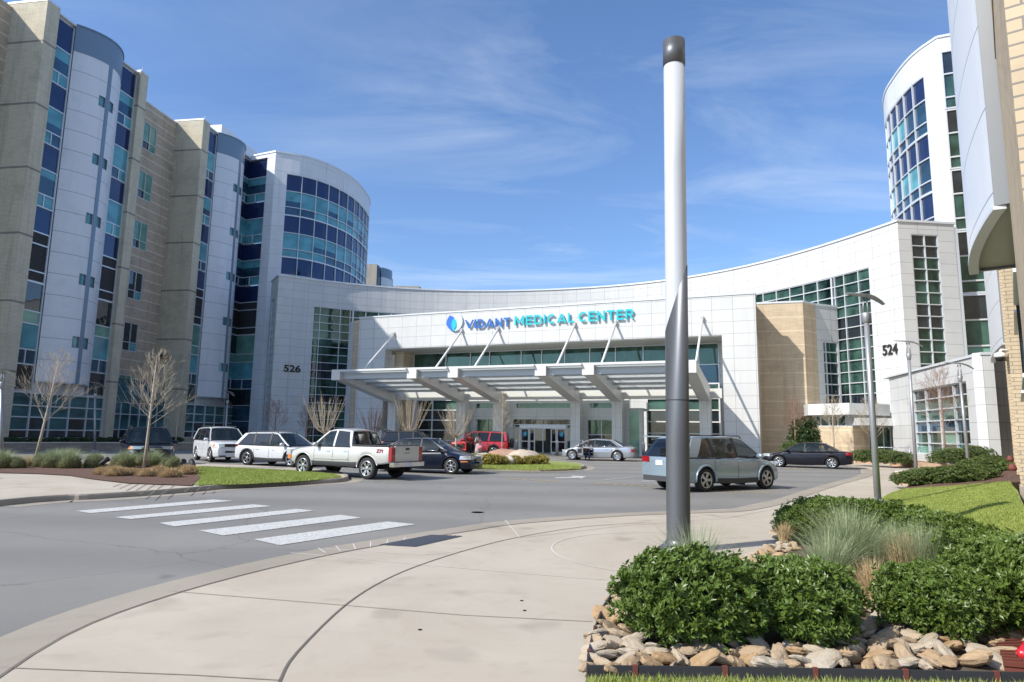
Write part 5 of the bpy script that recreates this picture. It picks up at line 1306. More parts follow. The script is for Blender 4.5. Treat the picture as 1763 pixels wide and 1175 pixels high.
# ---- stone walls
m,nt,b=newmat('ledge_stone'); uv=geo(nt,'uv')
mp_=nt.nodes.new('ShaderNodeMapping'); mp_.inputs['Scale'].default_value=(1,1,1); nt.links.new(uv,mp_.inputs[0])
t=nt.nodes.new('ShaderNodeTexBrick'); t.offset=.43; t.inputs['Scale'].default_value=1; t.inputs['Brick Width'].default_value=.36; t.inputs['Row Height'].default_value=.075; t.inputs['Mortar Size'].default_value=.006
t.inputs['Color1'].default_value=(.52,.36,.22,1); t.inputs['Color2'].default_value=(.58,.50,.40,1); t.inputs['Mortar'].default_value=(.16,.12,.09,1); nt.links.new(mp_.outputs[0],t.inputs['Vector'])
f=noise(nt,9,5,.7,geo(nt,'pos',(1,1,3))); nt.links.new(mix(nt,ramp(nt,f,[(.35,0.),(.65,.7)]),t.outputs['Color'],(.50,.26,.14)),b.inputs['Base Color']); b.inputs['Roughness'].default_value=.9; bump(nt,b,t.outputs['Fac'],-.5,.02)
m,nt,b=newmat('ledge_stone_grey'); t=nt.nodes.new('ShaderNodeTexBrick'); t.offset=.43; t.inputs['Scale'].default_value=1; t.inputs['Brick Width'].default_value=.5; t.inputs['Row Height'].default_value=.11; t.inputs['Mortar Size'].default_value=.008
t.inputs['Color1'].default_value=(.26,.21,.17,1); t.inputs['Color2'].default_value=(.36,.31,.26,1); t.inputs['Mortar'].default_value=(.10,.09,.08,1); nt.links.new(geo(nt,'uv'),t.inputs['Vector']); nt.links.new(t.outputs['Color'],b.inputs['Base Color']); b.inputs['Roughness'].default_value=.9; bump(nt,b,t.outputs['Fac'],-.5,.02)
simple('cap_stone',(.60,.53,.46),.8,0,.12,2)
def stone_wall(pts,h,w,mat,lab,z0=0,flip=False):
    P=Path(pts,flip); r=empty('stone_wall',(pts[0][0],pts[0][1],0),0,lab,'wall')
    m=MB(); pbox(m,P,0,P.L,z0-.1,h-.07,-w/2+.04,w/2-.04); m.build('stone_face',M[mat],r); m=MB(); pbox(m,P,-0,P.L,h-.07,h,-w/2,w/2); m.build('cap_stones',M['cap_stone'],r); WORLDROOTS.add('stone_wall'); return r
stone_wall([tuple(G(u,v,.6))[:2] for u,v in [(-160,761),(0,761.5),(180,761.5),(330,762),(440,763)]],.6,.4,'ledge_stone_grey','long grey-brown stone wall with a pale cap behind the navy and white SUVs')
stone_wall([tuple(G(u,v,.45))[:2] for u,v in [(1290,779),(1345,780.5),(1410,783),(1470,785.5),(1506,788)]],.45,.5,'ledge_stone','low orange stone planter wall behind the dark plum sedan')
stone_wall(arc_through([tuple(G(u,v,.5))[:2] for u,v in [(1537,788.5),(1590,792),(1630,796),(1655,800),(1661,803),(1640,806),(1600,808.5),(1554,811.5)]],4),.5,.55,'ledge_stone','hairpin-shaped orange stone seat wall with a broad pale cap by the right lamps')
# ---- handrails
def rail(pp,lab):
    a=G(*pp[0]); b=G(*pp[1]); r=empty('handrail',tuple(a),0,lab,'handrail'); d=b-a
    m=MB(); m.tube([(0,0,.95),(d.x,d.y,.95+d.z)],.028,8); m.build('top_rail',M['alu'],r); m=MB(); m.tube([(0,0,.5),(d.x,d.y,.5+d.z)],.022,8); m.build('lower_rail',M['alu'],r)
    for t_ in (0,.5,1): m=MB(); m.tube([(d.x*t_,d.y*t_,d.z*t_),(d.x*t_,d.y*t_,.95+d.z*t_)],.026,8); m.build('post',M['alu'],r)
rail([(1513,796,.2),(1567,797,.2)],'grey tubular handrail at the side entrance, left of the second street lamp'); rail([(1578,795,.3),(1610,795,.3)],'grey tubular handrail in front of the annex window, right of the second street lamp')
# ---- wall pack and dome camera
p=PL.at(OFF+19.5-1.15-.02,-1.6,0)
z_=GY(278,614,66).z
r=empty('wall_lamp',(p.x,p.y,z_),0,'black wall lamp on the brick pier of the left wing, above the glass lean-to',"wall lamp"); m=MB(); m.box((0,-.28,0),(.42,.28,.14)); m.box((-.25,-.45,-.06),(.15,.15,.22)); m.build('housing',M['trim_black'],r)
# ---- landscape spotlights on the island
for u,v,a,lab in ((177,808,.9,'black ground spotlight tilted up between grass clumps, left one'),(311,812,-.6,'ground spotlight on a pale inclined stake near the tip of the mulch'),(331,812,2.4,'black spotlight on a stem at the right tip of the mulch bed')):
    p=G(u,v,ZI); r=empty('ground_spotlight',tuple(p),a,lab,'spotlight')
    m=MB(); m.tube([(0,0,0),(0,.02,.22)],.03,8); m.build('stake',M['trim_black'],r); m=MB(); m.tube([(-.14,0,.18),(.04,0,.30),(.17,0,.38)],[.05,.09,.10],12); m.build('lamp_head',M['trim_black'],r)
# ---- valve box lid in the lawn
p=G(1620,856,.12); m=MB(); m.box((0,0,0),(.30,.16,.02)); m.box((0,0,.022),(.27,.13,.004)); tag(m.build('valve_box_lid',simple('lid_teal',(.16,.30,.30),.7,0,.2,20),None,tuple(p)),'flat teal utility lid set into the right-hand lawn','lid')
# ---- red standpipe and cast grate, bottom right corner
simple('red_enamel',(.55,.01,.02),.28,coat=.6); m,nt,b=newmat('rust_grate'); b.inputs['Base Color'].default_value=(.16,.045,.03,1); b.inputs['Roughness'].default_value=.7
p=G(1786,1126,.22); r=empty('fire_hose_connection',tuple(p),0,'shiny red hose connection with a chain at the bottom right corner','hose connection')
m=MB(); Ry=Matrix.Rotation(-PI/2,3,'Y'); m.lathe([(.075,-.25),(.075,0),(.085,.01),(.085,.05),(.07,.06)],(0,0,0),24,0,Ry); m.build('barrel',M['red_enamel'],r)
m=MB(); m.lathe([(.055,.06),(.055,.10),(.035,.105),(.03,.13),(0,.135)],(0,0,0),6,0,Ry); m.build('cap_nut',M['red_enamel'],r)
m=MB(); 
m.tube([(-.02,-.07,-.08),(-.025,-.075,-.12),(.0,-.075,-.15),(.02,-.07,-.12),(-.01,-.07,-.08)],.006,5); m.build('chain_link',M['chrome'],r)
m=MB(); m.tube([(.02,-.07,-.15),(.02,-.07,-.19)],.008,5); m.build('chain_link',M['chrome'],r)
q=[G(1716,1108,.07),G(1785,1104,.07),G(1800,1158,.07),G(1730,1150,.07)]
r=empty('cast_iron_grate',tuple(q[0]),0,'rust-red ribbed iron grate under the red hose connection','grate'); m=MB(); o=q[0]
for i in range(9):
    t_=i/9; a=q[0].lerp(q[3],t_)-o; b_=q[1].lerp(q[2],t_)-o; w_=(q[3]-q[0])*.05; m.prism([tuple(a),tuple(b_),tuple(b_+w_),tuple(a+w_)],(0,0,.03))
m.build('rib',M['rust_grate'],r,fix=True)
m=MB(); m.prism([tuple(v-o-Vector((0,0,.03))) for v in q],(0,0,.02)); m.build('plate',M['rust_grate'],r,fix=True)
# ---- people
simple('skin_brown',(.16,.08,.05),.6); simple('skin_light',(.50,.32,.24),.6); simple('hair_dark',(.015,.012,.01),.6); simple('cloth_floral',(.34,.30,.30),.9,0,.6,14); simple('cloth_pink',(.62,.22,.28),.8,0,.4,20); simple('cloth_navy',(.02,.03,.08),.9); simple('cloth_white',(.6,.6,.6),.9); simple('cloth_red',(.42,.03,.03),.9); simple('shoe_dark',(.03,.02,.02),.6)
def skin(name,J,edges,rad,mat,parent,sub=2,root=0):
    me=bpy.data.meshes.new(name); me.from_pydata(J,edges,[]); o=bpy.data.objects.new(name,me); COL.objects.link(o)
    md=o.modifiers.new('s','SKIN'); me.skin_vertices.new() if not me.skin_vertices else None
    sv=me.skin_vertices[0].data
    for i,r_ in enumerate(rad): sv[i].radius=(r_,r_); sv[i].use_root=(i==root)
    sb=o.modifiers.new('u','SUBSURF'); sb.levels=sub; sb.render_levels=sub
    bpy.context.view_layer.update(); dg=bpy.context.evaluated_depsgraph_get(); m2=bpy.data.meshes.new_from_object(o.evaluated_get(dg)); bpy.data.objects.remove(o)
    m2.materials.clear(); m2.materials.append(M[mat])
    for p in m2.polygons: p.use_smooth=True; p.material_index=0
    o=bpy.data.objects.new(name,m2); COL.objects.link(o); o.parent=parent; return o
def person(loc,rz,lab,pose,skinm,top,bottom,hair,dress=False,seated=False,feet='shoe_dark'):
    r=empty('person',loc,rz,lab,'person'); J=pose
    names=list(J.keys()); idx={n:i for i,n in enumerate(names)}
    E_=[('pelvis','waist'),('waist','chest'),('chest','neck'),('neck','head'),('chest','shL'),('shL','elL'),('elL','haL'),('chest','shR'),('shR','elR'),('elR','haR'),('pelvis','hiL'),('hiL','knL'),('knL','anL'),('anL','toL'),('pelvis','hiR'),('hiR','knR'),('knR','anR'),('anR','toR')]
    rd=dict(pelvis=.13,waist=.115,chest=.135,neck=.05,head=.055,shL=.06,elL=.042,haL=.028,shR=.06,elR=.042,haR=.028,hiL=.09,knL=.06,anL=.042,toL=.035,hiR=.09,knR=.06,anR=.042,toR=.035)
    skin('body',[J[n] for n in names],[(idx[a],idx[b]) for a,b in E_],[rd[n] for n in names],skinm,r)
    h=Vector(J['head']); hd=(h+Vector((0,0,.09)))
    m=MB(); m.lathe([(0,-.13),(.045,-.12),(.07,-.07),(.082,0),(.08,.05),(.055,.10),(0,.12)],tuple(hd),16); 
    m.lathe([(0,.02),(.016,0),(0,-.03)],(hd.x+.085,hd.y,hd.z-.01),8)
    for sd in (1,-1): m.lathe([(0,.03),(.018,0),(0,-.03)],(hd.x,hd.y+sd*.082,hd.z-.01),8)
    fc=m.build('head',M[skinm],r)
    m=MB()
    for sd in (1,-1): m.lathe([(0,.008),(.011,0),(0,-.008)],(hd.x+.074,hd.y+sd*.03,hd.z+.015),6)
    m.build('eyes',M['hair_dark'],fc); m=MB(); m.box((hd.x+.076,hd.y,hd.z-.055),(.004,.022,.005)); m.build('mouth',M['cloth_pink'],fc)
    m=MB(); m.lathe([(.06,-.09),(.088,-.03),(.092,.05),(.065,.11),(0,.135)],(hd.x-.018,hd.y,hd.z),16); m.build('hair',M[hair],r)
    for s in 'LR':
        a=Vector(J['el'+s]); b_=Vector(J['ha'+s]); d=(b_-a).normalized(); sidev=d.cross(Vector((0,0,1))); sidev=sidev.normalized() if sidev.length>.1 else Vector((0,1,0)); dn=d.cross(sidev).normalized()
        m=MB(); m.tube([b_,b_+d*.05,b_+d*.085],[.026,.036,.03],8)
        for i,(L_,q) in enumerate(((.065,-.027),(.075,-.009),(.07,.009),(.055,.027))): s0=b_+d*.08+sidev*q; m.tube([s0,s0+d*L_*.55,s0+d*L_*.8+dn*L_*.35],[.009,.008,.007],6)
        s0=b_+d*.03-sidev*.03; m.tube([s0,s0-sidev*.025+d*.03,s0-sidev*.03+d*.06],[.011,.009,.008],6)
        m.build('hand',M[skinm],r)
    cp=lambda l:[J[n] for n in l]
    skin('top',cp(['waist','chest','shL','elL','shR','elR']) ,[(0,1),(1,2),(2,3),(1,4),(4,5)],[.135,.15,.078,.055,.078,.055],top,r)
    if dress:
        p=Vector(J['pelvis']); m=MB(); m.lathe([(.145,.12),(.17,0),(.20,-.25),(.245,-.50),(.24,-.50),(.1,-.1)],tuple(p),24); m.build('skirt',M[top],r)
    else: skin('trousers',cp(['pelvis','hiL','knL','anL','hiR','knR','anR']),[(0,1),(1,2),(2,3),(0,4),(4,5),(5,6)],[.15,.105,.078,.06,.105,.078,.06],bottom,r)
    for s in 'LR':
        a=Vector(J['an'+s]); b_=Vector(J['to'+s]); m=MB(); m.tube([a+Vector((-.06,0,-.03)),a+(b_-a)*.4+Vector((0,0,-.01)),b_+Vector((.03,0,-.005))],[.045,.05,.032],8); m.build('shoe',M[feet],r)
    return r
stand=dict(pelvis=(0,0,.90),waist=(.0,0,1.06),chest=(.0,0,1.26),neck=(.01,0,1.42),head=(.03,0,1.50),shL=(0,.17,1.34),elL=(.03,.23,1.08),haL=(.20,.14,.98),shR=(0,-.17,1.34),elR=(.02,-.24,1.08),haR=(.20,-.16,1.0),hiL=(0,.09,.86),knL=(.02,.10,.47),anL=(-.02,.11,.08),toL=(.11,.13,.03),hiR=(0,-.09,.86),knR=(.04,-.1,.47),anR=(.03,-.11,.08),toR=(.16,-.12,.03))
p=G(823,792,0); w_=person((p.x,p.y,0),math.radians(130),'woman in a pale patterned dress standing beside the open door of the red SUV',stand,'skin_brown','cloth_floral','cloth_floral','hair_dark',dress=True)
bg_=empty('handbag',(p.x+.12,p.y-.25,.78),0,'pink patterned shoulder bag hanging at the side of the woman in the pale dress','bag')
m=MB(); m.lathe([(0,-.14),(.13,-.13),(.17,-.02),(.14,.10),(.06,.13)],(0,0,0),16,0,Matrix.Diagonal((1,.5,1)).to_3x3()); m.build('pouch',M['cloth_pink'],bg_); m=MB(); m.tube([(-.1,0,.1),(-.05,.05,.35),(.0,.1,.5),(.06,.05,.35),(.1,0,.1)],.012,6); m.build('strap',M['cloth_pink'],bg_)
sit=dict(pelvis=(0,0,.52),waist=(-.02,0,.68),chest=(.0,0,.90),neck=(.05,0,1.06),head=(.08,0,1.13),shL=(.0,.17,.98),elL=(.12,.22,.74),haL=(.34,.14,.72),shR=(.0,-.17,.98),elR=(.12,-.22,.74),haR=(.34,-.14,.70),hiL=(.04,.09,.50),knL=(.42,.12,.52),anL=(.50,.13,.10),toL=(.62,.14,.04),hiR=(.04,-.09,.50),knR=(.40,-.12,.52),anR=(.42,-.13,.10),toR=(.54,-.14,.04))
lp_=silv.root.matrix_basis if False else None
def carpt(c,x,y,z=0): 
    r_=c.root; h_=r_.rotation_euler.z; return (r_.location.x+x*math.cos(h_)-y*math.sin(h_), r_.location.y+x*math.sin(h_)+y*math.cos(h_), r_.location.z+z)
person(carpt(silv,.42,.66),silv.root.rotation_euler.z+PI/2,'person in navy trousers sitting sideways in the open door of the silver sedan',sit,'skin_brown','cloth_white','cloth_navy','hair_dark',seated=True)
sit2={k:(v[0],v[1],v[2]+.12) for k,v in sit.items()}
person(carpt(jou,.25,-.36),jou.root.rotation_euler.z,'driver in a red shirt seated inside the blue-grey crossover',sit2,'skin_light','cloth_red','cloth_navy','hair_dark',seated=True)
person(carpt(red,.45,.92),red.root.rotation_euler.z+PI*.6,'second person in dark clothes leaning at the driver seat of the red SUV',{k:(v[0]+(.12 if v[2]>1.2 else 0),v[1],v[2]) for k,v in stand.items()},'skin_brown','cloth_red','shoe_dark','hair_dark')
# ================================================================== VEGETATION AND STONES
def leafmat(name,c1,c2,rough=.5,trans=.25,scale=6,spec=.5):
    m,nt,b=newmat(name); p=geo(nt,'pos'); f=noise(nt,scale,3,.7,p); f2=noise(nt,60,1,.5,p)
    c=mix(nt,ramp(nt,f,[(.3,0.),(.7,1.)]),c1,c2); c=mix(nt,ramp(nt,f2,[(.35,0.),(.7,.6)]),c,tuple(min(1,x*1.6+.01) for x in c2))
    nt.links.new(c,b.inputs['Base Color']); b.inputs['Roughness'].default_value=rough; b.inputs['Specular IOR Level'].default_value=spec
    t=nt.nodes.new('ShaderNodeBsdfTranslucent'); nt.links.new(c,t.inputs[0]); ms=nt.nodes.new('ShaderNodeMixShader'); ms.inputs[0].default_value=trans
    nt.links.new(b.outputs[0],ms.inputs[1]); nt.links.new(t.outputs[0],ms.inputs[2]); nt.links.new(ms.outputs[0],nt.nodes['Material Output'].inputs[0])
leafmat('holly_leaf',(.045,.085,.013),(.11,.165,.027),.40,.2,9,.45); leafmat('shrub_leaf',(.05,.085,.02),(.11,.15,.035),.5,.2); leafmat('gold_leaf',(.20,.17,.03),(.34,.27,.06),.6,.2)
leafmat('grass_blue',(.19,.25,.13),(.33,.38,.22),.6,.3,3); leafmat('grass_tan',(.34,.25,.13),(.55,.42,.24),.8,.25,5); leafmat('grass_olive',(.16,.17,.06),(.30,.29,.12),.7,.25,5); leafmat('turf',(.15,.21,.035),(.34,.39,.10),.7,.3,2); leafmat('magnolia_leaf',(.02,.045,.012),(.045,.08,.02),.3,.1)
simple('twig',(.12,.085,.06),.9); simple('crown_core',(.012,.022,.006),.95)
m,nt,b=newmat('bark_pale'); p=geo(nt,'obj',(8,8,3)); f=noise(nt,2,5,.7,p); nt.links.new(mix(nt,ramp(nt,f,[(.35,0.),(.7,1.)]),(.30,.25,.19),(.55,.49,.40)),b.inputs['Base Color']); b.inputs['Roughness'].default_value=.9
simple('bark_red',(.30,.17,.12),.85); simple('bark_tan',(.42,.35,.26),.85)
def rvec(r_):
    while 1:
        v=Vector((r_.uniform(-1,1),r_.uniform(-1,1),r_.uniform(-1,1)))
        if .05<v.length<1: return v.normalized()
def leaf(mb,p,d,L,W,rr,fold=.25):
    s_=d.cross(rvec(rr))
    if s_.length<.05: return
    s_.normalize(); n=s_.cross(d); q=p+d*L; mid=p+d*L*.5
    i=len(mb.v); mb.v+=[tuple(p),tuple(mid+s_*W-n*W*fold*-1),tuple(q-n*L*.12),tuple(mid-s_*W+n*W*fold)]
    mb.face((i,i+1,i+2)); mb.face((i,i+2,i+3))
def lump(p,seed):
    return .5+.5*math.sin(p.x*5.1+seed)*math.sin(p.y*4.7+seed*1.7)*math.sin(p.z*6.3+seed*.6)
def holly_mesh(rx,ry,rz,n,seed,L=.055,W=.013,k=7,box=.6):
    rr=random.Random(seed); mb=MB(); tw=MB(); core=MB()
    def surf(v,sc=1):
        # superellipsoid-ish lumpy body sitting on the ground
        e=box; f=lambda t:math.copysign(abs(t)**e,t)
        s=1/max(1e-3,(abs(v.x)**2.6+abs(v.y)**2.6+abs(v.z)**2.6)**(1/2.6)); q=v*s
        w=.80+.30*lump(q*1.5,seed)+.06*math.sin(q.x*11+seed)*math.sin(q.y*9)
        return Vector((q.x*rx*w*sc,q.y*ry*w*sc,rz*(1+q.z*w*sc)))
    for i in range(n):
        v=rvec(rr); 
        if v.z<-.75: v.z*=-1
        dep=rr.uniform(1.04,1.14) if rr.random()<.08 else rr.uniform(.80,1.06) if rr.random()<.8 else rr.uniform(.55,.8)
        p=surf(v,dep)
        if p.z<.03: continue
        out=(Vector((v.x/rx,v.y/ry,v.z/rz+.5))).normalized(); ax=(out*.9+Vector((0,0,.55))+rvec(rr)*.45).normalized()
        l=rr.uniform(.03,.07); tip=p+ax*l
        for j in range(k):
            a=2*PI*j/k+rr.uniform(-.3,.3); t_=ax.cross(Vector((0,0,1)) if abs(ax.z)<.9 else Vector((1,0,0))).normalized(); b_=ax.cross(t_)
            d=(t_*math.cos(a)+b_*math.sin(a))*rr.uniform(.5,1.0)+ax*rr.uniform(.15,.75); d.normalize()
            leaf(mb,p+ax*l*(j/k),d,L*rr.uniform(.7,1.15),W*rr.uniform(.8,1.2),rr)
    for i in range(26):
        v=rvec(rr); v.z=abs(v.z); q=surf(v,.8); tw.tube([(v.x*rx*.12,v.y*ry*.12,0),tuple(q*.5),tuple(q)],[.009,.006,.003],4)
    n1,n2=14,9
    for i in range(n2+1):
        for j in range(n1):
            th=PI*i/n2; ph=2*PI*j/n1; v=Vector((math.sin(th)*math.cos(ph),math.sin(th)*math.sin(ph),math.cos(th))); q=surf(v,.70); core.v.append(tuple(q))
    for i in range(n2):
        for j in range(n1): a=i*n1+j; b_=i*n1+(j+1)%n1; core.face((a,b_,b_+n1,a+n1),0,None,True)
    return mb,tw,core
def shrub_proto(name,mat,*a,**k):
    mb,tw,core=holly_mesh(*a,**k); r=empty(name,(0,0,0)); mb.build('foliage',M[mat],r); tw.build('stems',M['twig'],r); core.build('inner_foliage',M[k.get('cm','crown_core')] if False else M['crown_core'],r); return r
def put(proto,loc,rz,sc,label,cat,group,used):
    o=proto if proto.name not in used else copy_tree(proto)
    if o is proto: used.add(proto.name)
    o.location=loc; o.rotation_euler=(0,0,rz); o.scale=(sc,sc,sc) if not hasattr(sc,'__len__') else sc
    tag(o,label,cat,group); return o
used=set()
# near glossy shrubs
hp=[shrub_proto('holly_shrub','holly_leaf',.54,.46,.30,1850,3,k=8,L=.060,W=.0135),shrub_proto('holly_shrub','holly_leaf',.53,.45,.30,1850,17,k=8,L=.060,W=.0135),shrub_proto('holly_shrub','holly_leaf',.51,.45,.29,1750,29,k=8,L=.060,W=.0135)]
def nearsh(i,u,v,sc,rz,lab,z=.05):
    p=G(u,v,z); return put(hp[i],(p.x,p.y,z),rz,sc,lab,'shrub','glossy dark green shrubs in the stone bed',used)
nearsh(0,1190,1094,1.0,0,'glossy green shrub in the stone bed, in front of the light column')
nearsh(1,1382,1094,(.92,.92,.92),1.0,'second glossy green shrub from the left in the stone bed, beside the first')
nearsh(2,1612,1088,.84,2.0,'glossy green shrub at the front right of the stone bed, left of the grate')
same='one of the merged glossy green shrubs massed along the lawn side of the stone bed'
for k,(u,v,sc,rz) in enumerate([(1805,1085,1.05,.4),(1745,1052,1.0,1.4),(1700,1022,1.0,2.2),(1655,994,.98,3.0),(1608,968,1.0,.8),(1560,950,1.0,4.0),(1515,940,1.0,5.0),(1468,932,1.0,.2),(1422,927,1.0,1.9),(1388,930,.8,2.7),(1790,1040,1,.7)]):
    nearsh(k%3,u,v,sc,rz,same)
# ornamental grasses
def tuft(name,R_,H,n,seed,matn,spread=.55,w=.004,base=None,seg=4,droop=.5):
    rr=random.Random(seed); mb=MB(); r=empty(name,(0,0,0))
    for i in range(n):
        a=rr.uniform(0,2*PI); q=rr.random()**.6; x0=Vector((math.cos(a)*R_*.42*q,math.sin(a)*R_*.42*q,0)); h=H*rr.uniform(.55,1.05); out=Vector((math.cos(a+rr.uniform(-.6,.6)),math.sin(a+rr.uniform(-.6,.6)),0))*rr.uniform(.1,1)*spread*(.3+q)
        side=Vector((-out.y,out.x,0)); side=side.normalized() if side.length>1e-3 else Vector((1,0,0)); side=(side+rvec(rr)*.6).normalized(); i0=len(mb.v)
        for s in range(seg+1):
            t=s/seg; p=x0+out*h*(t**1.7)+Vector((0,0,h*(t-droop*.35*t**3*out.length*2))); ww=w*(1-t)**.7+.0004
            mb.v+=[tuple(p-side*ww),tuple(p+side*ww)]
        for s in range(seg): b_=i0+2*s; mb.face((b_,b_+1,b_+3,b_+2))
    mb.build('blades',M[matn],r)
    if base:
        bm_,R2,H2,n2=base; mb=MB()
        for i in range(n2):
            v=rvec(rr); v.z=abs(v.z); q=Vector((v.x*R2,v.y*R2,v.z*H2)); p=q*rr.uniform(.55,.85); d=(q.normalized()+Vector((0,0,.7))+rvec(rr)*.35).normalized(); leaf(mb,p,d,R2*.42*rr.uniform(.6,1.1),.004,rr,.1)
        mb.build('clipped_base',M[bm_],r)
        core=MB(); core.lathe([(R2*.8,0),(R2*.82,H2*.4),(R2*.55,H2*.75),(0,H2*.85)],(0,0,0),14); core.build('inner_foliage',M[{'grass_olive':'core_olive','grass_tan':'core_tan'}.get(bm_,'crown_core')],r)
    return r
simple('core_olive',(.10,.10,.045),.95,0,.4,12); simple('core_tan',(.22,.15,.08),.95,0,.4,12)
def setg(proto,u,v,z,sc,lab,cat='ornamental grass',grp=None,rz=0):
    p=G(u,v,z); return put(proto,(p.x,p.y,z),rz,sc,lab,cat,grp,used)
gA=tuft('fountain_grass',.5,.95,1500,5,'grass_blue',.75,.0035,('grass_olive',.36,.48,1500)); gB=tuft('fountain_grass',.35,.75,520,6,'grass_blue',.8,.003); gC=tuft('fountain_grass',.2,.42,420,7,'grass_tan',.5,.003)
setg(gA,1462,992,.05,.93,'largest blue-green ornamental grass in the middle of the stone bed'); setg(gA,1590,1012,.05,(.74,.74,.80),'blue-green ornamental grass right of the largest one, with tan stubble at its base',rz=2)
setg(gB,1200,1020,.05,1.05,'thin wispy grass at the foot of the big light column'); setg(gB,1440,1005,.05,.8,'wispy grass between the second shrub and the largest grass',rz=1); setg(gC,1350,935,.05,.8,'small brown dried grass at the far tip of the stone bed'); setg(gC,1372,930,.05,1.0,'small tan dried grass beside the brown one at the far tip of the bed',rz=2)
setg(gB,1425,1010,.05,.9,'second wispy grass, just behind the shrub nearest the edging middle',rz=3); setg(gB,1540,985,.05,.9,'wispy blue-green grass left of the tan-based one',rz=4); setg(gC,1560,1010,.05,1.5,'tan stubble grass before the right-hand blue-green grass',rz=5); setg(gB,1500,1000,.05,.8,'wispy grass overhanging the gap of stones',rz=6)
setg(gC,1505,1040,.05,1.1,'thin tan and green grass between the shrubs in the gap of stones',rz=1)
# island grasses
iA=tuft('island_grass',.42,.80,800,15,'grass_blue',.9,.005,('grass_olive',.40,.52,1100)); iB=tuft('island_grass',.42,.62,420,16,'grass_blue',.7,.005,('grass_olive',.38,.5,1000)); iC=tuft('dried_grass_mound',.3,.30,150,18,'grass_tan',.5,.004,('grass_tan',.36,.30,1300))
gl='round olive grass clump with blue-green plumes on the left island'
for k,(x,y,s,pr) in enumerate([(15,350,1,iA),(170,350,.85,iB),(415,335,1.0,iB),(520,345,1.05,iA),(640,325,1.0,iA),(700,350,1.1,iA),(955,345,1.1,iB),(1195,330,.9,iB),(1260,345,1.0,iA),(1430,330,1.0,iB),(1530,340,1.0,iA),(1665,345,.7,iB),(1745,350,.95,iB),(-120,350,1,iA),(-220,330,1,iB)]):
    setg(pr,x/5.877,y/5.877+740+7,ZI,s,gl,'ornamental grass','grass clumps on the left island',k)
iD=tuft('dried_grass_mound',.3,.6,420,19,'grass_tan',.5,.004); setg(iD,46,804,ZI,.9,'upright tan dried grass near the leaning tree trunk on the left island')
for k,(x,y,s) in enumerate([(1035,455,.85),(1165,470,1.1),(1325,460,.8),(1475,475,.9),(1600,460,1.05),(1720,483,1.0)]): setg(iC,x/5.877,y/5.877+740,ZI,(s,s,s*.9),'low clipped tawny grass mound in the dark mulch of the left island','ornamental grass','tawny mounds on the left island',k*1.3)
setg(iC,321,817,ZI,(1.2,1.1,1.0),'rightmost and widest tawny grass mound on the left island','ornamental grass','tawny mounds on the left island',2)
# centre island rocks and low shrubs
def stone(mb_seed,ax,ay,az,rough,n1=12,n2=8):
    rr=random.Random(mb_seed); mb=MB(); ph=[rr.uniform(0,6) for _ in range(6)]
    for i in range(n2+1):
        for j in range(n1):
            th=PI*i/n2; p_=2*PI*j/n1; v=Vector((math.sin(th)*math.cos(p_),math.sin(th)*math.sin(p_),math.cos(th)))
            w=1+rough*(math.sin(v.x*3+ph[0])*math.sin(v.y*2.6+ph[1])+.5*math.sin(v.x*6+v.z*5+ph[2])*math.sin(v.y*7+ph[3]))
            mb.v.append((v.x*ax*w,v.y*ay*w,v.z*az*w))
    for i in range(n2):
        for j in range(n1): a=i*n1+j; b_=i*n1+(j+1)%n1; mb.face((a,b_,b_+n1,a+n1),0,None,rough<.2)
    return mb
def rockmat(name,c1,c2,c3,sc=3):
    m,nt,b=newmat(name); p=geo(nt,'obj'); oi=nt.nodes.new('ShaderNodeObjectInfo'); f=noise(nt,sc*4,6,.7,geo(nt,'obj',(1,2.5,3.5)),.8); g=noise(nt,sc,3,.6,p)
    base=mix(nt,ramp(nt,oi.outputs['Random'],[(.0,0.),(.45,.35),(1.,1.)]),c1,c2); c=mix(nt,ramp(nt,g,[(.4,0.),(.75,.8)]),base,c3); c=mix(nt,ramp(nt,f,[(.45,0.),(.7,.55)]),c,tuple(x*.45 for x in c1))
    nt.links.new(c,b.inputs['Base Color']); b.inputs['Roughness'].default_value=.75; bump(nt,b,f,.5,.01)
rockmat('boulder_tan',(.50,.40,.30),(.62,.54,.46),(.66,.60,.54),1); rockmat('boulder_brown',(.34,.18,.12),(.44,.26,.18),(.5,.36,.27),1); rockmat('river_stone',(.38,.24,.12),(.47,.43,.36),(.46,.34,.20),6)
for (u,v,z,a,mt,seed,lab) in ((876,795,.35,(1.1,.6,.42),'boulder_brown',1,'long reddish-brown boulder at the back of the centre island'),(903,799,.3,(.95,.55,.42),'boulder_tan',2,'large pale boulder at the right end of the centre island rocks'),(832,799,.2,(.75,.5,.32),'boulder_tan',3,'low tan boulder nearest the black sedan on the centre island'),(874,800,.2,(.42,.4,.26),'boulder_tan',4,'small whitish rock in front of the long brown boulder'),(806,798,.2,(.5,.4,.25),'boulder_tan',6,'small tan rock behind the nose of the black sedan')):
    p=G(u,v,.12); o=stone(seed,*a,.13,14,9).build('boulder',M[mt],None,(p.x,p.y,.12+a[2]*.7)); tag(o,lab,'boulder')
cs=shrub_proto('low_shrub','gold_leaf',.5,.4,.22,260,41,L=.09,W=.02,k=6)
for k,(u,v,s) in enumerate([(828,800.5,1),(846,801,1.1),(862,800.5,.9),(884,800,.9),(912,800,.9),(930,799.5,1.0),(815,799.5,1)]):
    p=G(u,v,.12); put(cs,(p.x,p.y,.12),k,s,'low golden-green shrub in front of the boulders on the centre island','shrub','golden low shrubs on the centre island',used)
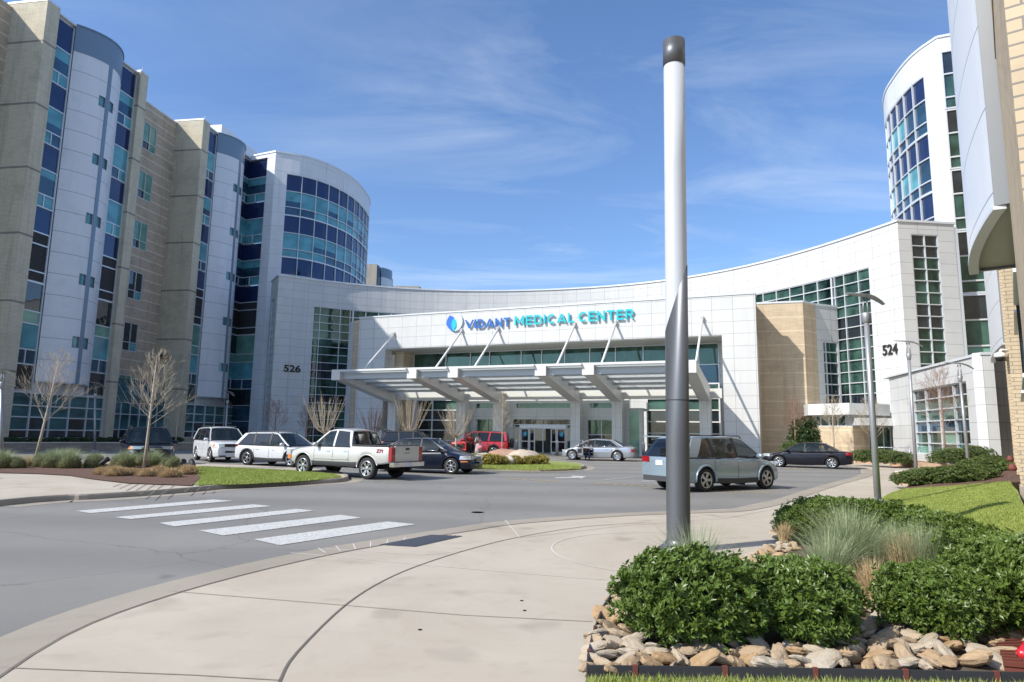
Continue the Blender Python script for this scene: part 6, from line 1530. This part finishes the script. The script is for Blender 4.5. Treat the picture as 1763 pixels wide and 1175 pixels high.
# hedges and background shrubs
hs=shrub_proto('hedge_shrub','shrub_leaf',.75,.7,.40,900,51,L=.10,W=.024,k=6); hs2=shrub_proto('loose_shrub','shrub_leaf',.8,.8,.60,700,52,L=.10,W=.02,k=6,box=1)
for k,(u,v,z,s,pr,lab) in enumerate([(u,v,z,s,hs,'one of the clipped hedge shrubs in front of the hairpin seat wall') for u,v,z,s in [(1568,836,.12,.75),(1588,834,.15,.8),(1612,833,.2,.85),(1636,832,.25,.85),(1660,830,.3,.85),(1682,826,.35,.8),(1600,826,.2,.7),(1645,824,.3,.7),(1690,817,.4,.95),(1712,820,.4,.95),(1672,818,.35,.8),(1705,806,.45,.9)]]+[(u,v,z,s,hs2,'one of the looser green shrubs at the foot of the annex') for u,v,z,s in [(1622,800,.4,.85),(1640,799,.5,1.0),(1662,797,.5,.95),(1685,796,.6,1.05),(1703,795,.6,.85)]]+[(u,v,z,s,hs2,'one of the green shrubs in the planter by the side entrance') for u,v,z,s in [(1488,797,.2,1.0),(1505,798,.2,1.1),(1524,799,.2,1.1),(1540,800,.2,1.0),(1555,799,.2,.9),(1495,791,.2,1)]]):
    p=G(u,v,z); grp={'cl':'clipped hedge by the seat wall','lo':'loose shrubs by the annex','gr':'planter shrubs by the side entrance'}[lab[11:13] if lab[7:10]=='the' else 'cl'] if False else lab[11:]
    put(pr,(p.x,p.y,z),k*1.1,(s*.95,s*.95,s*(.72 if pr is hs else .62)),lab,'shrub',grp,used)
dk=shrub_proto('low_shrub','magnolia_leaf',.8,.5,.22,260,61,L=.12,W=.03,k=6)
for k in range(12):
    u=10+k*27; p=G(u,772,.1); p=p*1.0; q=PL.at(OFF+k*1.6-.5,1.0); put(dk,(q.x+.2,q.y,.35),k,1.0,'one of the dark low shrubs behind the cap of the grey stone wall','shrub','dark low shrubs at the foot of the left wing',used)
# ---- bare trees
def bare(name,u,v,z,H,seed,kind,mat,lab,lean=0,cr=1.0,dist=None):
    rr=random.Random(seed); p=G(u,v,z); r=empty(name,tuple(p),0,lab,'tree'); mb=MB(); tk=MB()
    br=[]
    def grow(p0,d,L,rad,lev,mx):
        n=4; pts=[p0]; dd=d.copy(); q=p0.copy()
        for i in range(n):
            dd=(dd+rvec(rr)*.10+Vector((0,0,.10 if kind!='vase' else .05))).normalized(); q=q+dd*L/n; pts.append(q.copy())
        br.append((pts,rad,lev))
        if lev<mx:
            k=rr.randint(5,7) if lev==1 else rr.randint(2,4)
            for i in range(k):
                t=rr.uniform(.3,.95); j=min(int(t*n),n-1); pp=pts[j].lerp(pts[j+1],t*n-j)
                d2=(dd+rvec(rr)*(.65 if kind!='vase' else .35)).normalized(); grow(pp,d2,L*rr.uniform(.35,.6),rad*.5,lev+1,mx)
    if kind=='vase':
        h0=H*.36; tk.tube([(0,0,0),(.02,0,h0*.5),(0,.02,h0)],[.075,.06,.065],9)
        for i in range(34):
            a=rr.uniform(0,2*PI); s=rr.uniform(.08,.55)*cr; d=Vector((math.cos(a)*s,math.sin(a)*s,1)).normalized(); 
            st=Vector((math.cos(a)*.05,math.sin(a)*.05,h0*rr.uniform(.86,1))); d0=Vector((math.cos(a)*s*2.2,math.sin(a)*s*2.2,.6)).normalized()
            L=(H-h0)*rr.uniform(.65,1.0); mid=st+d0*L*.25; end=mid+d*L*.75
            pts=[st,mid,mid+(end-mid)*.5+rvec(rr)*.05,end]; br.append((pts,.022,1))
            for j in range(5):
                t=rr.uniform(.2,.9); pp=mid.lerp(end,t); e2=pp+(d+rvec(rr)*.35).normalized()*rr.uniform(.25,.6); br.append(([pp,pp.lerp(e2,.5)+rvec(rr)*.02,e2],.008,2))
    else:
        tk.tube([(0,0,0),(lean*.35,0,H*.3),(lean*.7,0,H*.62),(lean,0,H*.97)],[.065*cr,.05*cr,.035*cr,.008],9)
        nb=32
        for i in range(nb):
            t=.36+.58*i/nb; zz=H*t; a=i*2.4+rr.uniform(-.4,.4); up=.35+.8*t; L=H*(.34-.24*(t-.36)/.6)*rr.uniform(.75,1.15)*cr
            grow(Vector((lean*t,0,zz)),Vector((math.cos(a),math.sin(a),up)).normalized(),L,.0135*(1.2-t),1,3)
    for pts,rad,lev in br:
        n=len(pts); mb.tube(pts,[max(.0035,rad*(1-.75*i/(n-1))) for i in range(n)],5 if lev<2 else 3,0,False)
    tk.build('trunk',M[mat],r); mb.build('crown',M[mat],r); return r
def hgt(u,v,z,vt): p=G(u,v,z); return GY(u,vt,p.y).z-z
bare('bare_tree',59,799,ZI,hgt(59,799,ZI,606),3,'tree','bark_pale','bare young tree with a leaning pale trunk at the left of the island',.55,1.0)
bare('bare_tree',248,807,ZI,hgt(248,807,ZI,606),5,'tree','bark_pale','bare young tree with an upright pale trunk in front of the navy SUV',.1,1.0)
bare('vase_tree',557,786,0,hgt(557,786,0,664),8,'vase','bark_tan','bare vase-shaped tree in front of the tall 526 window, above the pickup roof',0,1.0)
bare('vase_tree',703,784,0,hgt(703,784,0,668),9,'vase','bark_tan','bare vase-shaped tree in front of the left canopy column, above the black sedan',0,.85)
bare('vase_tree',784,786,.0,hgt(784,786,0,688),10,'vase','bark_tan','bare vase-shaped tree just left of the red SUV bonnet',0,.95)
bare('bare_tree',864,792,.12,hgt(864,792,.12,670),12,'tree','bark_tan','thin bare tree in front of the red SUV rear, rising from the centre island',0,.6)
bare('bare_tree',640,780,0,hgt(640,780,0,690),13,'vase','bark_red','faint reddish bare tree in front of the left end of the sign wall',0,1.0)
bare('bare_tree',471,776,0,hgt(471,776,0,690),14,'tree','bark_red','small dark bare tree at the foot of the shaded 526 wall',0,1.1)
bare('bare_tree',525,776,0,hgt(525,776,0,700),15,'tree','bark_red','small bare tree left of the tall 526 window, behind the vase-shaped tree',0,1.0)
bare('bare_tree',301,778,0,hgt(301,778,0,670),16,'tree','bark_tan','slim bare tree against the brick pier, right of the navy SUV',0,.6)
bare('bare_tree',1371,789,.3,hgt(1371,789,.3,690),21,'tree','bark_red','bare reddish tree in front of the tan brick block beside the evergreen',0,1.1)
bare('bare_tree',1437,790,.3,hgt(1437,790,.3,685),22,'tree','bark_tan','bare tree behind the dark plum sedan at the side entrance',0,1.1)
bare('bare_tree',1506,797,.2,hgt(1506,797,.2,690),23,'tree','bark_tan','bare tree partly hidden by the nearest street lamp pole',0,1.1)
bare('bare_tree',1629,800,.4,hgt(1629,800,.4,634),24,'tree','bark_red','bare young tree in front of the annex window between two street lamps',0,1.0)
# evergreen
p=G(1387,789,.3); r=empty('evergreen_tree',tuple(p),0,'dark evergreen tree at the right end of the tan brick block','tree')
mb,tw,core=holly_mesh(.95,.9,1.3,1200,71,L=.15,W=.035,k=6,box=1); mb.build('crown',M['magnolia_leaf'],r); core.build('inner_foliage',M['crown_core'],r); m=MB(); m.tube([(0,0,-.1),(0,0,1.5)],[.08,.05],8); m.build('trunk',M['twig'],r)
p=G(1362,792,.3); put(hs2,(p.x,p.y,.3),1,(.8,.8,.9),'yellow-green shrub at the foot of the tan brick block, left of the evergreen','shrub',None,used)
# ---- stone bed
bed=[(1008,1182),(1010,1150),(1018,1110),(1036,1060),(1062,1020),(1095,992),(1150,990),(1215,985),(1270,965),(1300,950),(1345,938),(1332,918),(1350,900),(1380,882),(1440,876),(1500,880),(1590,905),(1660,935),(1763,985),(1850,1060),(1850,1166),(1600,1162),(1300,1160)]
simple('bed_soil',(.10,.075,.05),.95,0,.3,14)
flat('stone_bed_soil',[G(u,v,.012) for u,v in bed],'bed_soil')
def inpoly(x,y,P):
    c=False; n=len(P)
    for i in range(n):
        x1,y1=P[i]; x2,y2=P[(i+1)%n]
        if (y1>y)!=(y2>y) and x<(x2-x1)*(y-y1)/(y2-y1)+x1: c=not c
    return c
protos=[]
for i in range(9):
    rr=random.Random(100+i); protos.append(stone(200+i,.5,rr.uniform(.20,.34),rr.uniform(.10,.17),.22,14,9).build('river_stone',M['river_stone'],None))
rr=random.Random(77); placed=[]; ns=0
bedw=[tuple(G(u,v,.05))[:2] for u,v in bed]
def tryst(u,v,L,zz,tilt):
    global ns
    p=G(u,v,zz)
    if not inpoly(p.x,p.y,bedw): return
    for (x,y,l) in placed:
        if (x-p.x)**2+(y-p.y)**2<(.30*(l+L))**2: return
    if ns>=296: return
    o=protos[ns] if ns<9 else protos[rr.randrange(9)].copy()
    if ns>=9: COL.objects.link(o)
    placed.append((p.x,p.y,L)); ns+=1
    o.location=(p.x,p.y,zz+L*.08); o.scale=(L,L,L); o.rotation_euler=(rr.uniform(-.7,.7)*tilt,rr.uniform(-.55,.55)*tilt,rr.gauss(0.1,.9))
    tag(o,'smooth tan-grey river stone lying among the others in the stone bed','stone','river stones of the bed')
vis=[(1010,1100,1000,1160,110,.16,.26),(1010,1720,1112,1150,240,.17,.30),(1440,1540,965,1120,110,.16,.28),(1240,1370,915,975,60,.14,.26),(1690,1763,1070,1110,25,.2,.3),(1400,1640,1085,1130,60,.16,.3),(1100,1480,960,1000,60,.12,.2),(1480,1760,900,1000,50,.14,.24)]
for (u0,u1,v0,v1,n,l0,l1) in vis:
    for i in range(n*14):
        if n<=0: break
        k0=ns; tryst(rr.uniform(u0,u1),rr.uniform(v0,v1),rr.uniform(l0,l1),.04,1.0)
        if ns>k0: n-=1
print('stones',ns)
# second layer propped on the front row
# metal edging
simple('edging_black',(.035,.035,.04),.5)
def edging(pp,lab):
    P=Path([tuple(G(u,v,.0))[:2] for u,v in pp]); r=empty('metal_edging',(P.p[0].x,P.p[0].y,0),0,lab,'edging'); m=MB(); pbox(m,P,0,P.L,0,.085,-.006,.006); m.build('strip',M['edging_black'],r)
    x=.3
    while x<P.L: m=MB(); pbox(m,P,x,x+.035,.0,.09,-.012,.012); m.build('stake',M['rust_grate'],r); x+=.62
    WORLDROOTS.add('metal_edging')
edging([(1014,1168),(1200,1170),(1500,1175),(1850,1182)],'straight black metal edging in front of the river stones'); edging([(1011,1168),(1012,1150),(1020,1110),(1038,1060),(1064,1020),(1097,992)],'curved black metal edging between the pavement and the river stones')
# ---- turf blades
def turf(name,poly,n,seed,h,z0=.01,zfun=None,w=.004,parent=None):
    P=[G(*q) for q in poly]; V=[(p.x,p.y) for p in P]; rr=random.Random(seed); mb=MB(); tr=tessellate_polygon([P]); ar=[]
    for t in tr: a,b_,c_=[P[i] for i in t]; ar.append((b_-a).cross(c_-a).length)
    for i in range(n):
        t=rr.choices(tr,ar)[0]; a,b_,c_=[P[j] for j in t]; x,y=rr.random(),rr.random()
        if x+y>1: x,y=1-x,1-y
        p=a+(b_-a)*x+(c_-a)*y; d=math.hypot(p.x,p.y); hh=h*rr.uniform(.5,1.2); ww=w*(1+d*.09); s_=rr.uniform(0,PI); q=Vector((math.cos(s_)*ww,math.sin(s_)*ww,0)); k=len(mb.v)
        mb.v+=[tuple(p-q),tuple(p+q),(p.x+rr.uniform(-.6,.6)*hh,p.y+rr.uniform(-.6,.6)*hh,p.z+hh)]; mb.face((k,k+1,k+2))
    o=mb.build(name,M['turf']); tag(o,kind='stuff')
turf('grass',[(1500,871,.01),(1530,852,.02),(1555,843,.05),(1640,838,.25),(1738,830,.45),(1766,880,.4),(1800,960,.3),(1700,960,.15),(1600,920,.05),(1520,885,.02)],90000,1,.045)
turf('grass',[(342,836,ZI),(420,834,ZI),(500,830,ZI),(560,825.5,ZI),(588,821.5,ZI),(578,817.5,ZI),(515,811.5,ZI),(400,806,ZI),(315,803,ZI),(345,822,ZI)],45000,2,.05)
flat('front_lawn',[G(1010,1172,.006),G(1850,1188,.006),G(1850,1400,.006),G(1010,1400,.006)],'lawn'); turf('grass',[(1012,1172,.01),(1800,1186,.01),(1800,1240,.01),(1015,1240,.01)],14000,3,.06)
turf('grass',[(800,808,.12),(910,810.5,.12),(1000,807.5,.12),(1000,804,.12),(945,799.5,.12),(900,801,.12),(800,801,.12)],12000,4,.05)
# ================================================================== NEAR RIGHT BRICK WING
nr_=empty('brick_wing',(9,12,0),label='near yellow-brick wing at the right edge with overhanging curved white bays',cat='building')
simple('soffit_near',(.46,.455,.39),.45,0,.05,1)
brickmat('panel_near',(.76,.77,.78),(.75,.76,.77),(.20,.21,.22),60,1.3,.012,rough=.35,offset=0,bumps=.15,stain=.04)
dW=Vector((.607,.795)); nW=Vector((-.795,.607))
W0=Vector((6.95,9.0))
def wp(s,o,z=0): p=W0+dW*s+nW*o; return Vector((p.x,p.y,z))
PW=Path([tuple(wp(-14,0))[:2],tuple(wp(46,0))[:2]],flip=True); WO=14.0
def wbay(s0,o0,zb,Ls):
    n=16; pts=[]
    for i in range(n+1):
        t=i/n; p=wp(s0+Ls*t,o0+.48*math.sin(t*PI/2)**.9); pts.append((p.x,p.y))
    Q=Path(pts,flip=True); m=MB(); pbox(m,Q,0,Q.L,zb,36,-.15,0); m.build('bay_wall',M['panel_near'],nr_)
    # end cheek facing the camera
    m=MB(); e_=wp(s0+Ls,o0+.48); f_=wp(s0+Ls,-.4); m.prism([(e_.x,e_.y,zb),(f_.x,f_.y,zb),(f_.x,f_.y,36),(e_.x,e_.y,36)],(dW.x*.1,dW.y*.1,0)); a=wp(s0,o0); b_=wp(s0-.02,-.2); m.prism([(a.x,a.y,zb),(b_.x,b_.y,zb),(b_.x,b_.y,36),(a.x,a.y,36)],(dW.x*.1,dW.y*.1,0)); m.build('bay_cheek',M['panel_near'],nr_,fix=True)
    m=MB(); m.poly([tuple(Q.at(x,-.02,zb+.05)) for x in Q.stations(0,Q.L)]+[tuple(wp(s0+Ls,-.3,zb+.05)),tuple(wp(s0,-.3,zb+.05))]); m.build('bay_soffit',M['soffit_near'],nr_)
    m=MB(); pbox(m,Q,0,Q.L,zb-.06,zb,-.14,.02); m.build('drip_edge',M['coping'],nr_)
wbay(0,.07,5.0,4.35); wbay(16.5,.18,5.0,6.4)
def pier(s0,s1,o1,z1=36,joints=True):
    m=MB(); pbox(m,PW,WO+s0,WO+s1,-.2,z1,-2.5,o1); p_=m.build('brick_pier',M['brick_yellow'],nr_)
    if joints:
        m=MB()
        for z in (7.15,): pbox(m,PW,WO+s0-.01,WO+s1+.01,z,z+.14,-2.4,o1+.012)
        m.build('rowlock_band',M['brick_dark'],p_)
    m=MB(); pbox(m,PW,WO+s0-.02,WO+s1+.02,-.2,.55,-2.4,o1+.03); m.build('plinth',M['kerb'],p_)
brickmat('brick_dark',(.40,.30,.20),(.34,.26,.17),(.2,.17,.14),.1,.41,.009)
pier(-5.5,-.12,-.105); pier(9.6,10.8,.06); pier(14.6,15.9,.13); pier(27.0,28.2,.22)
# window strips beside the bays and recess between piers
for (a,b_) in ((4.45,9.6),(15.9,16.5),(22.9,27.0)):
    m=MB(); pbox(m,PW,WO+a,WO+b_,0,36,-.3,-.12); m.build('window',M['glass_dark'],nr_)
m=MB(); pbox(m,PW,WO-.12,WO+9.6,0,4.9,-.8,-.22); m.build('recess_wall',M['brick_yellow'],nr_)
m=MB(); pbox(m,PW,WO+17,WO+27,0,4.9,-.5,-.02); m.build('recess_wall',M['brick_yellow'],nr_)
m=MB(); pbox(m,PW,WO+10.8,WO+14.6,0,33,-2.5,-.5); m.build('recess_wall',M['brick_yellow'],nr_)
m=MB(); pbox(m,PW,WO-5.5,WO+46,0,33.5,-14,-2.6); m.build('rear_wall',M['brick_yellow'],nr_)
# sloped sills / deep frames on the ground storey seen edge-on
for z in (2.6,4.2):
    for (a,b_) in ((1.0,4.0),(5.0,8.4),(18.5,21.5)):
        m=MB(); pbox(m,PW,WO+a,WO+b_,z-1.2,z,-.216,-.17); m.build('window',M['glass_dark'],nr_); m=MB(); pbox(m,PW,WO+a-.05,WO+b_+.05,z,z+.06,-.21,-.08); m.build('window_sill',M['coping'],nr_)
# dome camera
q=GY(1722,616,20.5); r=empty('security_camera',tuple(q),0,'white dome security camera on a bracket at the near brick wing','camera')
m=MB(); m.lathe([(.16,0),(.17,.06),(.14,.14),(.05,.17),(0,.17)],(0,0,0),20); m.build('housing',M['white_paint'],r); m=MB(); m.lathe([(0,-.13),(.08,-.11),(.13,-.04),(.14,0)],(0,0,0),20); m.build('dome',M['trim_black'],r); m=MB(); m.tube([(0,0,.16),(.05,0,.24),(.35,.05,.24),(.6,.1,.16)],.045,8); m.build('bracket',M['white_paint'],r)
# copper downspout ends near the plinth
for i,(s_,) in enumerate(((10.2,),(15.2,))):
    p=(GY(1743,806,20) if i==0 else GY(1739,791,25)); r=empty('ground_lamp',tuple(p),0,('nearer' if i==0 else 'farther')+' small brown wall light low on the near brick wing','wall lamp'); m=MB(); m.lathe([(.10,-.08),(.12,0),(.06,.12),(0,.14)],(0,0,0),12); m.build('shade',M['rust_grate'],r)
EXPO=0.22
WORLDROOTS|={'brick_wing','hospital_wing','drum_tower','far_wing','curved_lobby_building','entrance_block','entrance_canopy','brick_side_block','side_annex','side_entrance'}
# ================================================================== WORLD, SUN, CAMERA
for o in list(bpy.data.objects):
    if o.type=='EMPTY' and o.get('label') and o.get('_w',1) and o.name.split('.')[0] in WORLDROOTS: local_root(o)
w=bpy.data.worlds.new('World'); SC.world=w; w.use_nodes=True; nt=w.node_tree
for n in list(nt.nodes): nt.nodes.remove(n)
out=nt.nodes.new('ShaderNodeOutputWorld'); bg=nt.nodes.new('ShaderNodeBackground'); sky=nt.nodes.new('ShaderNodeTexSky')
sky.sky_type='NISHITA'; sky.sun_disc=False
SAZ=math.radians(29); SEL=math.radians(40)
sdir=Vector((-math.cos(SAZ)*math.cos(SEL),-math.sin(SAZ)*math.cos(SEL),math.sin(SEL)))
sky.sun_elevation=SEL; sky.sun_rotation=math.atan2(sdir.x,sdir.y)
sky.air_density=1.0; sky.dust_density=1.1; sky.ozone_density=2.2; sky.altitude=0
tc=nt.nodes.new('ShaderNodeTexCoord')
sp=nt.nodes.new('ShaderNodeSeparateXYZ'); nt.links.new(tc.outputs['Generated'],sp.inputs[0])
def mth(op,a,b=None):
    n=nt.nodes.new('ShaderNodeMath'); n.operation=op
    for i,x in enumerate((a,b)):
        if x is None: continue
        if isinstance(x,(int,float)): n.inputs[i].default_value=x
        else: nt.links.new(x,n.inputs[i])
    return n.outputs[0]
z=mth('ADD',mth('MAXIMUM',sp.outputs[2],0.0),.10)
cx=mth('DIVIDE',sp.outputs[0],z); cy=mth('DIVIDE',sp.outputs[1],z)
cb=nt.nodes.new('ShaderNodeCombineXYZ'); nt.links.new(cx,cb.inputs[0]); nt.links.new(cy,cb.inputs[1])
mp=nt.nodes.new('ShaderNodeMapping'); mp.inputs['Rotation'].default_value=(0,0,math.radians(-38)); mp.inputs['Scale'].default_value=(.5,1.5,1); nt.links.new(cb.outputs[0],mp.inputs[0])
f=noise(nt,1.3,10,.62,mp.outputs[0],1.1); g=noise(nt,.5,4,.5,cb.outputs[0],.3)
cl=mth('MULTIPLY',ramp(nt,f,[(.46,0.),(.76,1.)]),ramp(nt,g,[(.42,0.15),(.68,1.)]))
cl=mth('MULTIPLY',cl,.55)
tn=nt.nodes.new('ShaderNodeMix'); tn.data_type='RGBA'; tn.blend_type='MULTIPLY'; tn.inputs[0].default_value=1; nt.links.new(sky.outputs[0],tn.inputs[6]); tn.inputs[7].default_value=(.84,1.0,1.2,1)
mx=mix(nt,cl,tn.outputs[2],(6.0,6.5,7.0))
nt.links.new(mx,bg.inputs[0]); bg.inputs[1].default_value=.15
nt.links.new(bg.outputs[0],out.inputs[0])
sl=bpy.data.lights.new('sun','SUN'); sl.energy=4.7; sl.angle=math.radians(.53); sl.color=(1,.945,.85)
so=bpy.data.objects.new('sun',sl); COL.objects.link(so); so.rotation_euler=sdir.to_track_quat('Z','Y').to_euler(); so.location=(0,0,50)
cd=bpy.data.cameras.new('camera'); co=bpy.data.objects.new('camera',cd); COL.objects.link(co)
cd.sensor_width=36; cd.lens=36*F/1763; cd.clip_end=2000; cd.clip_start=.05
co.location=(0,0,EYE)
co.rotation_euler=(Matrix.Rotation(PI/2+PIT,3,'X')@Matrix.Rotation(RL,3,'Z')).to_euler()
SC.camera=co
SC.view_settings.view_transform='Standard'; SC.view_settings.look='None'; SC.view_settings.exposure=EXPO; SC.view_settings.gamma=1
SC.render.engine='CYCLES'; SC.render.resolution_x=1024; SC.render.resolution_y=682
SC.cycles.max_bounces=6
